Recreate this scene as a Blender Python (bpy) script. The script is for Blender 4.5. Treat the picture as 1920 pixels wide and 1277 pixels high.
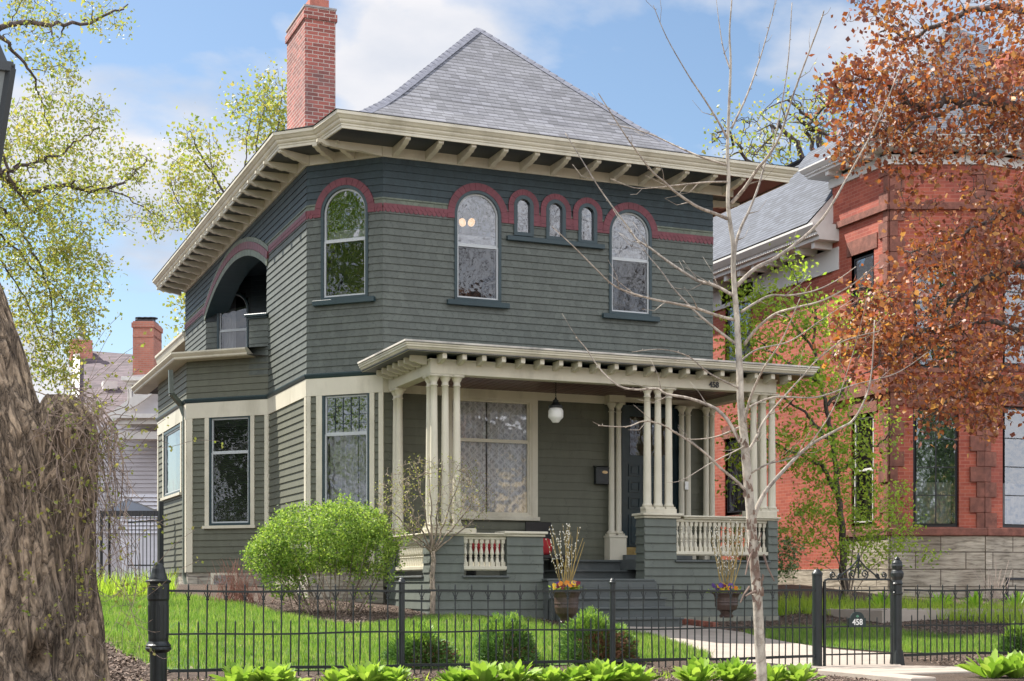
import bpy, math, random
import numpy as np
from mathutils import Vector, noise as mnoise
R = math.radians
random.seed(7); np.random.seed(7)
for o in list(bpy.data.objects): bpy.data.objects.remove(o)
SC = bpy.context.scene
COL = SC.collection

# ------------------------------------------------------------------ camera
FPX, CX, HY, YAW = 2760.0, 960.0, 1100.0, R(22.44)
FW = np.array([math.sin(YAW), math.cos(YAW), 0.0])
RT = np.array([math.cos(YAW), -math.sin(YAW), 0.0])
cam = bpy.data.cameras.new('camera'); camo = bpy.data.objects.new('camera', cam); COL.objects.link(camo)
camo.location = (0, 0, 0); camo.rotation_euler = (R(90), 0, -YAW)
cam.sensor_width = 36; cam.lens = 36 * FPX / 1920; cam.shift_y = (HY - 638.5) / 1920
cam.clip_start = .1; cam.clip_end = 3000
SC.camera = camo

# ------------------------------------------------------------------ light
SUN_EL = R(52); SUNV = Vector((-.60 * math.cos(SUN_EL), .80 * math.cos(SUN_EL), math.sin(SUN_EL)))
sl = bpy.data.lights.new('sun', 'SUN'); slo = bpy.data.objects.new('sun', sl); COL.objects.link(slo)
sl.energy = 4.8; sl.angle = R(.5); sl.color = (1, .95, .87)
slo.rotation_euler = SUNV.to_track_quat('Z', 'Y').to_euler(); slo.location = (0, 0, 60)

W = bpy.data.worlds.new('World'); SC.world = W; W.use_nodes = True
nt = W.node_tree; nt.nodes.clear()
def N(t, ty, **kw):
    n = t.nodes.new(ty)
    for k, v in kw.items():
        if k in n.inputs.keys() if isinstance(k, str) else False: n.inputs[k].default_value = v
        else: setattr(n, k, v)
    return n
out = N(nt, 'ShaderNodeOutputWorld'); bg = N(nt, 'ShaderNodeBackground')
sky = N(nt, 'ShaderNodeTexSky'); sky.sky_type = 'NISHITA'; sky.sun_disc = False
sky.sun_elevation = SUN_EL; sky.sun_rotation = math.atan2(SUNV.x, SUNV.y)
sky.air_density = 1.0; sky.dust_density = .6; sky.ozone_density = 2.0
tc = N(nt, 'ShaderNodeTexCoord')
sep = N(nt, 'ShaderNodeSeparateXYZ'); nt.links.new(tc.outputs['Generated'], sep.inputs[0])
# cloud layer: direction projected on a high flat sheet
mx = N(nt, 'ShaderNodeMath', operation='ADD'); mx.inputs[1].default_value = .22; nt.links.new(sep.outputs['Z'], mx.inputs[0])
mm = N(nt, 'ShaderNodeMath', operation='MAXIMUM'); mm.inputs[1].default_value = .06; nt.links.new(mx.outputs[0], mm.inputs[0])
dx = N(nt, 'ShaderNodeMath', operation='DIVIDE'); nt.links.new(sep.outputs['X'], dx.inputs[0]); nt.links.new(mm.outputs[0], dx.inputs[1])
dy = N(nt, 'ShaderNodeMath', operation='DIVIDE'); nt.links.new(sep.outputs['Y'], dy.inputs[0]); nt.links.new(mm.outputs[0], dy.inputs[1])
cb = N(nt, 'ShaderNodeCombineXYZ'); nt.links.new(dx.outputs[0], cb.inputs[0]); nt.links.new(dy.outputs[0], cb.inputs[1])
cb.inputs[2].default_value = 4.51
nz = N(nt, 'ShaderNodeTexNoise'); nz.inputs['Scale'].default_value = 2.6; nz.inputs['Detail'].default_value = 10; nz.inputs['Roughness'].default_value = .50; nz.inputs['Distortion'].default_value = .12
nt.links.new(cb.outputs[0], nz.inputs['Vector'])
rp = N(nt, 'ShaderNodeValToRGB'); rp.color_ramp.elements[0].position = .475; rp.color_ramp.elements[1].position = .585
# extra cloud added behind the viewer, as fill light for the shaded fronts
bk = N(nt, 'ShaderNodeMapRange'); bk.inputs['From Min'].default_value = .25; bk.inputs['From Max'].default_value = -.35; bk.inputs['To Min'].default_value = 0; bk.inputs['To Max'].default_value = .24
nt.links.new(sep.outputs['Y'], bk.inputs['Value']); ba_ = N(nt, 'ShaderNodeMath', operation='ADD'); nt.links.new(bk.outputs[0], ba_.inputs[0]); nt.links.new(nz.outputs['Fac'], ba_.inputs[1]); nt.links.new(ba_.outputs[0], rp.inputs[0])
# cloud shade from a second, larger noise
nz2 = N(nt, 'ShaderNodeTexNoise'); nz2.inputs['Scale'].default_value = 3.0; nz2.inputs['Detail'].default_value = 6
nt.links.new(cb.outputs[0], nz2.inputs['Vector'])
cr = N(nt, 'ShaderNodeValToRGB'); cr.color_ramp.elements[0].color = (3.1, 3.5, 4.2, 1); cr.color_ramp.elements[1].color = (4.9, 4.9, 5.1, 1)
cr.color_ramp.elements[0].position = .35; cr.color_ramp.elements[1].position = .6
nt.links.new(nz2.outputs['Fac'], cr.inputs[0])
mixc = N(nt, 'ShaderNodeMixRGB'); nt.links.new(rp.outputs[0], mixc.inputs[0]); skt = N(nt, 'ShaderNodeMixRGB', blend_type='MULTIPLY'); skt.inputs[0].default_value = 1; skt.inputs[2].default_value = (.86, .87, .84, 1); nt.links.new(sky.outputs[0], skt.inputs[1]); nt.links.new(skt.outputs[0], mixc.inputs[1]); nt.links.new(cr.outputs[0], mixc.inputs[2])
bm_ = N(nt, 'ShaderNodeMapRange'); bm_.inputs['From Min'].default_value = .1; bm_.inputs['From Max'].default_value = -.5; bm_.inputs['To Min'].default_value = 1; bm_.inputs['To Max'].default_value = 2.4; nt.links.new(sep.outputs['Y'], bm_.inputs['Value'])  # cloud brightness raised behind the viewer for more fill
bv = N(nt, 'ShaderNodeVectorMath', operation='SCALE'); nt.links.new(cr.outputs[0], bv.inputs[0]); nt.links.new(bm_.outputs[0], bv.inputs['Scale']); nt.links.new(bv.outputs[0], mixc.inputs[2])
nt.links.new(mixc.outputs[0], bg.inputs[0]); bg.inputs[1].default_value = .088
nt.links.new(bg.outputs[0], out.inputs[0])
SC.view_settings.view_transform = 'Standard'; SC.view_settings.look = 'None'
SC.view_settings.exposure = 1.1; SC.view_settings.gamma = 1

# ------------------------------------------------------------------ geometry of the view (for measuring)
def ray(px, py): return FW + RT * ((px - CX) / FPX) + np.array([0, 0, (HY - py) / FPX])
def at(px, py, Z): return ray(px, py) * Z
def pxof(p):
    p = np.asarray(p, float); Z = p @ FW; return (CX + FPX * (p @ RT) / Z, HY - FPX * p[2] / Z)

class Frame:
    """a vertical wall plane: s runs to the viewer's right, z up, o outwards"""
    def __init__(s, O, d, n): s.O = np.array([O[0], O[1], 0.]); s.d = np.array([d[0], d[1], 0.]); s.n = np.array([n[0], n[1], 0.])
    def P(s, a, z, o=0.): return s.O + s.d * a + s.n * o + np.array([0, 0, z])
    def hit(s, px, py=1100., o=0.):
        r = ray(px, py); t = ((s.O + s.n * o) @ s.n) / (r @ s.n); p = r * t
        return float((p - s.O) @ s.d), float(p[2])
    def S(s, px, o=0.): return s.hit(px, 1100, o)[0]
    def Zz(s, px, py, o=0.): return s.hit(px, py, o)[1]

# ------------------------------------------------------------------ mesh builder
class MB:
    def __init__(s): s.v = []; s.f = []; s.uv = []; s.marks = [0]
    def cut(s):
        if s.marks[-1] != len(s.f): s.marks.append(len(s.f))
    def face(s, pts, uv=None):
        i = len(s.v); s.v += [tuple(p) for p in pts]; s.f.append(list(range(i, i + len(pts)))); s.uv.append(uv)
    def idx(s, verts, faces):
        i = len(s.v); s.v += [tuple(p) for p in verts]
        for f in faces: s.f.append([a + i for a in f]); s.uv.append(None)
    def box(s, x0, x1, y0, y1, z0, z1):
        v = [(x0, y0, z0), (x1, y0, z0), (x1, y1, z0), (x0, y1, z0), (x0, y0, z1), (x1, y0, z1), (x1, y1, z1), (x0, y1, z1)]
        s.idx(v, [(0, 3, 2, 1), (4, 5, 6, 7), (0, 1, 5, 4), (1, 2, 6, 5), (2, 3, 7, 6), (3, 0, 4, 7)])
    def fbox(s, F, s0, s1, z0, z1, o0, o1):
        v = [F.P(s0, z0, o0), F.P(s1, z0, o0), F.P(s1, z0, o1), F.P(s0, z0, o1), F.P(s0, z1, o0), F.P(s1, z1, o0), F.P(s1, z1, o1), F.P(s0, z1, o1)]
        s.idx(v, [(0, 1, 2, 3), (7, 6, 5, 4), (4, 5, 1, 0), (5, 6, 2, 1), (6, 7, 3, 2), (7, 4, 0, 3)])
    def bar(s, a, b, w, h=None, up=(0, 0, 1)):
        a = Vector(a); b = Vector(b); h = h or w; t = (b - a).normalized(); u = Vector(up)
        if abs(t.dot(u)) > .98: u = Vector((1, 0, 0))
        x = t.cross(u).normalized() * w / 2; y = x.cross(t).normalized() * h / 2
        v = [a - x - y, a + x - y, a + x + y, a - x + y, b - x - y, b + x - y, b + x + y, b - x + y]
        s.idx(v, [(0, 3, 2, 1), (4, 5, 6, 7), (0, 1, 5, 4), (1, 2, 6, 5), (2, 3, 7, 6), (3, 0, 4, 7)])
    def tube(s, pts, rad, n=6, cap=True):
        pts = [Vector(p) for p in pts]; m = len(pts)
        if not hasattr(rad, '__len__'): rad = [rad] * m
        vs = []; u = None
        for i, p in enumerate(pts):
            t = (pts[min(i + 1, m - 1)] - pts[max(i - 1, 0)])
            if t.length < 1e-9: t = Vector((0, 0, 1))
            t.normalize()
            if u is None: u = t.orthogonal().normalized()
            else:
                u = u - t * u.dot(t)
                u = u.normalized() if u.length > 1e-6 else t.orthogonal().normalized()
            w = t.cross(u)
            for k in range(n):
                a = 2 * math.pi * k / n; vs.append(p + (u * math.cos(a) + w * math.sin(a)) * rad[i])
        fs = [(i * n + k, i * n + (k + 1) % n, (i + 1) * n + (k + 1) % n, (i + 1) * n + k) for i in range(m - 1) for k in range(n)]
        if cap: fs += [tuple(range(n - 1, -1, -1)), tuple(range((m - 1) * n, m * n))]
        s.idx(vs, fs)
    def lathe(s, c, prof, n=16, sq=None):
        c = Vector(c); vs = []
        for (r, z) in prof:
            for k in range(n):
                a = 2 * math.pi * (k + .5) / n
                vs.append((c.x + r * math.cos(a), c.y + r * math.sin(a), c.z + z))
        m = len(prof)
        fs = [(i * n + k, i * n + (k + 1) % n, (i + 1) * n + (k + 1) % n, (i + 1) * n + k) for i in range(m - 1) for k in range(n)]
        fs += [tuple(range(n - 1, -1, -1)), tuple(range((m - 1) * n, m * n))]
        s.idx(vs, fs)
    def ring(s, F, A, B, o0, o1, close=True):
        """ring between outer outline A and inner outline B (same count), from depth o0 to o1"""
        n = len(A); R_ = range(n if close else n - 1)
        for i in R_:
            j = (i + 1) % n
            a, b, c, d = A[i], A[j], B[j], B[i]
            s.face([F.P(*a, o1), F.P(*b, o1), F.P(*c, o1), F.P(*d, o1)])
            s.face([F.P(*a, o0), F.P(*b, o0), F.P(*b, o1), F.P(*a, o1)])
            s.face([F.P(*d, o1), F.P(*c, o1), F.P(*c, o0), F.P(*d, o0)])
        if not close:
            for i in (0, n - 1): s.face([F.P(*A[i], o0), F.P(*A[i], o1), F.P(*B[i], o1), F.P(*B[i], o0)])
    def poly(s, F, pts, o): s.face([F.P(a, z, o) for a, z in pts])
    def slab(s, F, pts, o0, o1):
        s.face([F.P(a, z, o1) for a, z in pts]); s.face([F.P(a, z, o0) for a, z in reversed(pts)])
        n = len(pts)
        for i in range(n):
            a, b = pts[i], pts[(i + 1) % n]
            s.face([F.P(*a, o0), F.P(*b, o0), F.P(*b, o1), F.P(*a, o1)])
    def mesh(s, name, mat, smooth=False):
        me = bpy.data.meshes.new(name); me.from_pydata(s.v, [], s.f)
        uvl = me.uv_layers.new(name='UVMap'); arr = np.zeros((len(me.loops), 2), np.float32)
        V = np.array(s.v, float) if s.v else np.zeros((0, 3)); k = 0
        for f, uv in zip(s.f, s.uv):
            n = len(f)
            if uv is not None: arr[k:k + n] = uv
            else:
                P = V[f]; nn = np.cross(P[1] - P[0], P[2] - P[0])
                if n > 3: nn = nn + np.cross(P[2] - P[0], P[3] - P[0])
                L = np.linalg.norm(nn); nn = nn / L if L > 1e-12 else np.array([0, 0, 1.])
                if abs(nn[2]) > .97: t = np.array([1., 0, 0])
                else: t = np.cross([0, 0, 1.], nn); t /= np.linalg.norm(t)
                b = np.cross(nn, t); arr[k:k + n, 0] = P @ t; arr[k:k + n, 1] = P @ b
            k += n
        uvl.data.foreach_set('uv', arr.ravel())
        if smooth: me.polygons.foreach_set('use_smooth', [True] * len(me.polygons))
        if mat: me.materials.append(mat)
        me.update(); return me

WL = {}
BEV = {'porch_rail_cap': .008, 'column_plinth': .006, 'railing_ledge': .008, 'column_pedestal': .006}
def link(name, data, parent=None, loc=(0, 0, 0), rz=0.):
    o = bpy.data.objects.new(name, data); COL.objects.link(o)
    WL[o.name] = Vector(loc)
    if parent is not None:
        o.parent = parent; o.location = Vector(loc) - WL[parent.name]
    else: o.location = loc
    if rz: o.rotation_euler = (0, 0, rz)
    return o
def obj(name, mb, mat, parent=None, loc=(0, 0, 0), rz=0., smooth=False, label=None):
    if isinstance(mb, MB) and len(mb.marks) > 1:      # several pieces: one object each
        mk = [m for m in mb.marks if m < len(mb.f)] + [len(mb.f)]; o = None
        for a, b in zip(mk[:-1], mk[1:]):
            q_ = MB(); used = {}
            for f, uv in zip(mb.f[a:b], mb.uv[a:b]):
                g = []
                for i in f:
                    if i not in used: used[i] = len(q_.v); q_.v.append(mb.v[i])
                    g.append(used[i])
                q_.f.append(g); q_.uv.append(uv)
            o = obj(name, q_, mat, parent, loc, rz, smooth, label)
            if name in BEV: bevel(o, BEV[name])
        return o
    me = mb.mesh(name, mat, smooth) if isinstance(mb, MB) else mb
    o = link(name, me, parent, loc, rz)
    if label: o['label'] = label
    return o
def tag(o, label, cat, group=None):
    o['label'] = label; o['category'] = cat
    if group: o['group'] = group
    return o
def thing(name, label, cat, loc, group=None):
    return tag(link(name, None, None, tuple(float(a) for a in loc)), label, cat, group)
def struct(name, mb, mat, kind='structure', smooth=False):
    o = obj(name, mb, mat, smooth=smooth); o['kind'] = kind; return o
def bevel(o, w=.006, seg=1):
    m = o.modifiers.new('bevel', 'BEVEL'); m.width = w; m.segments = seg; m.limit_method = 'ANGLE'; m.angle_limit = R(40); return o

# ------------------------------------------------------------------ materials
def newmat(name):
    m = bpy.data.materials.new(name); m.use_nodes = True; t = m.node_tree; t.nodes.clear()
    o = t.nodes.new('ShaderNodeOutputMaterial'); b = t.nodes.new('ShaderNodeBsdfPrincipled'); t.links.new(b.outputs[0], o.inputs[0])
    return m, t, b, o
def noise_node(t, vec, scale, detail=4, rough=.55):
    n = t.nodes.new('ShaderNodeTexNoise'); n.inputs['Scale'].default_value = scale; n.inputs['Detail'].default_value = detail; n.inputs['Roughness'].default_value = rough
    if vec is not None: t.links.new(vec, n.inputs['Vector'])
    return n
def ramp(t, fac, stops):
    r = t.nodes.new('ShaderNodeValToRGB'); e = r.color_ramp.elements
    while len(e) < len(stops): e.new(.5)
    for i, (p, c) in enumerate(stops): e[i].position = p; e[i].color = (*c, 1) if len(c) == 3 else c
    t.links.new(fac, r.inputs[0]); return r
def stretch(t, vec, sc):
    m = t.nodes.new('ShaderNodeMapping'); m.inputs['Scale'].default_value = sc; t.links.new(vec, m.inputs['Vector']); return m.outputs[0]
def bumpn(t, b, h, strength, dist=.02):
    n = t.nodes.new('ShaderNodeBump'); n.inputs['Strength'].default_value = strength; n.inputs['Distance'].default_value = dist
    t.links.new(h, n.inputs['Height']); t.links.new(n.outputs[0], b.inputs['Normal']); return n
def mixrgb(t, a, b, fac, mode='MIX'):
    m = t.nodes.new('ShaderNodeMixRGB'); m.blend_type = mode
    for k, v in ((0, fac), (1, a), (2, b)):
        if hasattr(v, 'links'): t.links.new(v, m.inputs[k])
        elif isinstance(v, (int, float)): m.inputs[k].default_value = v
        else: m.inputs[k].default_value = (*v, 1)
    return m.outputs[0]
def paint(name, c, var=.18, scale=3., rough=.55, bump=.15, grime=None, stx=(1, 1, 1), metallic=0):
    """painted or plain surface: mottled, with fine grain and soft grime"""
    m, t, b, o = newmat(name); tcn = t.nodes.new('ShaderNodeTexCoord'); v = tcn.outputs['Object']
    n1 = noise_node(t, stretch(t, v, stx), scale, 6)
    lo = tuple(x * (1 - var) for x in c); hi = tuple(min(1, x * (1 + var)) for x in c)
    col = ramp(t, n1.outputs['Fac'], [(.3, lo), (.7, hi)]).outputs[0]
    if grime:
        g = noise_node(t, stretch(t, v, (1, 1, .35)), 1.7, 8, .65)
        gf = ramp(t, g.outputs['Fac'], [(.5, (0, 0, 0)), (.75, (1, 1, 1))]).outputs[0]
        gm = t.nodes.new('ShaderNodeMath'); gm.operation = 'MULTIPLY'; gm.inputs[1].default_value = grime[1]; t.links.new(gf, gm.inputs[0])
        col = mixrgb(t, col, grime[0], gm.outputs[0])
    t.links.new(col, b.inputs['Base Color']); b.inputs['Roughness'].default_value = rough; b.inputs['Metallic'].default_value = metallic
    if bump:
        n2 = noise_node(t, v, scale * 14, 5); bumpn(t, b, n2.outputs['Fac'], bump, .01)
    return m
def shingle_wall(name, c, zcols=None, jdark=.45, bw=.125, lo=.82, hi=1.12):
    """wood shingle courses: uv = (metres along, course number). random joints, colour per shingle"""
    m, t, b, o = newmat(name); uv = t.nodes.new('ShaderNodeTexCoord')
    br = t.nodes.new('ShaderNodeTexBrick'); br.inputs['Scale'].default_value = 1
    br.inputs['Brick Width'].default_value = bw; br.inputs['Row Height'].default_value = 1; br.inputs['Mortar Size'].default_value = .0045
    br.inputs['Color1'].default_value = (lo, lo, lo, 1); br.inputs['Color2'].default_value = (hi, hi, hi, 1); br.inputs['Mortar'].default_value = (jdark, jdark, jdark, 1)
    br.offset = .5; br.squash = 1.0; br.inputs['Bias'].default_value = 0
    sp = t.nodes.new('ShaderNodeSeparateXYZ'); t.links.new(uv.outputs['UV'], sp.inputs[0])
    n0 = noise_node(t, uv.outputs['UV'], 2.3, 2)
    ad = t.nodes.new('ShaderNodeMath'); ad.operation = 'MULTIPLY_ADD'; ad.inputs[1].default_value = .28; t.links.new(n0.outputs['Fac'], ad.inputs[0]); t.links.new(sp.outputs[0], ad.inputs[2])
    cb2 = t.nodes.new('ShaderNodeCombineXYZ'); t.links.new(ad.outputs[0], cb2.inputs[0]); t.links.new(sp.outputs[1], cb2.inputs[1])
    t.links.new(cb2.outputs[0], br.inputs['Vector'])
    n1 = noise_node(t, stretch(t, uv.outputs['Object'], (3, 3, 1)), 2.2, 8, .65)
    base = ramp(t, n1.outputs['Fac'], [(.3, tuple(x * .86 for x in c)), (.7, tuple(x * 1.12 for x in c))]).outputs[0]
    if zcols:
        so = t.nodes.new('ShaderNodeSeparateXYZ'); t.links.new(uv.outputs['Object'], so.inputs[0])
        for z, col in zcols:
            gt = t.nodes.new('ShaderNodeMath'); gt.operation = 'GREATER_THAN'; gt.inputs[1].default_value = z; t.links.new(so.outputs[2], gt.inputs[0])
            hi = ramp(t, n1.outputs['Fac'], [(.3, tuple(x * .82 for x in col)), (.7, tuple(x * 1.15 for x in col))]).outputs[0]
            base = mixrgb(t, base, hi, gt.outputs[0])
    col = mixrgb(t, base, br.outputs['Color'], .8, 'MULTIPLY')
    t.links.new(col, b.inputs['Base Color']); b.inputs['Roughness'].default_value = .62
    gr = noise_node(t, stretch(t, uv.outputs['UV'], (60, 1.5, 1)), 3, 4)
    a = mixrgb(t, gr.outputs['Fac'], br.outputs['Fac'], .5)
    bn = bumpn(t, b, a, .35, .006); bn.invert = True
    return m
def brick(name, c1, c2, mortar, bw=.215, rh=.072, ms=.008, rough=.75, bump=.6, bias=0., stain=None):
    m, t, b, o = newmat(name); uv = t.nodes.new('ShaderNodeTexCoord')
    br = t.nodes.new('ShaderNodeTexBrick'); br.inputs['Scale'].default_value = 1; br.inputs['Brick Width'].default_value = bw; br.inputs['Row Height'].default_value = rh
    br.inputs['Mortar Size'].default_value = ms; br.inputs['Mortar Smooth'].default_value = .2; br.inputs['Bias'].default_value = bias
    br.inputs['Color1'].default_value = (*c1, 1); br.inputs['Color2'].default_value = (*c2, 1); br.inputs['Mortar'].default_value = (*mortar, 1)
    t.links.new(uv.outputs['UV'], br.inputs['Vector'])
    n1 = noise_node(t, uv.outputs['UV'], 1.3, 8, .65)
    v = ramp(t, n1.outputs['Fac'], [(.3, (.72, .72, .72)), (.7, (1.15, 1.15, 1.15))]).outputs[0]
    col = mixrgb(t, br.outputs['Color'], v, .8, 'MULTIPLY')
    if stain:
        n3 = noise_node(t, uv.outputs['UV'], .6, 6, .6); sf = ramp(t, n3.outputs['Fac'], [(.5, (0, 0, 0)), (.7, (.55, .55, .55))]).outputs[0]
        col = mixrgb(t, col, stain, sf)
    t.links.new(col, b.inputs['Base Color']); b.inputs['Roughness'].default_value = rough
    if bump >= 1:      # split-faced stone: broken horizontal ledges, their relief shading painted into the colour
        n5 = noise_node(t, stretch(t, uv.outputs['UV'], (1.6, 13, 1)), 1.6, 8, .68); n5.inputs['Distortion'].default_value = .5
        col = mixrgb(t, col, ramp(t, n5.outputs['Fac'], [(.34, (.35, .32, .28)), (.5, (.95, .93, .9)), (.68, (1.35, 1.33, 1.3))]).outputs[0], .9, 'MULTIPLY'); t.links.new(col, b.inputs['Base Color'])
    n2 = noise_node(t, uv.outputs['UV'], 45, 4) if bump < 1 else n5
    a = mixrgb(t, br.outputs['Fac'], n2.outputs['Fac'], .35); bn = bumpn(t, b, a, bump, .012 if bump < 1 else .05); bn.invert = True
    return m
def roofmat(name, c, rh=.14, bw=.3):
    m, t, b, o = newmat(name); uv = t.nodes.new('ShaderNodeTexCoord')
    br = t.nodes.new('ShaderNodeTexBrick'); br.inputs['Scale'].default_value = 1; br.inputs['Brick Width'].default_value = bw; br.inputs['Row Height'].default_value = rh
    br.inputs['Mortar Size'].default_value = .004; br.offset = .37; br.squash = .8; br.squash_frequency = 3
    br.inputs['Color1'].default_value = (*[x * .72 for x in c], 1); br.inputs['Color2'].default_value = (*[x * 1.2 for x in c], 1); br.inputs['Mortar'].default_value = (*[x * .4 for x in c], 1)
    t.links.new(uv.outputs['UV'], br.inputs['Vector'])
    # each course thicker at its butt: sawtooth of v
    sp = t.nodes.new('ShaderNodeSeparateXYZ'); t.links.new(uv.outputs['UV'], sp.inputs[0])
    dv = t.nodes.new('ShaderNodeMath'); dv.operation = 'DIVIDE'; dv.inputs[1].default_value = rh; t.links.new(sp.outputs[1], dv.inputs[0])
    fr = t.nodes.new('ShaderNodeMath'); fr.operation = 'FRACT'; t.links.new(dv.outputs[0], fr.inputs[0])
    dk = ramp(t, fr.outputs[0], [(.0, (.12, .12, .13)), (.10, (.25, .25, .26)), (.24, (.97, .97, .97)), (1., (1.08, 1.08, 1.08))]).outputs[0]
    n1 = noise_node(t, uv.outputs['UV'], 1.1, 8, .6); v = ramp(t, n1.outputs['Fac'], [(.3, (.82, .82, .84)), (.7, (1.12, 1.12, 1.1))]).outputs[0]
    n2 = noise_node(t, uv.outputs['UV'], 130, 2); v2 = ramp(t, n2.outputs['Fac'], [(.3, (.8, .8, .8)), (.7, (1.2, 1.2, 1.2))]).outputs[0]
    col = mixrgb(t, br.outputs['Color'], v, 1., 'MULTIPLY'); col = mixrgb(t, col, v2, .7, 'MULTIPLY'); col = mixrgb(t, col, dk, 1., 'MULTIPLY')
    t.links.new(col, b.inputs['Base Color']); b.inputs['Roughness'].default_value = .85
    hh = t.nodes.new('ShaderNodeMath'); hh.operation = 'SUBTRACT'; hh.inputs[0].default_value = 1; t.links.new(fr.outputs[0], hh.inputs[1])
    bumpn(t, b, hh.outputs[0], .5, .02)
    return m
def glass(name, tint=(.02, .025, .03), refl=.16, wavy=.02, clear=.6):
    m = bpy.data.materials.new(name); m.use_nodes = True; t = m.node_tree; t.nodes.clear()
    o = t.nodes.new('ShaderNodeOutputMaterial'); tr = t.nodes.new('ShaderNodeBsdfTransparent'); gl = t.nodes.new('ShaderNodeBsdfGlossy'); df = t.nodes.new('ShaderNodeBsdfDiffuse')
    gl.inputs['Roughness'].default_value = .015; gl.inputs['Color'].default_value = (.95, .97, 1, 1); df.inputs[0].default_value = (*tint, 1); tr.inputs[0].default_value = (clear, clear, clear * 1.02, 1)
    fr = t.nodes.new('ShaderNodeFresnel'); fr.inputs[0].default_value = 1.5
    ad = t.nodes.new('ShaderNodeMath'); ad.operation = 'MULTIPLY_ADD'; ad.inputs[1].default_value = 1.; ad.inputs[2].default_value = refl; ad.use_clamp = True; t.links.new(fr.outputs[0], ad.inputs[0])
    tcn = t.nodes.new('ShaderNodeTexCoord'); nn = noise_node(t, tcn.outputs['Object'], 3.2, 2); bn = t.nodes.new('ShaderNodeBump'); bn.inputs['Strength'].default_value = wavy; bn.inputs['Distance'].default_value = .3
    t.links.new(nn.outputs['Fac'], bn.inputs['Height']); t.links.new(bn.outputs[0], gl.inputs['Normal'])
    m1 = t.nodes.new('ShaderNodeMixShader'); m1.inputs[0].default_value = .12; t.links.new(tr.outputs[0], m1.inputs[1]); t.links.new(df.outputs[0], m1.inputs[2])
    m2 = t.nodes.new('ShaderNodeMixShader'); t.links.new(ad.outputs[0], m2.inputs[0]); t.links.new(m1.outputs[0], m2.inputs[1]); t.links.new(gl.outputs[0], m2.inputs[2])
    t.links.new(m2.outputs[0], o.inputs[0]); return m
def leafmat(name, cols, trans=.45, rough=.5, tmul=1.3):
    """leaves: colour varies leaf by leaf, light passes through"""
    m, t, b, o = newmat(name); g = t.nodes.new('ShaderNodeNewGeometry')
    st = [(i / (len(cols) - 1), c) for i, c in enumerate(cols)]
    c = ramp(t, g.outputs['Random Per Island'], st).outputs[0]
    t.links.new(c, b.inputs['Base Color']); b.inputs['Roughness'].default_value = rough
    tr = t.nodes.new('ShaderNodeBsdfTranslucent'); c2 = mixrgb(t, c, (tmul, tmul, tmul * .7), 1., 'MULTIPLY'); t.links.new(c2, tr.inputs[0])
    mx_ = t.nodes.new('ShaderNodeMixShader'); mx_.inputs[0].default_value = trans; t.links.new(b.outputs[0], mx_.inputs[1]); t.links.new(tr.outputs[0], mx_.inputs[2]); t.links.new(mx_.outputs[0], o.inputs[0])
    return m
def barkmat(name, lo, hi, sc=6, zs=.18, bump=.9, patches=None, dist=.03):
    m, t, b, o = newmat(name); tcn = t.nodes.new('ShaderNodeTexCoord'); v = stretch(t, tcn.outputs['Object'], (1, 1, zs))
    n1 = noise_node(t, v, sc, 6, .6); n1.inputs['Distortion'].default_value = 1.0
    sb = t.nodes.new('ShaderNodeMath'); sb.operation = 'SUBTRACT'; sb.inputs[1].default_value = .5; t.links.new(n1.outputs['Fac'], sb.inputs[0]); ab = t.nodes.new('ShaderNodeMath'); ab.operation = 'ABSOLUTE'; t.links.new(sb.outputs[0], ab.inputs[0])
    mid = tuple((a + c) * .5 for a, c in zip(lo, hi)); col = ramp(t, ab.outputs[0], [(.0, lo), (.022, mid), (.11, hi)]).outputs[0]
    n3 = noise_node(t, stretch(t, tcn.outputs['Object'], (1, 1, .5)), sc * 3.5, 8, .7); col = mixrgb(t, col, ramp(t, n3.outputs['Fac'], [(.3, (.55, .55, .55)), (.7, (1.3, 1.28, 1.25))]).outputs[0], .9, 'MULTIPLY')
    n4 = noise_node(t, tcn.outputs['Object'], 1.2, 4); col = mixrgb(t, col, ramp(t, n4.outputs['Fac'], [(.35, (.7, .7, .72)), (.65, (1.15, 1.12, 1.08))]).outputs[0], 1., 'MULTIPLY')
    if patches:
        n2 = noise_node(t, stretch(t, tcn.outputs['Object'], (1, 1, .45)), patches[1], 3); f = ramp(t, n2.outputs['Fac'], [(patches[2], (0, 0, 0)), (patches[2] + .05, (1, 1, 1))]).outputs[0]
        pc_ = mixrgb(t, patches[0], ramp(t, n3.outputs['Fac'], [(.3, (.7, .7, .7)), (.7, (1.2, 1.2, 1.2))]).outputs[0], .8, 'MULTIPLY'); col = mixrgb(t, col, pc_, f)
    t.links.new(col, b.inputs['Base Color']); b.inputs['Roughness'].default_value = .9
    h1 = ramp(t, ab.outputs[0], [(0, (0, 0, 0)), (.1, (.8, .8, .8)), (.3, (1, 1, 1))]).outputs[0]; hh = mixrgb(t, h1, n3.outputs['Fac'], .3)
    bumpn(t, b, hh, bump, dist); return m

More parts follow.
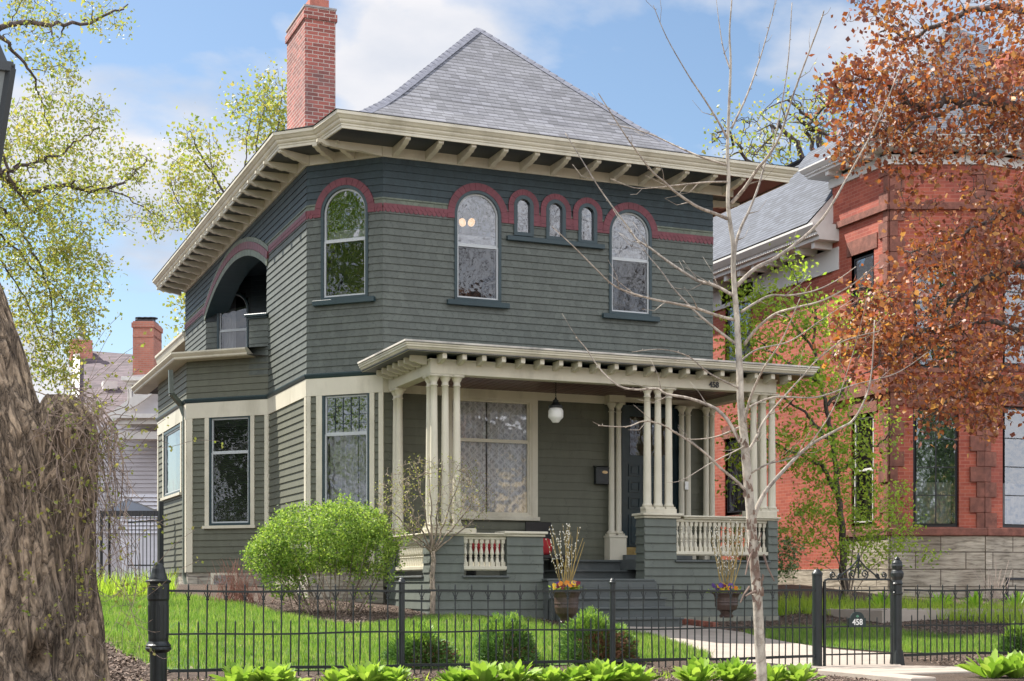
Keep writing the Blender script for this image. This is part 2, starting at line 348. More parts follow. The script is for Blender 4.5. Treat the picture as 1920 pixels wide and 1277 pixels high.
GREEN = (.100, .102, .070); GREEN2 = (.084, .095, .080); TEAL = (.016, .036, .042); TEALS = (.028, .045, .050); CREAM = (.56, .52, .41); RED = (.14, .030, .040); LGREEN = (.13, .15, .11)
m_sh = shingle_wall('shingle_green', GREEN2, zcols=None)
m_shu = shingle_wall('shingle_bands', GREEN2, zcols=[(6.50, LGREEN), (6.62, TEALS)], jdark=.32)
m_clap = shingle_wall('clapboard_green', GREEN, jdark=.45, bw=1.9, lo=.90, hi=1.07)
m_cream = paint('cream_trim', CREAM, .07, 2., .45, .08, grime=((.26, .23, .16), .6))
m_teal = paint('teal_trim', TEAL, .15, 4, .35, .05)
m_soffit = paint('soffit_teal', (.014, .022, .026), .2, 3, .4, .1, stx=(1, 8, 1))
m_red = paint('red_shingle', RED, .22, 5, .55, .25)
m_lg = paint('light_green_shingle', LGREEN, .15, 6, .6, .25)
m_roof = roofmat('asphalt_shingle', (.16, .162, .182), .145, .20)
m_cap = paint('ridge_cap', (.17, .175, .21), .25, 9, .85, .4)
m_brick = brick('chimney_brick', (.20, .055, .042), (.42, .12, .09), (.46, .37, .32), stain=(.13, .10, .10), bias=-.1)
m_glass = glass('window_glass', refl=.05)
m_glassup = glass('upper_glass', refl=.15, wavy=.03)
m_sash = paint('storm_sash', (.42, .44, .44), .05, 3, .35, .02)
m_lace = None
m_stone = brick('limestone', (.30, .28, .23), (.44, .41, .35), (.22, .20, .17), bw=.55, rh=.2, ms=.012, bump=1.0, stain=(.15, .12, .09))
m_iron = paint('black_iron', (.010, .014, .015), .3, 9, .42, .15)
m_stepgrey = paint('step_grey', (.075, .085, .083), .12, 4, .5, .15, grime=((.2, .19, .17), .4))
m_concrete = paint('concrete', (.34, .29, .245), .12, 3, .85, .35, grime=((.28, .24, .2), .5))

# ------------------------------------------------------------------ house plan
D0 = 25.0
Bp = at(718, 1100, D0)[:2]; FY = Bp[1]; BX = Bp[0]
q = math.sqrt(.5)
F_FRONT = Frame((BX, FY), (1, 0), (0, -1))
AX = BX + F_FRONT.S(1336.4); LF = AX - BX
F_CH0 = Frame((BX, FY), (q, -q), (-q, -q)); lc = -F_CH0.S(576)
Cp = (BX - lc * q, FY + lc * q)
F_CH = Frame(Cp, (q, -q), (-q, -q)); LC = lc
F_S0 = Frame(Cp, (0, -1), (-1, 0)); ls = -F_S0.S(348)
Dp = (Cp[0], Cp[1] + ls); F_SD = Frame(Dp, (0, -1), (-1, 0)); LS = ls
sE = F_SD.S(504); Ep = F_SD.P(sE, 0)[:2]
F_B0 = Frame(Ep, (q, -q), (-q, -q)); lb = -F_B0.S(351)
Fp = (Ep[0] - lb * q, Ep[1] + lb * q); F_B = Frame(Fp, (q, -q), (-q, -q)); LB = lb
F_G0 = Frame(Fp, (0, -1), (-1, 0)); lg = -F_G0.S(297)
Gp = (Fp[0], Fp[1] + lg); F_G = Frame(Gp, (0, -1), (-1, 0)); LG = lg
print('plan', BX, FY, AX, Cp, Dp, Ep, Fp, Gp)
ZFR, ZSOF = 7.30, 7.47           # frieze bottom, soffit
ZBELT0, ZBELT1 = 3.60, 3.68
ZLF = 3.30                       # bottom of first-floor frieze
YBACK = Dp[1]

house = thing('house', 'green shingled two storey house with cream porch, bracketed eaves and hipped grey roof', 'house', (BX, FY, -.5))

# ---------- openings
def outline(s0, s1, z0, z1, arch, n=20):
    if not arch: return [(s0, z0), (s1, z0), (s1, z1), (s0, z1)]
    r = (s1 - s0) / 2; c = (s0 + s1) / 2; zs = z1 - r
    return [(s0, z0), (s1, z0)] + [(c + r * math.cos(math.pi * i / n), zs + r * math.sin(math.pi * i / n)) for i in range(n + 1)]
class Op:
    def __init__(s, s0, s1, z0, z1, arch=False): s.s0, s.s1, s.z0, s.z1, s.arch = s0, s1, z0, z1, arch
    def cut(s, zb, zt):
        if zt <= s.z0 + 1e-4 or zb >= s.z1 - 1e-4: return None
        if s.arch:
            r = (s.s1 - s.s0) / 2; zs = s.z1 - r
            if zb > zs:
                h = math.sqrt(max(0, r * r - (zb - zs) ** 2)); c = (s.s0 + s.s1) / 2; return (c - h, c + h)
        return (s.s0, s.s1)
class SegArch:   # wide segmental arch opening
    def __init__(s, s0, s1, z0, zsp, ztop):
        s.s0, s.s1, s.z0, s.zsp, s.z1 = s0, s1, z0, zsp, ztop; h = (s1 - s0) / 2; r = ztop - zsp; s.R = (h * h + r * r) / (2 * r); s.c = (s0 + s1) / 2; s.zc = ztop - s.R
    def cut(s, zb, zt):
        if zt <= s.z0 or zb >= s.z1: return None
        if zb > s.zsp: h = math.sqrt(max(0, s.R ** 2 - (zb - s.zc) ** 2)); return (s.c - h, s.c + h)
        return (s.s0, s.s1)
def courses(mb, F, s0, s1, z0, z1, exp, thick, ops=(), e0=0., e1=0., seed=0, wob=0.):
    rnd = random.Random(seed); n = max(1, round((z1 - z0) / exp)); h = (z1 - z0) / n
    for k in range(n):
        zb, zt = z0 + k * h, z0 + (k + 1) * h; iv = [(s0 - e0, s1 + e1)]
        splits = [zb, zt]
        for op in ops:   # let a rectangular edge cut a course in two
            for ze in (op.z0, op.z1 if not getattr(op, 'arch', isinstance(op, SegArch)) else None):
                if ze is not None and zb + .004 < ze < zt - .004: splits.append(ze)
        splits = sorted(set(splits)); u0 = rnd.uniform(0, 50)
        for a, b in zip(splits[:-1], splits[1:]):
            iv = [(s0 - e0, s1 + e1)]
            for op in ops:
                c = op.cut(a, b)
                if c:
                    nv = []
                    for p, q_ in iv:
                        if c[0] > p: nv.append((p, min(q_, c[0])))
                        if c[1] < q_: nv.append((max(p, c[1]), q_))
                    iv = [x for x in nv if x[1] - x[0] > .003]
            oa = thick * (1 - (a - zb) / h) + .001; ob = thick * (1 - (b - zb) / h) + .001
            for p, q_ in iv:
                m_ = max(1, int((q_ - p) / .5)) if wob else 1
                for j in range(m_):
                    pp, qq = p + (q_ - p) * j / m_, p + (q_ - p) * (j + 1) / m_
                    v0, v1 = k + (a - zb) / h * .98 + .01, k + (b - zb) / h * .98 + .01
                    mb.face([F.P(pp, a, oa), F.P(qq, a, oa), F.P(qq, b, ob), F.P(pp, b, ob)], [(pp + u0, v0), (qq + u0, v0), (qq + u0, v1), (pp + u0, v1)])
                    if a == zb: mb.face([F.P(pp, a, -.004), F.P(qq, a, -.004), F.P(qq, a, oa), F.P(pp, a, oa)], [(0, .5)] * 4)

# ---------- windows
def window(F, s0, s1, z0, z1, arch=False, meet=None, fw=.055, sash=True, mat_f=m_teal, mat_s=m_sash, sill=None, gl=None, glu=None, casing=None, o=0.02, name='window', label=None, parent=None, archtrim=None, sillm=None, muntins=None):
    mb = MB(); A = outline(s0, s1, z0, z1, arch); B = outline(s0 + fw, s1 - fw, z0 + fw, z1 - fw, arch); mb.ring(F, A, B, -.08, o)
    w = obj(name, mb, mat_f, parent or house, label=label)
    gl = gl or m_glass; glu = glu or gl
    S0, S1, Z0, Z1 = s0 + fw, s1 - fw, z0 + fw, z1 - fw
    zm = meet if meet else None; sw = .03
    def pane(a0, a1, b0, b1, ar, g, so):
        if sash:
            mb = MB(); mb.ring(F, outline(a0, a1, b0, b1, ar), outline(a0 + sw, a1 - sw, b0 + sw, b1 - sw, ar), -.07, so); obj('sash', mb, mat_s, w)
            a0 += sw; a1 -= sw; b0 += sw; b1 -= sw
        mb = MB(); mb.poly(F, outline(a0, a1, b0, b1, ar), so - .02); obj('pane', mb, g, w)
        if muntins:
            nx, ny, which = muntins
            if which == 'all' or (which == 'up') == (g is glu):
                mb = MB(); mw = .004 if which == 'up' else .011
                for i in range(1, nx): x = a0 + (a1 - a0) * i / nx; mb.fbox(F, x - mw, x + mw, b0, b1, so - .025, so - .005)
                for i in range(1, ny): z = b0 + (b1 - b0) * i / ny; mb.fbox(F, a0, a1, z - mw, z + mw, so - .024, so - .006)
                obj('muntin', mb, mat_f, w)
    if zm:
        pane(S0, S1, Z0, zm, False, gl, 0.0); pane(S0, S1, zm, Z1, arch, glu, -.015)
    else: pane(S0, S1, Z0, Z1, arch, glu, 0.0)
    if sill:
        e, h, d = sill; mb = MB(); mb.fbox(F, s0 - e, s1 + e, z0 - h, z0 - .001, -.02, d); bevel(obj('sill', mb, sillm or mat_f, w), .006)
    if casing:
        cw = casing; mb = MB(); mb.fbox(F, s0 - cw, s0 - .001, z0, z1 + cw, -.01, o + .012); mb.fbox(F, s1 + .001, s1 + cw, z0, z1 + cw, -.01, o + .012); mb.fbox(F, s0 - .0005, s1 + .0005, z1 + .001, z1 + cw - .0005, -.01, o + .011)
        obj('casing', mb, m_cream, w)
    if archtrim:
        rw, zb = archtrim; r0 = (s1 - s0) / 2 + .002; r1 = r0 + rw; c = (s0 + s1) / 2; zs = z1 - (s1 - s0) / 2; mb = MB(); nseg = 15
        for i in range(nseg):   # voussoir-like shingles
            t0 = math.pi * i / nseg + .004; t1 = math.pi * (i + 1) / nseg - .004; pts = []
            for k in range(4): a = t0 + (t1 - t0) * k / 3; pts.append((c + r1 * math.cos(a), zs + r1 * math.sin(a)))
            for k in range(3, -1, -1): a = t0 + (t1 - t0) * k / 3; pts.append((c + r0 * math.cos(a), zs + r0 * math.sin(a)))
            mb.slab(F, pts, .0, .034 + .002 * (i % 2))
        for sg in (-1, 1):
            z = zs - .002; j = 0
            while z > zb:
                zn = max(zb, z - .13); a, b_ = sorted((c + sg * r0, c + sg * r1)); mb.slab(F, [(a, zn + .004), (b_, zn + .004), (b_, z), (a, z)], 0, .034 - .002 * (j % 2)); z = zn; j += 1
        mb.ring(F, [(c + (r1 - .002) * math.cos(math.pi * i / 20), zs + (r1 - .002) * math.sin(math.pi * i / 20)) for i in range(21)], [(c + (r0 + .0) * math.cos(math.pi * i / 20), zs + r0 * math.sin(math.pi * i / 20)) for i in range(21)], 0, .028, close=False)
        obj('arch_trim', mb, m_red, w)
    return w

FZ = lambda F, px, py: F.Zz(px, py)
def spx(F, a, b): return F.S(a), F.S(b)

front_ops = []; ch_ops = []; p_ops = []
wins2 = []   # second-floor windows
for (a, b, pt, pb, pm) in ((851.4, 938.9, 358, 566, 461), (1141.3, 1221, 393.6, 591.7, 487)):
    s0, s1 = spx(F_FRONT, a, b); mid = (a + b) / 2; z1 = FZ(F_FRONT, mid, pt); z0 = FZ(F_FRONT, mid, pb); zm = FZ(F_FRONT, mid, pm)
    wins2.append((F_FRONT, s0, s1, z0, z1, zm)); front_ops.append(Op(s0, s1, z0, z1, True))
s0, s1 = spx(F_CH, 603, 691); wins2.append((F_CH, s0, s1, FZ(F_CH, 647, 561), FZ(F_CH, 647, 348), FZ(F_CH, 647, 450))); ch_ops.append(Op(s0, s1, wins2[-1][3], wins2[-1][4], True))
small = []
for (a, b, pt, pb) in ((962.7, 999.4, 367, 443), (1022.9, 1059.6, 375, 451), (1083, 1118.5, 382, 458)):
    s0, s1 = spx(F_FRONT, a, b); mid = (a + b) / 2; small.append((s0, s1, FZ(F_FRONT, mid, pb), FZ(F_FRONT, mid, pt))); front_ops.append(Op(s0, s1, small[-1][2], small[-1][3], True))
ZRED = 6.377
for i, (F, s0, s1, z0, z1, zm) in enumerate(wins2):
    w = window(F, s0, s1, z0, z1, True, zm, .05, sill=(.14, .09, .09), glu=m_glassup, archtrim=(.125, ZRED), o=.03)
for (s0, s1, z0, z1) in small:
    w = window(F_FRONT, s0, s1, z0, z1, True, None, .065, sash=False, gl=m_glassup, archtrim=(.10, ZRED), o=.036)
mb = MB(); mb.fbox(F_FRONT, F_FRONT.S(949), F_FRONT.S(1131), small[1][2] - .085, small[1][2] - .003, 0, .085); bevel(obj('window_sill', mb, m_teal, house))
mb = MB()   # red shingle infill between the small windows
xs = [wins2[0][2] + .12, small[0][0] - .1, small[0][1] + .1, small[1][0] - .1, small[1][1] + .1, small[2][0] - .1, small[2][1] + .1, wins2[1][1] - .12]
for i in range(0, 8, 2):
    for k in range(2): mb.fbox(F_FRONT, xs[i], xs[i + 1], ZRED + k * .1 + .003, ZRED + (k + 1) * .1, 0, .027 + .001 * k)
obj('red_shingle_panel', mb, m_red, house)

# ---------- upper walls
SEG = SegArch(F_SD.S(387), F_SD.S(501), ZBELT1, 6.20, 6.86)
EXPO = .120; TH = .017; EX = TH * .4142
mb = MB(); courses(mb, F_FRONT, 0, LF, ZBELT1, ZFR + .02, EXPO, TH, front_ops, EX, 0, 1); obj('front_wall', mb, m_shu, house)
mb = MB(); courses(mb, F_CH, 0, LC, ZBELT1, ZFR + .02, EXPO, TH, ch_ops, EX, EX, 2); obj('corner_wall', mb, m_shu, house)
mb = MB(); courses(mb, F_SD, 0, LS, ZBELT1, ZFR + .02, EXPO, TH, [SEG], 0, EX, 3); obj('side_wall', mb, m_shu, house)
mb = MB()   # hidden walls: right, back, attic floor
mb.fbox(Frame((AX, FY), (0, 1), (1, 0)), 0, YBACK - FY, -.4, ZFR + .1, -.1, 0)
mb.fbox(Frame((Cp[0], YBACK), (1, 0), (0, 1)), 0, AX - Cp[0], -.4, ZFR + .1, -.1, 0)
mb.box(Cp[0] + .1, AX - .1, FY + 1.2, YBACK - .1, ZFR + .05, ZFR + .1)
mb.box(Cp[0] + 1.1, AX - .1, FY + .1, YBACK - .1, ZBELT0 - .2, ZBELT0 - .12)
obj('rear_wall', mb, m_clap, house)
# scalloped red bands and light green row above
def scallops(F, s0, s1, zt, zb, mb, w=.085, o=.03):
    n = max(1, round((s1 - s0) / w)); w = (s1 - s0) / n
    for row, (ztop, zbot, oo) in enumerate(((zb + (zt - zb) * .62, zb - .005, o - .006), (zt, zb + (zt - zb) * .40, o))):
        off = (w / 2 if row == 0 else 0)
        for k in range(n + (1 if row == 0 else 0)):
            c = s0 + w * (k + .5) - off; r = w / 2
            pts = [(max(s0, c - r + .001), ztop)] + [(min(s1, max(s0, c + r * math.cos(math.pi + math.pi * i / 8) * .98)), zbot + r - r * abs(math.sin(math.pi * i / 8)) * 1.0) for i in range(9)] + [(min(s1, c + r - .001), ztop)]
            mb.slab(F, pts, 0, oo + .001 * (k % 2))
mb = MB(); ZT = 6.515
ws = wins2
def segs(F, L, blocks):
    iv = [(0, L)]
    for a, b in blocks:
        nv = []
        for p, q_ in iv:
            if a > p: nv.append((p, min(a, q_)))
            if b < q_: nv.append((max(b, p), q_))
        iv = [x for x in nv if x[1] - x[0] > .02]
    return iv
for a, b in segs(F_FRONT, LF, [(ws[0][1] - .12, ws[1][2] + .12)]): scallops(F_FRONT, a, b, ZT, ZRED, mb)
for a, b in segs(F_CH, LC, [(ws[2][1] - .12, ws[2][2] + .12)]): scallops(F_CH, a, b, ZT, ZRED, mb)
for a, b in segs(F_SD, LS, [(SEG.s0 - .10, SEG.s1 + .10)]): scallops(F_SD, a, b, ZT, ZRED, mb)
def seg_band(mb, r0, r1, o, n=46, tooth=0.):
    h = (SEG.s1 - SEG.s0) / 2; a1 = math.asin(h / SEG.R) + .012
    for i in range(n):
        t0 = -a1 + 2 * a1 * i / n; t1 = -a1 + 2 * a1 * (i + 1) / n; g = (t1 - t0) * .03; t0 += g; t1 -= g; pts = []
        for k in range(5):
            a = t0 + (t1 - t0) * k / 4; rr = SEG.R + r0 - tooth * (1 - abs(k - 2) / 2.) ** .5 * 1.; pts.append((SEG.c + rr * math.sin(a), SEG.zc + rr * math.cos(a)))
        for a in (t1, t0): pts.append((SEG.c + (SEG.R + r1) * math.sin(a), SEG.zc + (SEG.R + r1) * math.cos(a)))
        mb.slab(F_SD, pts, 0, o + .001 * (i % 2))
seg_band(mb, .15, .28, .045, 60, .03); obj('red_scallop_band', mb, m_red, house)
mb = MB(); seg_band(mb, 0, .16, .036, 44); seg_band(mb, .28, .37, .030, 60, .03); obj('arch_shingle_band', mb, m_lg, house)
# loggia recess behind the arch
mb = MB(); h = (SEG.s1 - SEG.s0) / 2; a1 = math.asin(h / SEG.R); n = 30
for i in range(n):
    t0 = -a1 + 2 * a1 * i / n; t1 = -a1 + 2 * a1 * (i + 1) / n; p = lambda a, o: F_SD.P(SEG.c + SEG.R * math.sin(a), SEG.zc + SEG.R * math.cos(a), o)
    mb.face([p(t0, .03), p(t1, .03), p(t1, -.45), p(t0, -.45)])
mb.fbox(F_SD, SEG.s1 - .001, SEG.s1 + .02, ZBELT1, SEG.zsp + .01, -.45, -.0)
obj('arch_reveal', mb, m_teal, house)
Lp = F_SD.P(SEG.s0, 0)[:2]; F_P2 = Frame(Lp, (q, -q), (-q, -q)); L2 = (Lp[1] - F_SD.P(SEG.s1, 0)[1]) / q
w2 = (F_P2.S(408), F_P2.S(467), ZBELT1 + .5, F_P2.Zz(437, 547)); zmw = F_P2.Zz(437, 619)
mb = MB(); courses(mb, F_P2, 0, w2[1] + .06, ZBELT1, 7.1, EXPO, TH, [Op(w2[0], w2[1], w2[2], w2[3], True)], 0, 0, 5); obj('loggia_wall', mb, shingle_wall('loggia_shingle_shade', GREEN2, zcols=[(6.12, (.008, .013, .015))]), house)  # upper courses near-black: shade of the recess painted into the colour
mb = MB(); courses(mb, F_P2, w2[1] + .061, L2, ZBELT1, 7.1, EXPO, TH, (), 0, 0, 5); obj('loggia_wall', mb, m_soffit, house)  # dark soffit colour stands in for shade right of the window
window(F_P2, w2[0], w2[1], w2[2], w2[3], True, zmw, .05, o=.03)
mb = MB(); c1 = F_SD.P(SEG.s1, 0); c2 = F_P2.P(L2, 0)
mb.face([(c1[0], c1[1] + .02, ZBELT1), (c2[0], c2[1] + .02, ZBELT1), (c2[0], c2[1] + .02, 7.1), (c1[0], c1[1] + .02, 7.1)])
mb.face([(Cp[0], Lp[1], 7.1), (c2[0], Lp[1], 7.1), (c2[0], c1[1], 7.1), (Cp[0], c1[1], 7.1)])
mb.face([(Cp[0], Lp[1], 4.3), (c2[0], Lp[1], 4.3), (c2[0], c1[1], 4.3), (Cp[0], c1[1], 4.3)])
obj('loggia_ceiling', mb, m_soffit, house)  # same near-black colour, painted shade for the rest of the recess
mb = MB(); sW = F_B0.S(467.5); zc = F_B0.Zz(485, 597)
courses(mb, F_B0, sW, 0, ZBELT1 + .4, zc, EXPO, TH, (), 0, 0, 6)
mb.fbox(F_B0, sW + .003, -.003, ZBELT1 + .4, zc, -.14, -.003); obj('balcony_parapet', mb, m_sh, house)
mb = MB(); mb.fbox(F_B0, sW - .05, -.005, zc, zc + .03, -.18, .05); mb.fbox(F_B0, sW - .08, -.005, zc + .03, zc + .085, -.2, .08); bevel(obj('parapet_cap', mb, m_teal, house), .012)

# ---------- belt, first-floor frieze, lower walls
def swept(mb, path, prof, closed=False):
    """sweep profile [(out, z)] along plan path; outwards = right-hand side of travel"""
    P = [np.array(p, float) for p in path]; n = len(P); rows = []
    for i in range(n):
        if closed or 0 < i < n - 1:
            a = P[i] - P[(i - 1) % n]; b = P[(i + 1) % n] - P[i]; a /= np.linalg.norm(a); b /= np.linalg.norm(b)
            na = np.array([a[1], -a[0]]); nb = np.array([b[1], -b[0]]); m_ = na + nb; m_ /= np.linalg.norm(m_); m_ /= max(.3, m_ @ na)
        else:
            a = (P[1] - P[0]) if i == 0 else (P[-1] - P[-2]); a /= np.linalg.norm(a); m_ = np.array([a[1], -a[0]])
        rows.append([(P[i][0] + m_[0] * o, P[i][1] + m_[1] * o, z) for o, z in prof])
    for i in range(n if closed else n - 1):
        r0, r1 = rows[i], rows[(i + 1) % n]
        for k in range(len(prof) - 1): mb.face([r0[k], r1[k], r1[k + 1], r0[k + 1]])
    if not closed: mb.face(rows[0]); mb.face(rows[-1][::-1])
plan2 = [(AX, YBACK), (AX, FY), (BX, FY), Cp, Dp]      # upper wall outline (travel so that outside is on the right)
plan2 = [Dp, Cp, (BX, FY), (AX + .42, FY)]
mb = MB(); swept(mb, plan2, [(0, ZFR), (.04, ZFR), (.04, ZSOF), (0, ZSOF)]); bevel(obj('frieze_board', mb, m_cream, house), .004)
belt = [Gp, Fp, Ep, Cp, (BX, FY), (BX + .2, FY)]
prof = [(0, ZBELT0), (.03, ZBELT0), (.045, ZBELT0 + .02), (.06, ZBELT1 - .02), (.06, ZBELT1), (.02, ZBELT1 + .01)]
mb = MB(); swept(mb, belt, prof); obj('belt_moulding', mb, m_teal, house)
mb = MB(); swept(mb, belt, [(0, ZLF), (.028, ZLF), (.028, ZBELT0), (0, ZBELT0)]); obj('lower_frieze_board', mb, m_cream, house)
ZB0 = .28   # bottom of siding at the sides
wc = (F_CH.S(605), F_CH.S(694), F_CH.Zz(650, 960), F_CH.Zz(650, 736))
wb = (F_B.S(393), F_B.S(470.5), F_B.Zz(432, 985), F_B.Zz(432, 779))
wg = (F_G.S(308.5), F_G.S(340), F_G.Zz(325, 928), F_G.Zz(325, 803) )
wp = (F_FRONT.S(841.5), F_FRONT.S(996.5), F_FRONT.Zz(919, 968), F_FRONT.Zz(919, 746))
wd = (F_FRONT.S(1165), F_FRONT.S(1272), .58, F_FRONT.Zz(1218, 757))
CE = .125; CT = .02
mb = MB(); courses(mb, F_CH, 0, LC, ZB0, ZLF, CE, CT, [Op(*wc)], .008, .008, 11); obj('lower_corner_wall', mb, m_clap, house)
mb = MB(); courses(mb, F_SD, sE, LS, ZB0, ZLF, CE, CT, (), 0, .008, 12); obj('lower_side_wall', mb, m_clap, house)
mb = MB(); courses(mb, F_B, 0, LB, ZB0, ZLF, CE, CT, [Op(*wb)], .008, 0, 13); courses(mb, F_B, 0, LB, ZBELT1, 4.42, EXPO, TH, (), .008, 0, 14); obj('bay_front_wall', mb, m_clap, house)
mb = MB(); courses(mb, F_G, 0, LG, ZB0, ZLF, CE, CT, [Op(*wg)], 0, .008, 15); courses(mb, F_G, 0, LG, ZBELT1, 4.42, EXPO, TH, (), 0, .008, 16); obj('bay_side_wall', mb, m_clap, house)
mb = MB(); courses(mb, F_FRONT, 0, LF, .0, ZLF, .145, .012, [Op(*wp), Op(*wd)], .0, 0, 17); obj('porch_back_wall', mb, m_clap, house)
mb = MB(); mb.fbox(F_FRONT, .1, LF, ZLF, ZLF + .16, 0, .03); obj('porch_frieze_board', mb, m_cream, house)
# corner boards
mb = MB()
def cb_(F, a, b, z0=ZB0, z1=ZLF, o=.026): mb.cut(); mb.fbox(F, a, b, z0, z1 - .002, 0, o)
cb_(F_CH, 0, F_CH.S(583.5)); cb_(F_SD, LS - .12, LS + .0, o=.0265)
cb_(F_CH, F_CH.S(594), wc[0] - .001); cb_(F_CH, wc[1] + .001, F_CH.S(703)); cb_(F_CH, F_CH.S(711), LC + .02, o=.028)
cb_(F_B, 0, F_B.S(362)); cb_(F_B, F_B.S(497), LB, o=.025); cb_(F_SD, sE - .0, sE + .06, o=.03)
cb_(F_B, F_B.S(385), wb[0] - .001, wb[2] - .0); cb_(F_B, wb[1] + .001, F_B.S(478), wb[2])
cb_(F_G, LG - .14, LG); cb_(F_G, wg[1] + .001, wg[1] + .12, wg[2]); cb_(F_G, wg[0] - .12, wg[0] - .001, wg[2]); cb_(F_G, 0, .12)
obj('corner_board', mb, m_cream, house)
window(F_CH, *wc, False, F_CH.Zz(650, 813), .045, glu=m_glassup, muntins=(5, 4, 'up'))
window(F_B, *wb, False, F_B.Zz(432, 848), .045)
w = window(F_G, *wg, False, None, .05, glu=m_glassup)
mb = MB(); mb.fbox(F_B, wb[0] - .13, wb[1] + .13, wb[2] - .06, wb[2] - .003, 0, .07); mb.cut(); mb.fbox(F_G, wg[0] - .13, wg[1] + .13, wg[2] - .06, wg[2] - .003, 0, .07); obj('window_sill', mb, m_cream, house)
window(F_FRONT, *wp, False, F_FRONT.Zz(919, 826), .045, mat_f=m_cream, mat_s=m_cream, casing=.11, sill=(.14, .07, .07), o=.02, gl=glass('porch_glass', refl=.13, wavy=.03, clear=.97))
# foundation
mb = MB()
for F, a, b in ((F_G, 0, LG), (F_B, 0, LB), (F_SD, sE, LS), (F_CH, 0, LC)): mb.fbox(F, a, b, -.9, ZB0 - .004, -.3, -.01)
obj('stone_foundation', mb, m_stone, house)
mb = MB(); mb.fbox(F_B, F_B.S(396), F_B.S(446), -.45, ZB0 - .01, -.01, .02); o = obj('basement_window', mb, m_cream, house)
mb = MB(); mb.fbox(F_B, F_B.S(402), F_B.S(440), -.4, ZB0 - .06, .0, .025); obj('pane', mb, glass('base_glass', refl=.06), o)

# ---------- eaves
soff = [(Cp[0], YBACK + .6)]
eave = [np.array(at(x, y, ZSOF * FPX / (HY - y))[:2]) for x, y in ((640.2, 237.6), (597, 267.7))]
EXl = 5.90; EYf = float(eave[0][1]); EXr = 15.10
e1 = (float(eave[0][0]), EYf); e2 = (float(eave[1][0]), float(eave[1][1])); e3 = (EXl, e2[1] + (e2[0] - EXl)); EYb = 37.6
EV = [(EXl, EYb), e3, e2, e1, (EXr, EYf), (EXr, EYb)]
print('eave', EV)
cr_prof = [(-.03, ZSOF - .015), (0, ZSOF - .015), (0, ZSOF + .03), (.012, ZSOF + .035), (.012, ZSOF + .06), (.035, ZSOF + .075), (.05, ZSOF + .1), (.05, ZSOF + .12), (.075, ZSOF + .135), (.10, ZSOF + .17), (.12, ZSOF + .185), (.12, ZSOF + .235), (.10, ZSOF + .235), (-.05, ZSOF + .225)]
mb = MB(); swept(mb, EV, cr_prof, closed=True); obj('eave_cornice', mb, m_cream, house)
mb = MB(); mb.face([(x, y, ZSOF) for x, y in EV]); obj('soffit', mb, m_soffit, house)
mb = MB()
ZR = ZSOF + .245; off = .13
def ringv(dx0, dx1, dy0, dy1, z, hip=0.):
    """hip 0: eave with notch, 1: plain rectangle"""
    x0, x1, y0, y1 = EXl - off + dx0, EXr + off - dx1, EYf - off + dy0, EYb + off - dy1
    pts = [(x0, y1), (e3[0] - off, e3[1] - .05), (e2[0] - off, e2[1] - .05), (e1[0] - off, y0), (x1, y0), (x1, y1)]
    hc = (x0, y0)
    for k in (1, 2, 3): pts[k] = (pts[k][0] * (1 - hip) + hc[0] * hip, pts[k][1] * (1 - hip) + hc[1] * hip)
    return [(a, b, z) for a, b in pts]
APX = (10.85, 28.1, 11.42)
# insets along the hips: fraction u from the corner towards the apex
rings = []
for u, z, hp in ((0, ZR, 0), (.155, ZR + .02, 1), (.20, 7.86, 1), (.30, 8.20, 1), (.40, 8.58, 1), (.48, 8.93, 1), (.97, 11.28, 1), (1.0, APX[2], 1)):
    xw0 = APX[0] - (EXl - off) - .25 * 0; xw1 = (EXr + off) - APX[0]; yw = APX[1] - (EYf - off)
    rings.append(ringv(u * xw0 * .995, u * xw1 * .995, u * yw, u * yw * .9, z, hp))
for r0, r1 in zip(rings[:-1], rings[1:]):
    for k in range(6):
        j = (k + 1) % 6; f = [r0[k], r0[j], r1[j], r1[k]]; mb.face(f)
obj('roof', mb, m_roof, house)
mb = MB()   # hip cap shingles, front left and front right
def caps(line, mb):
    pts = [Vector(p) for p in line]; L = [0]
    for a, b in zip(pts[:-1], pts[1:]): L.append(L[-1] + (b - a).length)
    def at_(d):
        for i in range(len(pts) - 1):
            if d <= L[i + 1]: return pts[i].lerp(pts[i + 1], (d - L[i]) / max(1e-6, L[i + 1] - L[i]))
        return pts[-1]
    d = 0
    while d < L[-1] - .1:
        a = at_(d); b = at_(d + .24); t = (b - a).normalized(); sd = Vector((-t.y, t.x, 0)).normalized() * .13; up = Vector((0, 0, .035)); dn = Vector((0, 0, -.065))
        mb.face([a + up - t * .02, b + up * .5, b + sd + dn, a + sd + dn]); mb.face([a + up - t * .02, a - sd + dn, b - sd + dn, b + up * .5]); mb.face([a + up - t * .02, a + sd + dn, a + dn * 1.2, a - sd + dn]); d += .2
caps([r[2] for r in rings[2:]], mb); caps([r[4] for r in rings[1:]], mb); obj('hip_cap', mb, m_cap, house)

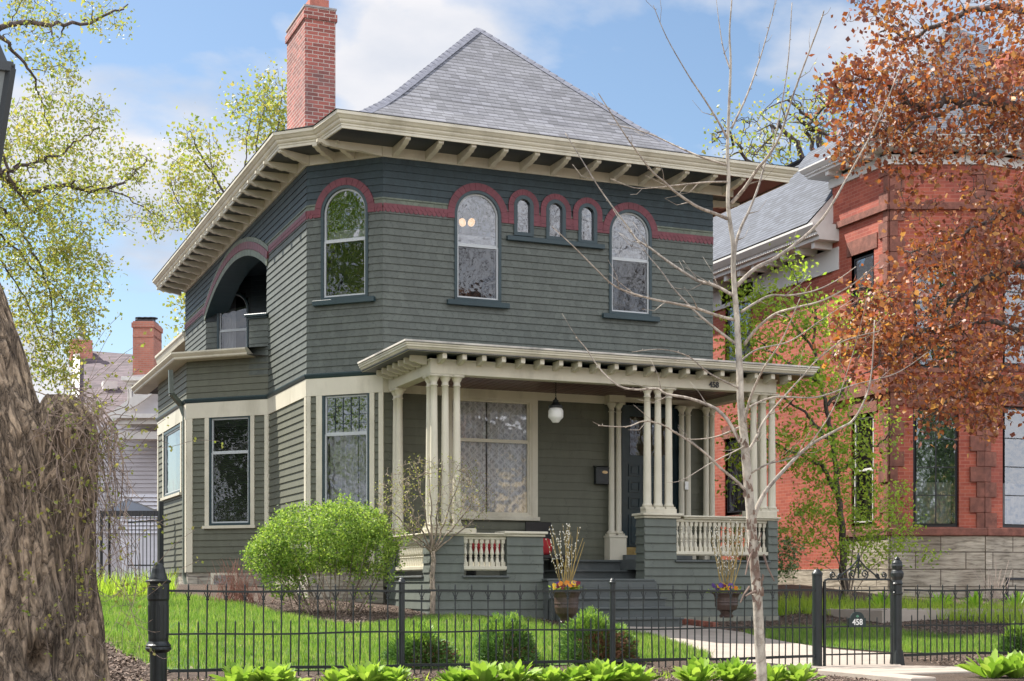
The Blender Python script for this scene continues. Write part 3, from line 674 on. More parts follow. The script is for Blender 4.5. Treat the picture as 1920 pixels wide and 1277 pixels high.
def bracket_mesh(L, h0, h1, w, nm):
    p = [(0, 0), (L, 0), (L + .0, -h1 * .55), (L - .03, -h1 * .75), (L - .06, -h1 * .6), (L - .09, -h1 * .75), (L - .12, -h1 * .95), (L - .17, -h1 * 1.15), (L - .21, -h1 * 1.05), (L - .27, -h1 * 1.25), (L * .45, -h1 * 1.45), (L * .35, -h1 * 1.35), (0, -h0)]
    p = [(a, b) for a, b in p if True]
    mb = MB(); F = Frame((0, 0), (0, -1), (1, 0)) # profile in x(out)-z
    a = [(x, -w / 2, z) for x, z in p]; b = [(x, w / 2, z) for x, z in p]
    mb.face(a); mb.face(b[::-1])
    for i in range(len(p)): j = (i + 1) % len(p); mb.face([a[i], b[i], b[j], a[j]])
    return mb.mesh(nm, m_cream)
bm_main = bracket_mesh(.70, .16, .085, .09, 'eave_bracket'); bm_side = bracket_mesh(.60, .16, .085, .09, 'eave_bracket')
for k in range(12): link('eave_bracket', bm_main, house, (7.72 + .585 * k, FY - .04, ZSOF - .002), R(-90))
for k in range(19): link('eave_bracket', bm_side, house, (Cp[0] - .04, 25.55 + .655 * k, ZSOF - .002), R(180))
for t_ in (.35, .62): p = F_CH.P(LC * t_, 0, .04); link('eave_bracket', bm_side, house, (p[0], p[1], ZSOF - .002), R(225))
for pt, ang, m_ in ((F_CH.P(.03, 0, .03), R(202), bm_side), (F_CH.P(LC - .02, 0, .03), R(180), bracket_mesh(1.12, .17, .09, .09, 'eave_bracket'))): link('eave_bracket', m_, house, (pt[0], pt[1], ZSOF - .003), ang)
for k in range(5): link('eave_bracket', bm_main, house, (AX + .40, FY + .9 + 1.1 * k, ZSOF - .002), 0)

# ---------- chimney
Zc = 27.6; pa = at(572, 1100, Zc); Fc = Frame(pa[:2], (1, 0), (0, -1)); wch = Fc.S(629); Fcs = Frame(pa[:2], (0, -1), (-1, 0)); dch = -Fcs.S(538)
ztop = Fc.Zz(600, 16); mb = MB(); mb.box(pa[0], pa[0] + wch, pa[1], pa[1] + dch, 7.4, ztop - .22)
mb.box(pa[0] - .03, pa[0] + wch + .03, pa[1] - .03, pa[1] + dch + .03, ztop - .22, ztop - .08); mb.box(pa[0] - .005, pa[0] + wch + .005, pa[1] - .005, pa[1] + dch + .005, ztop - .08, ztop)
ch = obj('chimney', mb, m_brick, house)
mb = MB(); mb.box(pa[0] + .12, pa[0] + wch - .1, pa[1] + .1, pa[1] + .5, ztop, ztop + .22); mb.cut(); mb.box(pa[0] + .12, pa[0] + wch - .1, pa[1] + .75, pa[1] + 1.1, ztop, ztop + .2); obj('chimney_flue', mb, paint('terracotta', (.4, .14, .1), .2, 6, .8, .2), ch)
mb = MB(); mb.box(pa[0] - .02, pa[0] + wch + .02, pa[1] - .02, pa[1] + dch + .02, ztop + .0, ztop + .035); obj('chimney_crown', mb, paint('mortar_cap', (.3, .28, .27), .2, 6, .9, .3), ch)

# ---------- bay roof, rear wing, downspout
bz = 4.42; ba = 4.86
bp = [(ba, 34.4), (ba, 29.55), (ba + .06, 29.30)]
pR = F_B0.P(F_B0.S(480), 0, .33)
be = [(ba, 34.5), (ba, Fp[1] - .33 * .4142 * 1.0), (float(pR[0]), float(pR[1]))]
ctr = F_B.P(0, 0, .33); be[1] = (ba, float(ctr[1] + (ctr[0] - ba)))
mb = MB(); swept(mb, be, [(-.32, bz), (-.02, bz), (0, bz + .02), (0, bz + .05), (.03, bz + .08), (.055, bz + .11), (.055, bz + .14), (-.02, bz + .15)]); obj('bay_gutter', mb, m_cream, house)
mb = MB(); mb.face([(be[0][0] + .01, be[0][1], bz + .145), (be[1][0] + .01, be[1][1], bz + .145), (be[2][0], be[2][1] + .01, bz + .145), (Ep[0] - .0, Ep[1] - .0, bz + .20), (Cp[0], 34.5, bz + .24)])
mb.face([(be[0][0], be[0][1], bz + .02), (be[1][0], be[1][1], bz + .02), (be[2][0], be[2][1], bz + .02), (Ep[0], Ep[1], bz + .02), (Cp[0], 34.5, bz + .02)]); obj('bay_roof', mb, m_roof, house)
zr = 6.26; mb = MB(); mb.box(6.95, 13, YBACK + .0, YBACK + 4.6, -.3, zr); mb.box(6.8, 6.95, YBACK, YBACK + 4.5, -.3, zr); obj('rear_wing', mb, m_clap, house)
mb = MB(); swept(mb, [(6.46, YBACK + 4.4), (6.46, YBACK + .1)], [(-.4, zr - .12), (0, zr - .12), (.03, zr), (.06, zr + .04), (.06, zr + .1), (-.2, zr + .1)]); obj('rear_gutter', mb, m_cream, house)
mb = MB(); mb.face([(6.42, YBACK + 4.6, zr + .09), (6.42, YBACK + .05, zr + .09), (9, YBACK + .05, zr + 1.2), (9, YBACK + 4.6, zr + 1.2)]); obj('rear_roof', mb, m_roof, house)
mb = MB(); d_ = [at(320, 694, 29.05), at(321, 738, 29.05), at(340, 760, 29.25), at(346.5, 778, 29.2)]
for a, b in zip(d_[:-1], d_[1:]): mb.bar(a, b, .085, .085)
mb.bar(at(346.5, 776, 29.2), at(346.5, 1082, 29.2), .085, .085); mb.bar(at(346.5, 1080, 29.2), at(351, 1100, 29.0), .09, .09); obj('downspout', mb, paint('downspout_paint', (.09, .105, .085), .15, 4, .4, .05), house)

# ---------- porch
PX0, PY = 7.60, 21.74
PX1 = 13.92; ZBM0, ZBM1 = 3.335, 3.54; ZPF = 3.62
F_PF = Frame((PX0, PY), (1, 0), (0, -1)); F_PS = Frame((PX0, FY), (0, -1), (-1, 0)); LPS = FY - PY
mb = MB(); mb.box(PX0, PX1, PY, PY + .2, ZBM0, ZBM1); mb.box(PX0, PX0 + .2, PY + .2, FY - .03, ZBM0, ZBM1); mb.box(PX1 - .2, PX1, PY + .2, FY - .03, ZBM0, ZBM1)
mb.box(PX0 - .015, PX1 + .015, PY - .015, PY + .1, ZBM1, ZBM1 + .03); mb.box(PX0 - .015, PX0 + .1, PY + .1, FY - .03, ZBM1, ZBM1 + .03)
bevel(obj('porch_beam', mb, m_cream, house), .005)
pe = [(7.14, FY - .02), (7.14, 21.44), (14.46, 21.44), (14.46, FY - .02)]
mb = MB(); swept(mb, pe, [(-.02, ZPF), (0, ZPF), (0, ZPF + .025), (.015, ZPF + .03), (.03, ZPF + .06), (.045, ZPF + .065), (.045, ZPF + .095), (.06, ZPF + .1), (.06, ZPF + .125), (-.02, ZPF + .13)]); obj('porch_cornice', mb, m_cream, house)
mb = MB(); mb.box(7.12, 14.48, 21.42, FY - .03, ZPF + .002, ZPF + .015); mb.box(PX0 + .1, PX1 - .1, PY + .1, FY - .03, ZBM0 + .135, ZBM0 + .15)
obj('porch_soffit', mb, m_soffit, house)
mb = MB()
nb = 44
for k in range(nb): x = PX0 + .2 + (PX1 - PX0 - .4) * k / nb; mb.box(x, x + (PX1 - PX0 - .4) / nb * .9, PY + .2, FY - .03, ZBM0 + .105, ZBM0 + .13)
obj('porch_ceiling', mb, paint('ceiling_boards', (.11, .05, .045), .4, 3, .4, .1, stx=(4, .3, 1)), house)
mb = MB(); mb.box(7.06, 14.54, 21.36, FY - .03, ZPF + .131, ZPF + .16); obj('porch_roof', mb, paint('weathered_flashing', (.50, .47, .42), .3, 3, .7, .3, grime=((.05, .05, .05), .9)), house)
mb = MB(); mb.fbox(F_FRONT, F_FRONT.S(1062), F_FRONT.S(1240), 3.93, 4.0, 0, .06); obj('roof_flashing', mb, paint('blue_flashing', (.16, .24, .30), .15, 5, .4, .1), house)
bm_p = bracket_mesh(.27, .10, .062, .075, 'porch_bracket')
def pbracket():
    p = [(0, .08), (.27, .08), (.27, .0), (.25, -.012), (.225, -.02), (.2, -.012), (.16, -.035), (.11, -.05), (.05, -.055), (0, -.055)]
    mb = MB(); w = .07; a = [(x, -w / 2, z) for x, z in p]; b = [(x, w / 2, z) for x, z in p]; mb.face(a); mb.face(b[::-1])
    for i in range(len(p)): j = (i + 1) % len(p); mb.face([a[i], b[i], b[j], a[j]])
    return mb.mesh('porch_bracket', m_cream)
bm_p = pbracket()
for k in range(20): link('porch_bracket', bm_p, house, (7.74 + .33 * k, PY + .0 - .0 , ZPF - .08), R(-90))
for k in range(7): link('porch_bracket', bm_p, house, (PX0 - .15 + .13, 21.88 + .29 * k, ZPF - .08), R(180))
# floor, base, piers
ZF1, ZF2 = .128, .46; XP1 = PX0 + F_PF.S(1018); XP2 = PX0 + F_PF.S(1210); XP3 = AX
capL, capR = .80, 1.14
G0 = -.62
def sx(px): return F_PF.S(px)
opL = Op(sx(869.5), sx(950), .17, .80); opR = Op(sx(1268), sx(1440), .44, 1.14); opS = Op(LPS - 1.75, LPS - .32, .17, .80)
mb = MB()
PE = .138
courses(mb, F_PF, 0, XP1 - PX0, G0 + .12, capL, PE, .022, [opL], .009, 0, 21)
courses(mb, F_PS, 0, LPS, G0 + .12, capL, PE, .022, [opS], 0, .009, 22)
mbR = MB(); courses(mbR, F_PF, XP2 - PX0, XP3 - PX0, G0 + .12, capR, PE, .022, [opR], .022, .0, 23)
F_PR = Frame((XP2, PY + .32), (0, -1), (-1, 0)); courses(mbR, F_PR, 0, .32, ZF1, capR, PE, .022, [], 0, .0, 24)
# solid cores behind the boards (cheeks of the openings)
def wallcore(x0, x1, y0, y1, z0, z1): (mb if x0 < XP2 - .5 else mbR).box(x0, x1, y0, y1, z0, z1)
c = .006
wallcore(PX0 + c, PX0 + opL.s0 - c, PY + c, PY + .3, G0 - .2, capL); wallcore(PX0 + opL.s1 + c, XP1 - c, PY + c, PY + .3, G0 - .2, capL); wallcore(PX0 + opL.s0 - c, PX0 + opL.s1 + c, PY + c, PY + .3, G0 - .2, .17)
wallcore(XP2 + c, PX0 + opR.s0 - c, PY + c, PY + .3, G0 - .2, capR); wallcore(PX0 + opR.s1 + c, XP3 - c, PY + c, PY + .3, G0 - .2, capR); wallcore(PX0 + opR.s0 - c, PX0 + opR.s1 + c, PY + c, PY + .3, G0 - .2, .44)
wallcore(PX0 + c, PX0 + .2, PY + .3, PY + .32, G0 - .2, capL); wallcore(PX0 + c, PX0 + .2, PY + 1.75, FY - .02, G0 - .2, capL); wallcore(PX0 + c, PX0 + .2, PY + .32, PY + 1.75, G0 - .2, .17)
wallcore(XP3 - .2, XP3 - c, PY + .3, FY - .02, G0 - .2, .44); wallcore(XP3 - .2, XP3 - c, PY + .3, PY + .5, .44, capR); wallcore(XP3 - .2, XP3 - c, FY - .3, FY - .02, .44, capR)
m_ps = shingle_wall('porch_siding', (.10, .113, .094), jdark=.45, bw=1.3, lo=.90, hi=1.08); obj('porch_base', mb, m_ps, house); obj('porch_base', mbR, m_ps, house)
mb = MB(); mb.box(PX0 + .2, XP1 + .9, PY + .3, FY - .02, ZF1 - .05, ZF1); mb.box(XP1 - .0, XP2 + .02, PY + .05, PY + .9, ZF1 - .03, ZF1 + .002)
mb.box(XP1 + .75, XP3 - .2, PY + .95, FY - .02, ZF1, ZF1 + .16); mb.box(XP1 + .95, XP3 - .2, PY + 1.15, FY - .02, ZF1 + .16, ZF2); mb.box(XP2 + .1, XP3 - .2, PY + .3, FY - .02, ZF1 + .163, ZF2 + .004)
mb.box(XP1 + .7, XP3 - .3, PY + .9, FY - .02, ZF1 + .13, ZF1 + .16); mb.box(XP1 + .9, XP3 - .3, PY + 1.1, FY - .02, ZF2 - .03, ZF2 + .002)
mb.box(wd[0] + BX - .1, wd[1] + BX + .1, FY - .35, FY - .02, ZF2, ZF2 + .11)
obj('porch_floor', mb, m_stepgrey, house)
mb = MB(); mb.box(PX0 - .02, XP1, PY - .03, PY + .25, G0 - .3, G0 + .115); mb.box(PX0 - .03, PX0 + .2, PY + .25, FY, G0 - .3, G0 + .115); mb.cut(); mb.box(XP2 + .1, XP3 + .02, PY - .03, PY + .25, G0 - .3, G0 + .115); obj('porch_footing', mb, paint('footing', (.22, .22, .18), .25, 3, .9, .5, grime=((.1, .12, .06), .6)), house)
# caps / rails
mb = MB()
def capbox(x0, x1, y0, y1, z, h=.05, ov=.05):
    mb.box(x0 - ov * .5, x1 + ov * .5, y0 - ov * .5, y1 + ov * .5, z, z + h * .5); mb.box(x0 - ov, x1 + ov, y0 - ov, y1 + ov, z + h * .5, z + h)
capbox(PX0, PX0 + opL.s1 + .04, PY, PY + .3, capL, .05, .05); mb.cut(); capbox(PX0 + opL.s1 + .0, XP1, PY, PY + .3, capL + .0, .085, .065); capbox(PX0, PX0 + .2, PY + .37, FY - .06, capL - .002, .05, .05)
mb.cut(); capbox(XP2, XP2 + .62, PY, PY + .3, capR, .085, .07); mb.cut(); capbox(XP2 + .75, XP3, PY, PY + .3, capR - .005, .06, .05)
mb.cut(); mb.box(XP3 - .22, XP3 + .03, PY + .355, FY - .02, capR - .01, capR + .05)
obj('porch_rail_cap', mb, m_cream, house)
rails = []
for (F, op) in ((F_PF, opL), (F_PF, opR), (F_PS, opS)):
    mb = MB(); mb.fbox(F, op.s0 - .0, op.s1 + .0, op.z0 + .10, op.z0 + .155, -.12, -.02 + .03); mb.fbox(F, op.s0, op.s1, op.z0 + .085, op.z0 + .1, -.10, -.01)
    mb.fbox(F, op.s0 - .0, op.s1 + .0, op.z1 - .05, op.z1 - .002, -.12, -.02)
    rails.append(bevel(obj('porch_railing', mb, m_cream, house), .004))
mb = MB()
for (F, op) in ((F_PF, opL), (F_PF, opR), (F_PS, opS)): mb.cut(); mb.fbox(F, op.s0 - .03, op.s1 + .03, op.z0 - .03, op.z0 + .005, -.25, .05)
obj('railing_ledge', mb, m_stepgrey, house)
H = opL.z1 - .05 - (opL.z0 + .155)
def baluster_mesh(H, r=.036):
    mb = MB(); k = r / .036
    mb.box(-.034 * k, .034 * k, -.034 * k, .034 * k, 0, H * .16); mb.box(-.03 * k, .03 * k, -.03 * k, .03 * k, H * .86, H)
    mb.lathe((0, 0, 0), [(r * a, H * b) for a, b in ((.9, .16), (.55, .30), (.5, .33), (.75, .34), (.75, .365), (.5, .38), (.7, .42), (.92, .47), (.85, .53), (.5, .68), (.42, .72), (.7, .74), (.7, .76), (.45, .78), (.8, .86))], 10)
    return mb.mesh('baluster', m_cream)
bal = baluster_mesh(H)
def balus(F, op, n, rail, mesh=None):
    for k in range(n):
        p = F.P(op.s0 + (op.s1 - op.s0) * (k + .5) / n, op.z0 + .155, -.06); link('baluster', mesh or bal, rail, tuple(p))
balus(F_PF, opL, 8, rails[0]); balus(F_PF, opR, 20, rails[1], mesh=baluster_mesh(opR.z1 - .05 - opR.z0 - .155, .032)); balus(F_PS, opS, 16, rails[2], mesh=baluster_mesh(H, .034))
# columns
def column_mesh(H, r0=.068, r1=.052):
    mb = MB(); mb.box(-.085, .085, -.085, .085, 0, .035)
    mb.lathe((0, 0, 0), [(.083, .035), (.087, .055), (.08, .075), (r0 + .006, .085), (r0, .10)] + [(r0 + (r1 - r0) * (t / 8) ** 1.4, .1 + (H - .28) * t / 8) for t in range(1, 9)] + [(r1 + .012, H - .175), (r1 + .012, H - .16), (r1, H - .155), (r1, H - .11), (r1 + .02, H - .08), (r1 + .035, H - .045), (r1 + .04, H - .04)], 20)
    mb.box(-.095, .095, -.095, .095, H - .04, H - .001); me = mb.mesh('column', m_cream)
    me.polygons.foreach_set('use_smooth', [len(p.vertices) == 4 and abs(p.normal.z) < .9 and i > 5 for i, p in enumerate(me.polygons)]); return me
cmL = column_mesh(ZBM0 - capL - .12); cmR = column_mesh(ZBM0 - capR - .16)
mb = MB(); mb.box(PX0, PX0 + .78, PY + .02, PY + .2, capL + .05, capL + .12); mb.box(PX0, PX0 + .2, PY + .2, PY + .45, capL + .05, capL + .12); mb.cut(); mb.box(PX0, PX0 + .2, FY - .42, FY - .06, capL + .048, capL + .12)
mb.cut(); mb.box(XP2 + .02, XP2 + .6, PY + .01, PY + .22, capR + .085, capR + .16); mb.cut(); mb.box(XP3 - .58, XP3 - .0, PY + .01, PY + .22, capR + .055, capR + .16); mb.box(XP3 - .2, XP3 - .0, PY + .22, PY + .5, capR + .055, capR + .16); obj('column_plinth', mb, m_cream, house)
for px in (813.5, 834.6, 856.5): s = Frame((PX0, PY + .1), (1, 0), (0, -1)).S(px); link('column', cmL, house, (PX0 + s, PY + .1, capL + .12))
link('column', cmL, house, (PX0 + .1, PY + .32, capL + .12)); link('column', cmL, house, (PX0 + .1, FY - .16, capL + .12)); link('column', cmL, house, (PX0 + .1, FY - .34, capL + .12))
for px in (1213.5, 1233.4, 1253.6): s = Frame((PX0, PY + .11), (1, 0), (0, -1)).S(px); link('column', cmR, house, (PX0 + s, PY + .11, capR + .16))
for px in (1413, 1430.5, 1447.2): s = Frame((PX0, PY + .11), (1, 0), (0, -1)).S(px); link('column', cmR, house, (PX0 + s, PY + .11, capR + .16))
link('column', cmR, house, (XP3 - .1, PY + .38, capR + .16))
# columns at the back wall by the door
zp = F_FRONT.Zz(1150, 1005); cmB = column_mesh(ZLF + .02 - zp, .055, .046)
FBk = Frame((BX, FY - .12), (1, 0), (0, -1)); mb = MB()
for px in (1146.6, 1159.7): link('column', cmB, house, (BX + FBk.S(px), FY - .12, zp))
mb.box(BX + FBk.S(1137.5), BX + FBk.S(1169), FY - .25, FY - .02, ZF2, zp - .002); mb.box(BX + FBk.S(1136), BX + FBk.S(1170), FY - .265, FY - .02, zp - .04, zp - .001)
mb.cut(); mb.box(BX + FBk.S(1138), BX + FBk.S(1168.5), FY - .22, FY - .02, ZLF + .02, ZLF + .17)
for a, b in ((1278, 1290), (1324, 1335)):
    for px in (a, b): link('column', cmB, house, (BX + FBk.S(px), FY - .12, zp))
    mb.cut(); mb.box(BX + FBk.S(a - 9), BX + FBk.S(b + 9), FY - .25, FY - .02, ZF2, zp - .002)
obj('column_pedestal', mb, m_cream, house)
# door
dm = paint('door_teal', (.012, .028, .035), .2, 4, .28, .04)
mb = MB(); mb.fbox(F_FRONT, wd[0], wd[1], wd[2], wd[3], -.06, -.02); mb.fbox(F_FRONT, wd[0], wd[0] + .05, wd[2], wd[3], -.02, .03); mb.fbox(F_FRONT, wd[1] - .05, wd[1], wd[2], wd[3], -.02, .03); mb.fbox(F_FRONT, wd[0] + .05, wd[1] - .05, wd[3] - .06, wd[3], -.02, .03)
door = obj('door', mb, dm, house)
mb = MB(); dw = wd[1] - wd[0] - .1; d0 = wd[0] + .05; dh = wd[3] - .06 - wd[2]
def dz(t): return wd[2] + dh * t
for (z0, z1) in ((.06, .27), (.31, .39), (.42, .50), (.53, .61)):
    for k in (range(3) if z0 > .1 else range(1)):
        if z0 > .1: a, b = d0 + dw * (.10 + .28 * k), d0 + dw * (.10 + .28 * k + .22)
        else: a, b = d0 + dw * .10, d0 + dw * .88
        mb.ring(F_FRONT, outline(a, b, dz(z0), dz(z1), False), outline(a + .03, b - .03, dz(z0) + .03, dz(z1) - .03, False), -.02, .0); mb.fbox(F_FRONT, a + .05, b - .05, dz(z0) + .05, dz(z1) - .05, -.02, -.005)
obj('door_panel', mb, dm, door)
mb = MB(); mb.fbox(F_FRONT, d0 + dw * .12, d0 + dw * .86, dz(.67), dz(.93), -.02, -.008); obj('door_glass', mb, glass('door_glass', refl=.22, clear=.3), door)
mb = MB(); mb.fbox(F_FRONT, d0 + dw * .04, d0 + dw * .96, dz(.0), dz(.05), -.02, -.01); obj('kick_plate', mb, paint('brass', (.35, .27, .12), .2, 8, .3, .1, metallic=.9), door)
# steps
mb = MB(); yv = [21.80, 21.49, 21.21, 20.93, 20.65]; zv = [.128, -.026, -.174, -.327, -.49]
for i in range(5):
    y1_ = PY + .3 if i == 0 else yv[i - 1]
    if i == 0: mb.box(XP1 - .03, XP2 + .06, PY - .25 + .02, PY + .06, zv[0] - .035, zv[0]); continue
    x0, x1 = XP1 - .02, XP2 + .12; yy = yv[i] - .02
    mb.box(x0 + .02, x1 - .02, yy + .03, PY - .0 if i == 1 else yv[i - 1] + .05, -.95, zv[i] - .035); mb.box(x0, x1, yy, yv[i - 1] + .02, zv[i] - .035, zv[i])
mb.box(XP1 + .0, XP2 + .1, yv[1] - .0 + .03, PY + .05, zv[1], zv[0] - .036)
bevel(obj('porch_steps', mb, m_stepgrey, house), .006)
# numerals
def textmesh(txt, size, depth, mat, nm, font_bold=False, offs=0.):
    cu = bpy.data.curves.new(nm, 'FONT'); cu.body = txt; cu.size = size; cu.extrude = depth; cu.align_x = 'CENTER'; cu.align_y = 'CENTER'; cu.offset = offs
    o = bpy.data.objects.new(nm, cu); COL.objects.link(o); dg = bpy.context.evaluated_depsgraph_get(); dg.update()
    me = bpy.data.meshes.new_from_object(o.evaluated_get(dg)); bpy.data.objects.remove(o); me.materials.clear(); me.materials.append(mat); me.name = nm; return me
me = textmesh('458', .135, .006, paint('numeral_black', (.01, .01, .01), .1, 5, .4, 0), 'house_number', offs=.003)
s = F_PF.S(1338); o = link('house_number', me, house, (PX0 + s, PY - .012, F_PF.Zz(1338, 722))); o.rotation_euler = (R(90), 0, 0)
o.scale = (.95, 1, 1)
# ------------------------------------------------------------------ ground
def gz(x, y):
    z = -.95 if y < 14.5 else min(.05, -.95 + .071 * (y - 14.5))
    z -= max(0, min(1, (x - 8) / 3)) * max(0, min(1, (17 - x) / 3)) * .15 * max(0, min(1, (y - 15) / 4))
    if y < 11.9: z = -.95 - .65 * min(1, (11.9 - y) / .5)
    return z
def gpt(px, py):
    lo, hi = 5., 120.
    r = ray(px, py)
    for _ in range(50):
        m = (lo + hi) / 2; p = r * m
        if p[2] > gz(p[0], p[1]): lo = m
        else: hi = m
    return r * lo
mb = MB()
xs = [-400, -200, -80, -40, -20, -10] + [-6 + i * .5 for i in range(70)] + [32, 40, 60, 100, 200, 400]; ys = [-300, -100, -40, -20, 0, 6, 10] + [11.4 + i * .5 for i in range(50)] + [40, 50, 70, 120, 250, 600]
idx = {}; V = []
for j, y in enumerate(ys):
    for i, x in enumerate(xs): idx[i, j] = len(V); V.append((x, y, gz(x, y) - .004 + .012 * mnoise.noise(Vector((x * .7, y * .7, 0)))))
mb.idx(V, [(idx[i, j], idx[i + 1, j], idx[i + 1, j + 1], idx[i, j + 1]) for j in range(len(ys) - 1) for i in range(len(xs) - 1)])
m, t, b, o = newmat('mulch_soil'); tcn = t.nodes.new('ShaderNodeTexCoord'); n1 = noise_node(t, stretch(t, tcn.outputs['Object'], (1, 1, 1)), 38, 8, .7); n2 = noise_node(t, tcn.outputs['Object'], 3, 5)
c1 = ramp(t, n1.outputs['Fac'], [(.3, (.03, .018, .012)), (.55, (.10, .065, .045)), (.75, (.22, .16, .12))]).outputs[0]; c2 = mixrgb(t, c1, ramp(t, n2.outputs['Fac'], [(.3, (.7, .7, .7)), (.7, (1.2, 1.2, 1.2))]).outputs[0], 1., 'MULTIPLY')
t.links.new(c2, b.inputs['Base Color']); b.inputs['Roughness'].default_value = .95; bumpn(t, b, n1.outputs['Fac'], 1, .04); m_mulch = m
struct('ground', mb, m_mulch)
def inpoly(P, poly):
    x, y = P[:, 0], P[:, 1]; c = np.zeros(len(P), bool); n = len(poly)
    for i in range(n):
        x0, y0 = poly[i]; x1, y1 = poly[(i + 1) % n]
        k = ((y0 > y) != (y1 > y)) & (x < (x1 - x0) * (y - y0) / (y1 - y0 + 1e-12) + x0); c ^= k
    return c
def gpoly(pts): return [tuple(gpt(*p)[:2]) for p in pts]
gzv = np.vectorize(gz)
def sheet(name, poly, dz, mat, thick=0., step=.35):
    """ground-hugging patch: a fine grid clipped to the polygon by centre, with a clean rim"""
    import mathutils.geometry as mg
    pts = []
    n = len(poly)
    for i in range(n):
        a, b_ = Vector(poly[i]), Vector(poly[(i + 1) % n]); k = max(1, int((b_ - a).length / step))
        for j in range(k): pts.append(a.lerp(b_, j / k))
    nb_ = len(pts); P = np.array(poly); gx = np.arange(P[:, 0].min(), P[:, 0].max(), step); gy = np.arange(P[:, 1].min(), P[:, 1].max(), step)
    G = np.array([(x, y) for x in gx for y in gy]); G = G[inpoly(G, poly)]
    rim = np.array([tuple(p) for p in pts]); G = [g for g in G if np.min(np.sum((rim - g) ** 2, 1)) > (step * .45) ** 2]
    allp = pts + [Vector(g) for g in G]
    v, e, f, *_ = mg.delaunay_2d_cdt(allp, [(i, (i + 1) % nb_) for i in range(nb_)], [], 1, 1e-5)
    mb = MB(); mb.idx([(p.x, p.y, gz(p.x, p.y) + dz) for p in v], [tuple(q) for q in f])
    if thick:
        for i in range(nb_):
            a, c_ = pts[i], pts[(i + 1) % nb_]; mb.face([(a.x, a.y, gz(a.x, a.y) + dz - thick), (c_.x, c_.y, gz(c_.x, c_.y) + dz - thick), (c_.x, c_.y, gz(c_.x, c_.y) + dz), (a.x, a.y, gz(a.x, a.y) + dz)])
    return mb
lawnL = gpoly([(120, 1126), (330, 1117), (440, 1129), (500, 1145), (560, 1160), (660, 1172), (740, 1167), (800, 1158), (1000, 1163), (1050, 1180), (1150, 1184), (1215, 1190), (1335, 1228), (1325, 1236), (1100, 1246), (700, 1257), (420, 1258), (300, 1255), (238, 1228), (190, 1200), (120, 1196)])
lawnR = gpoly([(1392, 1187), (1460, 1180), (1560, 1175), (1640, 1178), (1720, 1190), (1840, 1196), (1895, 1204), (1895, 1222), (1780, 1226), (1660, 1222), (1560, 1214), (1480, 1206), (1410, 1194)])
m_turf = paint('turf', (.055, .10, .022), .3, 6, .9, .5)
struct('lawn', sheet('lawn', lawnL, .004, m_turf), m_turf); struct('lawn', sheet('lawn', lawnR, .004, m_turf), m_turf)
pathP = gpoly([(1085, 1176), (1292, 1175), (1395, 1188), (1480, 1207), (1560, 1220), (1672, 1229)]) + [tuple(at(1690, 1254, 17.35)[:2]), (11.9, 13.4), (9.6, 13.4)] + gpoly([(1500, 1252), (1340, 1238), (1332, 1228), (1216, 1189), (1090, 1186)])
struct('path', sheet('path', pathP, .022, m_concrete, .05), m_concrete)
mb = MB(); zt = -.95; mb.box(9.4, 12.3, 13.05, 13.42, -1.7, zt + .02); mb.box(9.4, 12.3, 12.6, 13.049, -1.7, zt - .15); mb.box(9.4, 12.3, 12.15, 12.599, -1.7, zt - .32)
mb.box(9.1, 9.399, 11.8, 13.42, -1.7, zt + .06); mb.box(12.301, 12.6, 11.8, 13.42, -1.7, zt + .06); bevel(struct('steps', mb, m_concrete), .012)
mb = MB(); mb.box(-60, 60, 2, 9.5, -1.62, -1.585); struct('sidewalk', mb, m_concrete)
mb = MB(); a = gpt(1465, 1128); mb.box(15.2, 18.6, 20.5, 32, -1.2, -.40); mb.box(15.6, 30, 20.9, 21.9, -1.2, -.385); struct('neighbour_path', mb, m_concrete)

def blades(name, poly, dens, h, w, mat, seed, kind='stuff', lean=.35, ragged=.5):
    rng = np.random.default_rng(seed); P = np.array(poly); x0, y0 = P.min(0); x1, y1 = P.max(0); n = int((x1 - x0) * (y1 - y0) * dens); Q = rng.uniform((x0, y0), (x1, y1), (n, 2))
    # ragged edge: jitter before the inside test
    Q = Q[inpoly(Q + rng.normal(0, .035, Q.shape), poly)]; n = len(Q); z = gzv(Q[:, 0], Q[:, 1])
    clump = np.array([mnoise.noise(Vector((a * 1.3, b_ * 1.3, 3))) for a, b_ in Q]); hh = h * (1 + ragged * clump) * rng.uniform(.6, 1.3, n)
    ang = rng.uniform(0, 6.283, n); ca, sa = np.cos(ang), np.sin(ang); la = rng.uniform(0, 6.283, n); ll = rng.uniform(0, lean, n) * hh
    B = np.stack([Q[:, 0], Q[:, 1], z], 1); S = np.stack([ca, sa, 0 * ca], 1) * w / 2
    T = B + np.stack([np.cos(la) * ll, np.sin(la) * ll, hh], 1); V = np.stack([B - S, B + S, T], 1).reshape(-1, 3)
    me = bpy.data.meshes.new(name); me.vertices.add(n * 3); me.vertices.foreach_set('co', V.ravel().astype(np.float32)); me.loops.add(n * 3); me.loops.foreach_set('vertex_index', np.arange(n * 3, dtype=np.int32)); me.polygons.add(n); me.polygons.foreach_set('loop_start', np.arange(0, n * 3, 3, dtype=np.int32)); me.polygons.foreach_set('loop_total', np.full(n, 3, np.int32)); me.update(); me.validate(); me.materials.append(mat)
    o = link(name, me); o['kind'] = kind; return o
m_grass = leafmat('grass_blade', [(.07, .15, .02), (.12, .24, .03), (.17, .31, .04), (.25, .36, .07), (.31, .33, .14)], .5, .5)
tg = m_grass.node_tree; g_n = noise_node(tg, tg.nodes.new('ShaderNodeTexCoord').outputs['Object'], 1.6, 6, .65); g_r = ramp(tg, g_n.outputs['Fac'], [(.3, (.62, .70, .6)), (.5, (1, 1, 1)), (.7, (1.35, 1.15, 1.2))])
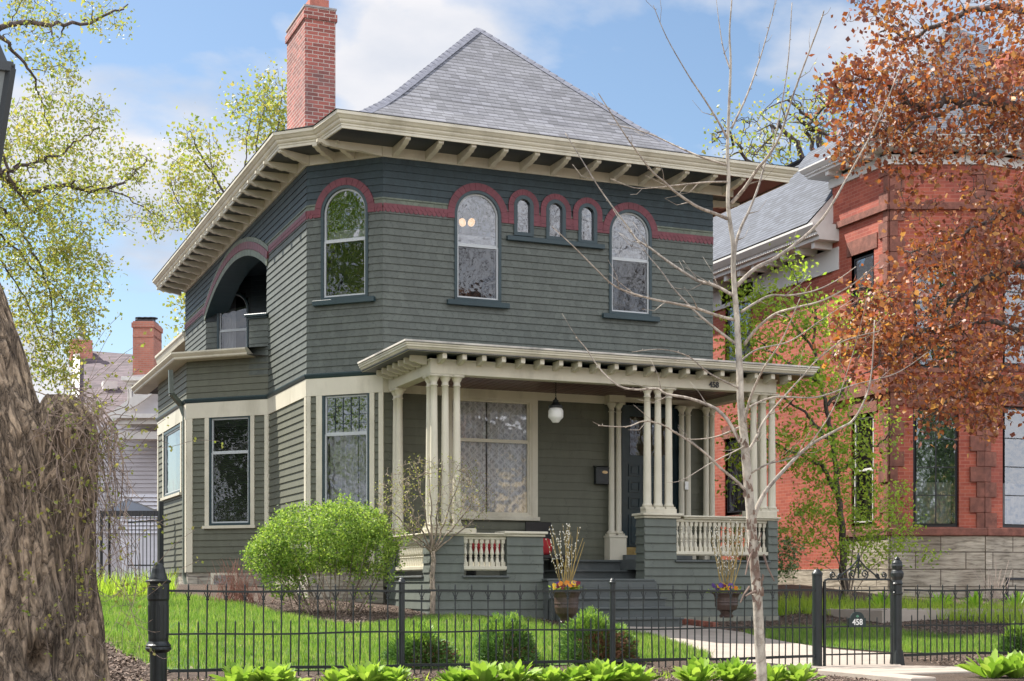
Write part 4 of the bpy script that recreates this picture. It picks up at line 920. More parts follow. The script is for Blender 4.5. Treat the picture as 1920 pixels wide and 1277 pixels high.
for nd in list(tg.nodes):
    if nd.type == 'BSDF_PRINCIPLED' or nd.type == 'BSDF_TRANSLUCENT':
        src = nd.inputs[0].links[0].from_socket; tg.links.new(mixrgb(tg, src, g_r.outputs[0], 1., 'MULTIPLY'), nd.inputs[0])
o = blades('grass', lawnL, 1500, .07, .010, m_grass, 1); o['label'] = 'short bright grass of the front lawn behind the iron fence'
o = blades('grass', lawnR, 1500, .08, .010, m_grass, 2); o['label'] = 'short bright grass right of the garden path behind the gate'

def quads(name, V, mat, parent=None, loc=(0, 0, 0)):
    """V: (n,4,3)"""
    n = len(V); me = bpy.data.meshes.new(name); me.vertices.add(n * 4); me.vertices.foreach_set('co', np.ascontiguousarray(V, np.float32).ravel())
    # two triangles per leaf, folded on the midrib: 0 base 1 right 2 tip 3 left
    li = (np.arange(n)[:, None] * 4 + np.array([0, 1, 2, 0, 2, 3])[None]).astype(np.int32).ravel()
    me.loops.add(n * 6); me.loops.foreach_set('vertex_index', li); me.polygons.add(n * 2); me.polygons.foreach_set('loop_start', np.arange(0, n * 6, 3, dtype=np.int32)); me.polygons.foreach_set('loop_total', np.full(n * 2, 3, np.int32)); me.update(); me.validate(); me.materials.append(mat)
    return link(name, me, parent, loc)
def leafquads(P, size, rng, width=.7, up=0., droop=0., dirs=None):
    n = len(P); D = rng.normal(size=(n, 3)) if dirs is None else dirs + rng.normal(size=(n, 3)) * .35
    D[:, 2] += up - droop; D /= np.linalg.norm(D, axis=1)[:, None]; S = np.cross(D, rng.normal(size=(n, 3))); S /= np.linalg.norm(S, axis=1)[:, None]; Nn = np.cross(D, S)
    s = (np.ones(n) * size * rng.uniform(.55, 1.35, n))[:, None]
    return np.stack([P, P + D * s * .5 + S * s * width * .5 + Nn * s * .08, P + D * s, P + D * s * .5 - S * s * width * .5 + Nn * s * .08], 1)
def chips(name, poly, dens, mat, seed, size=.035):
    rng = np.random.default_rng(seed); P = np.array(poly); x0, y0 = P.min(0); x1, y1 = P.max(0); n = int((x1 - x0) * (y1 - y0) * dens); Q = rng.uniform((x0, y0), (x1, y1), (n, 2)); Q = Q[inpoly(Q, poly)]
    C = np.stack([Q[:, 0], Q[:, 1], gzv(Q[:, 0], Q[:, 1]) + .008], 1); D = rng.normal(size=(len(C), 3)); D[:, 2] *= .35; D /= np.linalg.norm(D, axis=1)[:, None]
    S = np.cross(D, [0, 0, 1.]) + rng.normal(size=D.shape) * .3; S /= np.linalg.norm(S, axis=1)[:, None]; s = size * rng.uniform(.4, 1.5, len(C))[:, None]
    V = np.stack([C - D * s * .5 - S * s * .15, C + D * s * .5 - S * s * .15, C + D * s * .5 + S * s * .15, C - D * s * .5 + S * s * .15], 1); V[:, :, 2] = np.maximum(V[:, :, 2], C[:, 2:3] - .006)
    o = quads(name, V, mat); o['kind'] = 'stuff'; return o
m_chip = leafmat('mulch_chip', [(.035, .022, .015), (.09, .055, .04), (.16, .11, .08), (.26, .19, .15), (.06, .04, .03)], 0., .9)
fenceY = 14.5
bedF = [(1.2, 11.9), (9.3, 11.9), (9.3, 14.9), (1.2, 14.95)]; o = chips('mulch', bedF, 900, m_chip, 5); o['label'] = 'dark wood chip mulch along the foot of the iron fence'
o = chips('mulch', [(11.6, 13.4), (16.8, 13.4), (17.5, 15.6), (11.6, 15.2)], 900, m_chip, 6); o['label'] = 'dark wood chip mulch in front of the fence right of the gate'
o = chips('mulch', gpoly([(430, 1128), (560, 1125), (740, 1140), (830, 1148), (1010, 1152), (1060, 1165), (1060, 1185), (900, 1168), (660, 1178), (500, 1150)]), 700, m_chip, 7); o['label'] = 'brown bark mulch bed at the foot of the porch'
o = chips('mulch', gpoly([(1270, 1145), (1460, 1135), (1640, 1140), (1920, 1150), (1920, 1200), (1720, 1190), (1560, 1175), (1460, 1180), (1392, 1188), (1330, 1180), (1280, 1172)]), 700, m_chip, 8); o['label'] = 'brown bark mulch bed right of the porch steps'
o = chips('mulch', gpoly([(190, 1190), (262, 1200), (320, 1262), (300, 1277), (100, 1277)]), 900, m_chip, 9, .05); o['label'] = 'leaf litter and mulch around the foot of the old tree'
o = chips('fallen_leaves', lawnL, 7, m_chip, 12, .07); o['label'] = 'a few dry fallen leaves scattered over the front lawn'
mb = MB()
for k in range(9):
    p = gpt(1276 + k * 7.5, 1169 + k * .9); q_ = gpt(1282 + k * 7.5, 1169.8 + k * .9); mb.bar(p + np.array([0, 0, .04]), q_ + np.array([0, 0, .04]), .10, .09)
struct('brick_edging', mb, paint('edging_brick', (.25, .09, .06), .3, 9, .8, .4))

# ------------------------------------------------------------------ neighbour house
NX = 19.0
m_rb = brick('red_brick', (.30, .058, .034), (.42, .10, .055), (.42, .17, .12), bw=.21, rh=.075, ms=.006, bump=.25, stain=(.22, .06, .045))
m_bs = paint('brownstone', (.22, .085, .06), .35, 7, .85, 1.0, grime=((.07, .04, .035), .5))
m_lime = brick('rough_limestone', (.33, .29, .23), (.48, .43, .35), (.16, .13, .10), bw=1.05, rh=.36, ms=.012, bump=1., stain=(.16, .11, .07))
m_white = paint('white_trim', (.62, .60, .57), .05, 3, .5, .08, grime=((.3, .25, .2), .25))
m_slate = roofmat('grey_slate', (.085, .095, .118), rh=.13, bw=.25)
m_black = paint('black_frame', (.012, .012, .015), .2, 5, .35, .03)
FNq = Frame((NX, 30), (0, -1), (-1, 0)); sC1 = FNq.S(1668); yC1 = 30 - sC1; yT = 30 - FNq.S(1563)
nb_h = thing('brick_house', 'large red brick and brownstone house with white bracketed cornice and slate roof', 'house', (20, 26, -.4))
yNf = 44.
F_NS = Frame((NX, yNf), (0, -1), (-1, 0)); LN = yNf - yC1
F_N1 = Frame((NX, yC1), tuple(RT[:2]), tuple(-FW[:2])); L1 = F_N1.S(1845); C2 = F_N1.P(L1, 0)[:2]; F_N2 = Frame(C2, (1, 0), (0, -1)); L2n = 5.5
sT = yNf - yT
def panels(mb, F, s0, s1, z0, z1, ops, o=0.):
    S_ = sorted({s0, s1, *[max(s0, min(s1, a)) for op in ops for a in (op.s0, op.s1)]}); Z_ = sorted({z0, z1, *[max(z0, min(z1, a)) for op in ops for a in (op.z0, op.z1)]})
    for a, b_ in zip(S_[:-1], S_[1:]):
        for c_, d in zip(Z_[:-1], Z_[1:]):
            m1, m2 = (a + b_) / 2, (c_ + d) / 2
            if any(op.s0 < m1 < op.s1 and op.z0 < m2 < op.z1 for op in ops): continue
            mb.face([F.P(a, c_, o), F.P(b_, c_, o), F.P(b_, d, o), F.P(a, d, o)])
    for op in ops:
        for (a, c_), (b_, d) in (((op.s0, op.z0), (op.s0, op.z1)), ((op.s0, op.z1), (op.s1, op.z1)), ((op.s1, op.z1), (op.s1, op.z0))): mb.face([F.P(a, c_, o), F.P(b_, d, o), F.P(b_, d, -.25), F.P(a, c_, -.25)])
def nwin(F, px0, px1, py0, py1): m_ = (px0 + px1) / 2; return Op(F.S(px0), F.S(px1), F.Zz(m_, py1), F.Zz(m_, py0))
opsS = [nwin(F_NS, 1361, 1402, 820, 966), nwin(F_NS, 1361, 1410, 562, 700), nwin(F_NS, 1598, 1641, 776, 986), nwin(F_NS, 1597, 1641, 474, 640)]
ops1 = [nwin(F_N1, 1712, 1798, 764, 988), nwin(F_N1, 1712, 1798, 500, 690)]
ops2 = [nwin(F_N2, 1880, 1990, 764, 990), nwin(F_N2, 1880, 1990, 500, 690)]
ZL = F_N1.Zz(1750, 990); ZTC = F_NS.Zz(1563, 354); ZWC = F_NS.Zz(1564, 509)
sB = F_NS.S(1590); zsb = F_NS.Zz(1500, 1068)
mb = MB(); panels(mb, F_NS, 0, sT, zsb, ZWC, opsS); obj('wall', mb, m_rb, nb_h)
mb = MB(); panels(mb, F_NS, sT, LN, zsb, ZTC, opsS, .03)
panels(mb, F_N1, 0, L1, ZL, ZTC, ops1); panels(mb, F_N2, 0, L2n, ZL, ZTC, ops2); mb.box(NX + .1, NX + 8, yT - .05, yT + .0, 5, ZTC); obj('wall', mb, m_rb, nb_h)
for F, ops in ((F_NS, opsS), (F_N1, ops1), (F_N2, ops2)):
    for k, op in enumerate(ops):
        two = F is not F_NS
        w = window(F, op.s0, op.s1, op.z0, op.z1, False, None if two else (op.z0 + op.z1) / 2, .075, sash=not two, mat_f=m_black, mat_s=m_white if k == 2 else m_black, gl=m_glass, glu=m_glassup, o=-.1, parent=nb_h, muntins=(2, 4, 'all') if two else None)
        mb = MB(); mb.fbox(F, op.s0 - .12, op.s1 + .12, op.z1 + .001, op.z1 + .32, -.1, .05); mb.cut(); mb.fbox(F, op.s0 - .08, op.s1 + .08, op.z0 - .1, op.z0 - .002, -.1, .06); obj('lintel', mb, m_bs, nb_h)
mb = MB(); mb.fbox(Frame((NX + 9, yC1 - 1), (0, 1), (1, 0)), 0, yNf - yC1 + 2, -.6, ZTC, -.1, 0); mb.fbox(Frame((NX, yNf), (1, 0), (0, 1)), .05, 9, -.6, ZTC, -.1, 0); mb.box(NX + .3, NX + 9, yC1 + 1.5, yC1 + 1.6, -.6, ZTC); mb.box(NX + 2.2, NX + 2.3, yC1 + 1.6, yNf - .2, -.6, ZWC); mb.box(NX + .2, NX + 9, yC1 + .1, yNf, ZTC - .1, ZTC); obj('inner_wall', mb, m_black, nb_h)
# stone base and ledge
mb = MB(); mb.fbox(F_NS, 0, sB, -.7, zsb, -.2, .05); mb.fbox(F_NS, sB, LN + .03, -.7, ZL - .17, -.2, .07); mb.fbox(F_N1, 0, L1, -.7, ZL - .17, -.2, .06); mb.fbox(F_N2, 0, L2n, -.7, ZL - .17, -.2, .061); obj('stone_base', mb, m_lime, nb_h)
mb = MB(); mb.fbox(F_NS, sB, LN + .08, ZL - .168, ZL, -.1, .12); mb.fbox(F_N1, -.03, L1 + .03, ZL - .168, ZL, -.1, .12); mb.fbox(F_N2, 0, L2n, ZL - .167, ZL + .001, -.1, .12); bevel(obj('stone_ledge', mb, m_bs, nb_h), .02)
op = Op(F_N2.S(1882), F_N2.S(1960), F_N2.Zz(1900, 1128), F_N2.Zz(1900, 1083)); window(F_N2, op.s0, op.s1, op.z0, op.z1, False, None, .05, sash=False, mat_f=m_black, o=.09, parent=nb_h)
# quoins: rough blocks set in pairs round the corners
rq = random.Random(4); mb = MB()
def quoins(Fa, sa, Fb, sb, z0, z1, h=.32):
    z = z0; k = 0
    while z < z1 - .1:
        la, lb_ = (.30, .16) if k % 2 else (.16, .30); zt_ = min(z1, z + h)
        mb.fbox(Fa, sa - la, sa - .001, z + .006, zt_ - .006, 0, .035 + .03 * rq.random()); mb.fbox(Fb, sb + .001, sb + lb_, z + .006, zt_ - .006, 0, .025 + .03 * rq.random()); z += h; k += 1
quoins(F_NS, LN, F_N1, 0, ZL, ZTC - .1); mb.cut(); quoins(F_N1, L1, F_N2, 0, ZL, ZTC - .1); obj('quoin', mb, m_bs, nb_h)
mb = MB(); zb = F_NS.Zz(1600, 420)
for z, h in ((zb, .14), (F_N1.Zz(1750, 640), .16), (F_N1.Zz(1750, 735), .3)):
    mb.cut(); mb.fbox(F_NS, sT, LN + .05, z, z + h, 0, .11); mb.fbox(F_N1, -.02, L1 + .02, z, z + h, 0, .10); mb.fbox(F_N2, 0, L2n, z + .001, z + h - .001, 0, .101)
obj('stone_band', mb, m_bs, nb_h)
# cornices
def ncornice(path, z, fh, name='cornice', k=1., ov=1.):
    mb = MB(); swept(mb, path, [(0, z), (.05, z), (.05, z + fh), (.0, z + fh)]); obj('frieze_board', mb, m_white, nb_h)
    mb = MB(); swept(mb, path, [(a_ * ov, z + fh + b_ * k) for a_, b_ in ((0, .12), (.55, .12), (.55, .2), (.60, .22), (.60, .27), (.64, .30), (.72, .42), (.72, .47), (0, .48))]); obj(name, mb, m_white, nb_h)
    mbr = MB(); mdn = MB()
    for a, b_ in zip(path[:-1], path[1:]):
        a = np.array(a); b_ = np.array(b_); L = np.linalg.norm(b_ - a); d = (b_ - a) / L; n_ = np.array([d[1], -d[0]]); F = Frame(a, d, n_); nk = max(1, int(L / .62))
        for i in range(nk): s_ = L * (i + .5) / nk; mbr.cut(); mbr.fbox(F, s_ - .06, s_ + .06, z + fh - .02, z + fh + .119 * k, .0, .5 * ov)
        kk = int(L / .085)
        for i in range(kk): s_ = L * i / kk; mdn.fbox(F, s_, s_ + .045, z + fh + .215 * k, z + fh + .265 * k, .55 * ov, .63 * ov)
    obj('modillion', mbr, m_white, nb_h); obj('dentil_row', mdn, m_white, nb_h)
ncornice([(NX + 2.2, yT + .03), (NX - .03, yT + .03), (NX - .03, yC1), tuple(C2), (C2[0] + L2n, C2[1])], ZTC, .20, k=.62, ov=.72)
ncornice([(NX, yNf), (NX, yT - .25)], ZWC, .50)
mb = MB(); zt = ZTC + .49; apx = (NX + 4.2, yC1 + 3.2, zt + 4.2); rp_ = [(NX - .5, yT + .5), (NX - .5, yC1 - .4), (C2[0] - .2, C2[1] - .5), (C2[0] + 6, C2[1] - .5), (C2[0] + 6, yT + .5)]
for i in range(5): a, b_ = rp_[i], rp_[(i + 1) % 5]; mb.face([(*a, zt), (*b_, zt), apx])
obj('roof', mb, m_slate, nb_h)
mb = MB(); zw = ZWC + 1.0; yV = F_NS.P(F_NS.S(1418), 0)[1]
mb.face([(NX - .72, yV, zw), (NX - .72, yT - .02, zw), (NX + 2.3, yT - .02, zw + 3.1), (NX + 2.3, yV + 1.2, zw + 3.1)]); mb.face([(NX - .72, yNf, zw), (NX - .72, yV, zw), (NX + 2.3, yV + 1.2, zw + 2.9), (NX + 2.3, yNf, zw + 2.9)])
mb.face([(NX + 2.3, yNf, zw + 2.9), (NX + 2.3, yT, zw + 3.1), (NX + 6, yT, zw), (NX + 6, yNf, zw)]); obj('roof', mb, m_slate, nb_h)
mb = MB(); mb.face([(NX - .71, yT - .03, zw - .03), (NX, yT - .03, zw - .03), (NX, yT - .03, zw + .72)]); obj('eave_return', mb, m_white, nb_h)
mb = MB(); p = at(1905, 100, 33); mb.box(p[0] - .1, p[0] + 1.2, p[1], p[1] + 1, 9, 12.05); mb.box(p[0] - .16, p[0] + 1.26, p[1] - .06, p[1] + 1.06, 11.7, 11.9); obj('chimney', mb, m_rb, nb_h)

# ------------------------------------------------------------------ houses far behind on the left
Zf = 50.; bh = thing('gabled_house', 'distant pale grey house with purple brown shingle roof and tall brick chimney', 'house', at(220, 1105, Zf + 3) )
FBK = Frame(at(140, 1100, Zf)[:2], tuple(RT[:2]), tuple(-FW[:2]))
m_purp = roofmat('purple_shingle', (.12, .09, .10), rh=.2, bw=.4); m_ob = brick('orange_brick', (.42, .15, .10), (.50, .19, .13), (.4, .25, .2), bump=.2)
m_gsid = paint('grey_siding', (.42, .40, .42), .08, 1, .6, .1, stx=(1, 1, 6)); m_wsid = paint('white_siding', (.62, .62, .66), .06, 1, .6, .1, stx=(1, 1, 6))
A = lambda x, y, z=Zf: tuple(at(x, y, z))
mb = MB(); mb.face([A(143, 800), A(330, 800), A(330, 671, 58), A(146, 656, 58)]); mb.face([A(146, 656, 58), A(330, 671, 58), A(330, 690, 64), A(143, 690, 64)]); obj('roof', mb, m_purp, bh)
mb = MB(); mb.bar(A(141, 800, 49.9), A(144, 655, 57.9), .25, .3); obj('rake_board', mb, m_white, bh)
fr = Frame(at(140, 1100, Zf)[:2], tuple(RT[:2]), tuple(-FW[:2])); S5 = lambda px: fr.S(px); Z5 = lambda py: fr.Zz(250, py)
mb = MB(); courses(mb, fr, S5(144), S5(335), Z5(1000), Z5(797), .14, .03); mb.fbox(fr, S5(144), S5(335), Z5(1130), Z5(800), -8, -.02); obj('wall', mb, m_gsid, bh)
mb = MB(); courses(mb, fr, S5(225), S5(335), Z5(1000), Z5(925), .14, .08); mb.fbox(fr, S5(225), S5(335), Z5(1100), Z5(1000), -.1, .0); obj('wall', mb, m_wsid, bh)
fc = Frame(at(140, 1100, 52)[:2], tuple(RT[:2]), tuple(-FW[:2])); S6 = lambda px: fc.S(px); Z6 = lambda py: fc.Zz(250, py)
mb = MB(); mb.fbox(fc, S6(249), S6(288), Z6(720), Z6(602), -1.2, 0); mb.fbox(fc, S6(247), S6(290), Z6(614), Z6(605), -1.25, .05); mb.fbox(fc, S6(249), S6(288), Z6(632), Z6(628), -1.22, .03); ch2 = obj('chimney', mb, m_ob, bh)
mb = MB(); mb.fbox(fc, S6(252), S6(285), Z6(602), Z6(598), -1., -.1)
for k in range(3): p = fc.P(S6(257 + 11 * k), Z6(598), -.5); mb.lathe(p, [(.12, 0), (.12, .08), (.2, .09), (.2, .13)], 8)
obj('chimney_cap', mb, m_black, ch2)
mb = MB(); p = A(156, 655, 57); mb.box(p[0] - .45, p[0] + .35, p[1], p[1] + .8, p[2] - .6, A(156, 637, 57)[2]); ch3 = obj('chimney', mb, m_ob, bh)
mb = MB(); mb.lathe((p[0], p[1] + .4, A(156, 637, 57)[2]), [(.28, 0), (.22, .1), (.14, .2), (.14, .25), (.17, .3), (.13, .35), (.15, .6), (.19, .65), (.15, .7)], 10); obj('chimney_pot', mb, paint('grey_pot', (.2, .2, .22), .2, 4, .7, .2), ch3)
fd = Frame(at(140, 1100, 49)[:2], tuple(RT[:2]), tuple(-FW[:2])); S7 = lambda px: fd.S(px); Z7 = lambda py: fd.Zz(250, py)
mb = MB(); mb.fbox(fd, S7(243), S7(335), Z7(790), Z7(722), -3, 0); obj('dormer_wall', mb, m_gsid, bh)
mb = MB(); mb.fbox(fd, S7(240), S7(248), Z7(790), Z7(722), -.1, .06); mb.fbox(fd, S7(251), S7(254), Z7(790), Z7(722), -.1, .06); mb.fbox(fd, S7(240), S7(335), Z7(722), Z7(716), -.1, .2); mb.fbox(fd, S7(233), S7(335), Z7(716), Z7(709), -3, .4); obj('dormer_trim', mb, m_white, bh)
mb = MB(); mb.face([fd.P(S7(233), Z7(709), .4), fd.P(S7(345), Z7(709), .4), fd.P(S7(345), Z7(683), -2), fd.P(S7(270), Z7(683), -2)]); mb.face([fd.P(S7(233), Z7(709), .4), fd.P(S7(270), Z7(683), -2), fd.P(S7(233), Z7(709), -3)]); obj('dormer_roof', mb, m_purp, bh)
mb = MB(); mb.bar(fd.P(S7(222), Z7(790), .9), fd.P(S7(310), Z7(728), .9), .16, .3); mb.fbox(fd, S7(225), S7(335), Z7(790), Z7(782), -.3, 1.0); mb.fbox(fd, S7(228), S7(335), Z7(800), Z7(790), -.3, .8); mb.fbox(fd, S7(230), S7(335), Z7(826), Z7(812), -.1, .5); mb.fbox(fd, S7(264), S7(335), Z7(765), Z7(761), -.1, .5); obj('gable_trim', mb, m_white, bh)
mb = MB(); mb.face([fd.P(S7(228), Z7(786), .6), fd.P(S7(335), Z7(786), .6), fd.P(S7(335), Z7(716), .6), fd.P(S7(310), Z7(728), .6)]); obj('gable_wall', mb, m_gsid, bh)

p = A(205, 724, 54); mb = MB(); mb.box(p[0] - .25, p[0] + .25, p[1] - .3, p[1] + .3, p[2] - .15, p[2] + .15); obj('roof_vent', mb, m_white, bh)

# ------------------------------------------------------------------ plants
def tube_limb(mb, pts, r0, r1, n=7, sub=5, wig=0., rng=None):
    pts = [Vector(p) for p in pts]; P = []
    for i in range(len(pts) - 1):
        p0 = pts[max(0, i - 1)]; p1 = pts[i]; p2 = pts[i + 1]; p3 = pts[min(len(pts) - 1, i + 2)]
        for k in range(sub):
            t_ = k / sub; P.append(.5 * ((2 * p1) + (-p0 + p2) * t_ + (2 * p0 - 5 * p1 + 4 * p2 - p3) * t_ * t_ + (-p0 + 3 * p1 - 3 * p2 + p3) * t_ ** 3))
    P.append(pts[-1])
    if wig and rng is not None: P = [P[0]] + [p + Vector(rng.normal(0, wig, 3)) for p in P[1:-1]] + [P[-1]]
    m_ = len(P); rr = [r0 + (r1 - r0) * (i / (m_ - 1)) ** .8 for i in range(m_)]; mb.tube(P, rr, n); return P, rr
def ellip(rng, n, px, py, Z, rx, ry, dep, shell=.0):
    U = rng.normal(size=(n, 3)); U /= np.linalg.norm(U, axis=1)[:, None]; U *= (rng.uniform(shell, 1, n) ** (1 / 3.))[:, None]
    k = Z / FPX; c = at(px, py, Z); return c + U[:, :1] * rx * k * RT + U[:, 1:2] * dep * FW + U[:, 2:] * ry * k * np.array([0, 0, 1.])
def grow(mb, seeds, targets, rng, r=.01, rmin=.0025, sag=0., n=4):
    """connect every target to the nearest existing twig node"""
    nodes = [np.array(p) for p, _ in seeds]; rad = [x for _, x in seeds]; T = list(targets); S_ = np.array(nodes)
    order = np.argsort([np.min(np.sum((S_ - t_) ** 2, 1)) for t_ in T]); ends = []
    for i in order:
        t_ = T[i]; A_ = np.array(nodes); j = int(np.argmin(np.sum((A_ - t_) ** 2, 1))); a = nodes[j]; L = np.linalg.norm(t_ - a)
        if L < 1e-4: continue
        r0 = min(r, max(rmin, rad[j] * .62)); r1 = max(rmin * .7, r0 * .6); m1 = a + (t_ - a) * .35 + rng.normal(0, L * .08, 3); m2 = a + (t_ - a) * .7 + rng.normal(0, L * .08, 3); m1[2] += sag * L; m2[2] += sag * L
        mb.tube([a, m1, m2, t_], [r0, r0 * .85, (r0 + r1) / 2, r1], n, cap=False); nodes += [m1, m2, t_]; rad += [r0 * .85, (r0 + r1) / 2, r1]; ends.append((t_, (t_ - m2) / max(1e-6, np.linalg.norm(t_ - m2))))
    return ends
def plant(name, label, cat, base, limbs, lobes, per, lsize, spread, bark, leafm, seed, width=.7, droop=0., twig=.01, rmin=.003, part='trunk', crown='crown', group=None, wig=.0, shell=.15, nside=7, sag=.0):
    """limbs: (points, r0, r1); lobes: (px, py, Z, rx px, ry px, depth m, clusters); per: leaves per cluster"""
    rng = np.random.default_rng(seed); root = thing(name, label, cat, base, group); mb = MB(); seeds = []
    for pts, r0, r1 in limbs:
        P, rr = tube_limb(mb, pts, r0, r1, nside, 5, wig, rng); seeds += [(np.array(p), q_) for p, q_ in zip(P, rr)]
    T = np.concatenate([ellip(rng, n_, px, py, Z, rx, ry, dp, shell) for px, py, Z, rx, ry, dp, n_ in lobes])
    ends = grow(mb, seeds[len(seeds) // 40:], T, rng, twig, rmin, sag)
    obj(part, mb, bark, root, smooth=True)
    if per:
        C = np.array([e[0] for e in ends]); D = np.array([e[1] for e in ends]); k = rng.poisson(per, len(C)); C = np.repeat(C, k, 0); D = np.repeat(D, k, 0)
        P = C + rng.normal(0, spread, C.shape) + D * rng.uniform(-spread * 2.2, spread, (len(C), 1))
        o = quads(crown, leafquads(P, lsize, rng, width, 0, droop), leafm, root)
    return root
m_twig = barkmat('twig_bark', (.10, .075, .06), (.34, .27, .22), 9, .3, .5); m_pale = barkmat('pale_smooth_bark', (.27, .24, .20), (.46, .43, .37), 5, .6, .35, patches=((.20, .14, .11), 5, .60), dist=.01)
m_oldbark = barkmat('furrowed_bark', (.05, .035, .024), (.40, .31, .22), 8, .30, .9, patches=((.30, .20, .115), 1.2, .64), dist=.05)
m_dkbark = barkmat('dark_bark', (.04, .032, .03), (.14, .11, .10), 9, .25, .6)
m_ylf = leafmat('spring_leaf', [(.17, .24, .04), (.28, .33, .06), (.38, .37, .08), (.23, .30, .06), (.44, .38, .12), (.20, .22, .06)], .45, .5, 1.3)
m_redlf = leafmat('red_maple_leaf', [(.11, .03, .022), (.26, .075, .028), (.40, .14, .04), (.16, .045, .035), (.50, .25, .06), (.30, .14, .10), (.14, .035, .025), (.34, .09, .03)], .38, .5, 1.4)
m_grlf = leafmat('green_leaf', [(.16, .26, .03), (.28, .42, .05), (.42, .52, .08), (.22, .34, .04)], .55, .45, 1.4)
m_spirea = leafmat('spirea_leaf', [(.09, .19, .03), (.25, .39, .06), (.42, .52, .11), (.20, .32, .05), (.08, .14, .025), (.31, .43, .08)], .42, .65, 1.4)
m_yew = leafmat('yew_needle', [(.06, .13, .035), (.11, .22, .05), (.17, .30, .06), (.075, .16, .04)], .15, .55)
m_yewt = leafmat('yew_tip', [(.20, .34, .05), (.28, .42, .07), (.14, .26, .04)], .35, .5)
m_yewb = leafmat('brown_needle', [(.16, .07, .03), (.24, .12, .06), (.10, .045, .02)], .1, .7)
P = lambda x, y, Z: tuple(at(x, y, Z))
def line(pts, Z0, Z1=None):
    Z1 = Z0 if Z1 is None else Z1; n = len(pts) - 1; return [P(x, y, Z0 + (Z1 - Z0) * i / max(1, n)) for i, (x, y) in enumerate(pts)]

# tall spring trees over and behind the house
plant('leafy_tree', 'tall tree with sparse yellow green spring leaves rising behind the left eaves and chimney', 'tree', P(420, 1100, 47), [
    (line([(430, 1120), (425, 800), (420, 520), (440, 400)], 47), .30, .10), (line([(440, 400), (400, 330), (370, 280), (355, 245)], 47, 46), .05, .012), (line([(440, 420), (475, 330), (485, 240), (500, 180)], 47, 48), .055, .012), (line([(432, 440), (405, 360), (395, 300), (392, 250)], 47, 47.5), .04, .01), (line([(436, 430), (455, 350), (462, 280), (470, 215)], 47, 46.5), .04, .01),
    (line([(445, 400), (505, 330), (520, 240), (530, 160)], 47, 48), .05, .012), (line([(425, 500), (380, 430), (335, 380), (318, 330)], 47, 46), .045, .012)],
    [(372, 300, 46.5, 55, 62, 2, 70), (345, 370, 46.5, 40, 50, 1.5, 45), (480, 230, 47.5, 52, 62, 2, 75), (510, 170, 47.5, 30, 42, 1.5, 34), (400, 400, 47, 70, 50, 2, 60), (530, 260, 47.5, 40, 80, 1.5, 40), (340, 600, 47, 25, 60, 1, 20)], 13, .13, .26, m_dkbark, m_ylf, 11, twig=.02, rmin=.008, wig=.02, sag=-.05)
plant('oak_tree', 'distant gnarled tree with dark crooked limbs and pale new leaves between the two houses', 'tree', P(1530, 1100, 52), [
    (line([(1560, 1120), (1555, 700), (1550, 420), (1545, 310)], 52), .5, .25), (line([(1545, 320), (1500, 290), (1470, 235), (1440, 250), (1410, 290)], 52, 50), .13, .02), (line([(1545, 310), (1530, 250), (1500, 215), (1480, 180)], 52, 51), .17, .03),
    (line([(1550, 330), (1590, 260), (1600, 200)], 52), .15, .04), (line([(1540, 330), (1490, 340), (1450, 330), (1400, 300), (1370, 262), (1335, 250)], 52, 50), .15, .02), (line([(1540, 300), (1520, 230), (1560, 190), (1575, 160)], 52), .1, .03)],
    [(1480, 240, 51, 75, 62, 3, 110), (1380, 260, 50, 60, 35, 2, 50), (1560, 200, 52, 50, 60, 2, 60), (1440, 310, 50, 70, 30, 2, 50)], 5, .13, .33, m_dkbark, m_ylf, 12, twig=.06, rmin=.016, wig=.12)

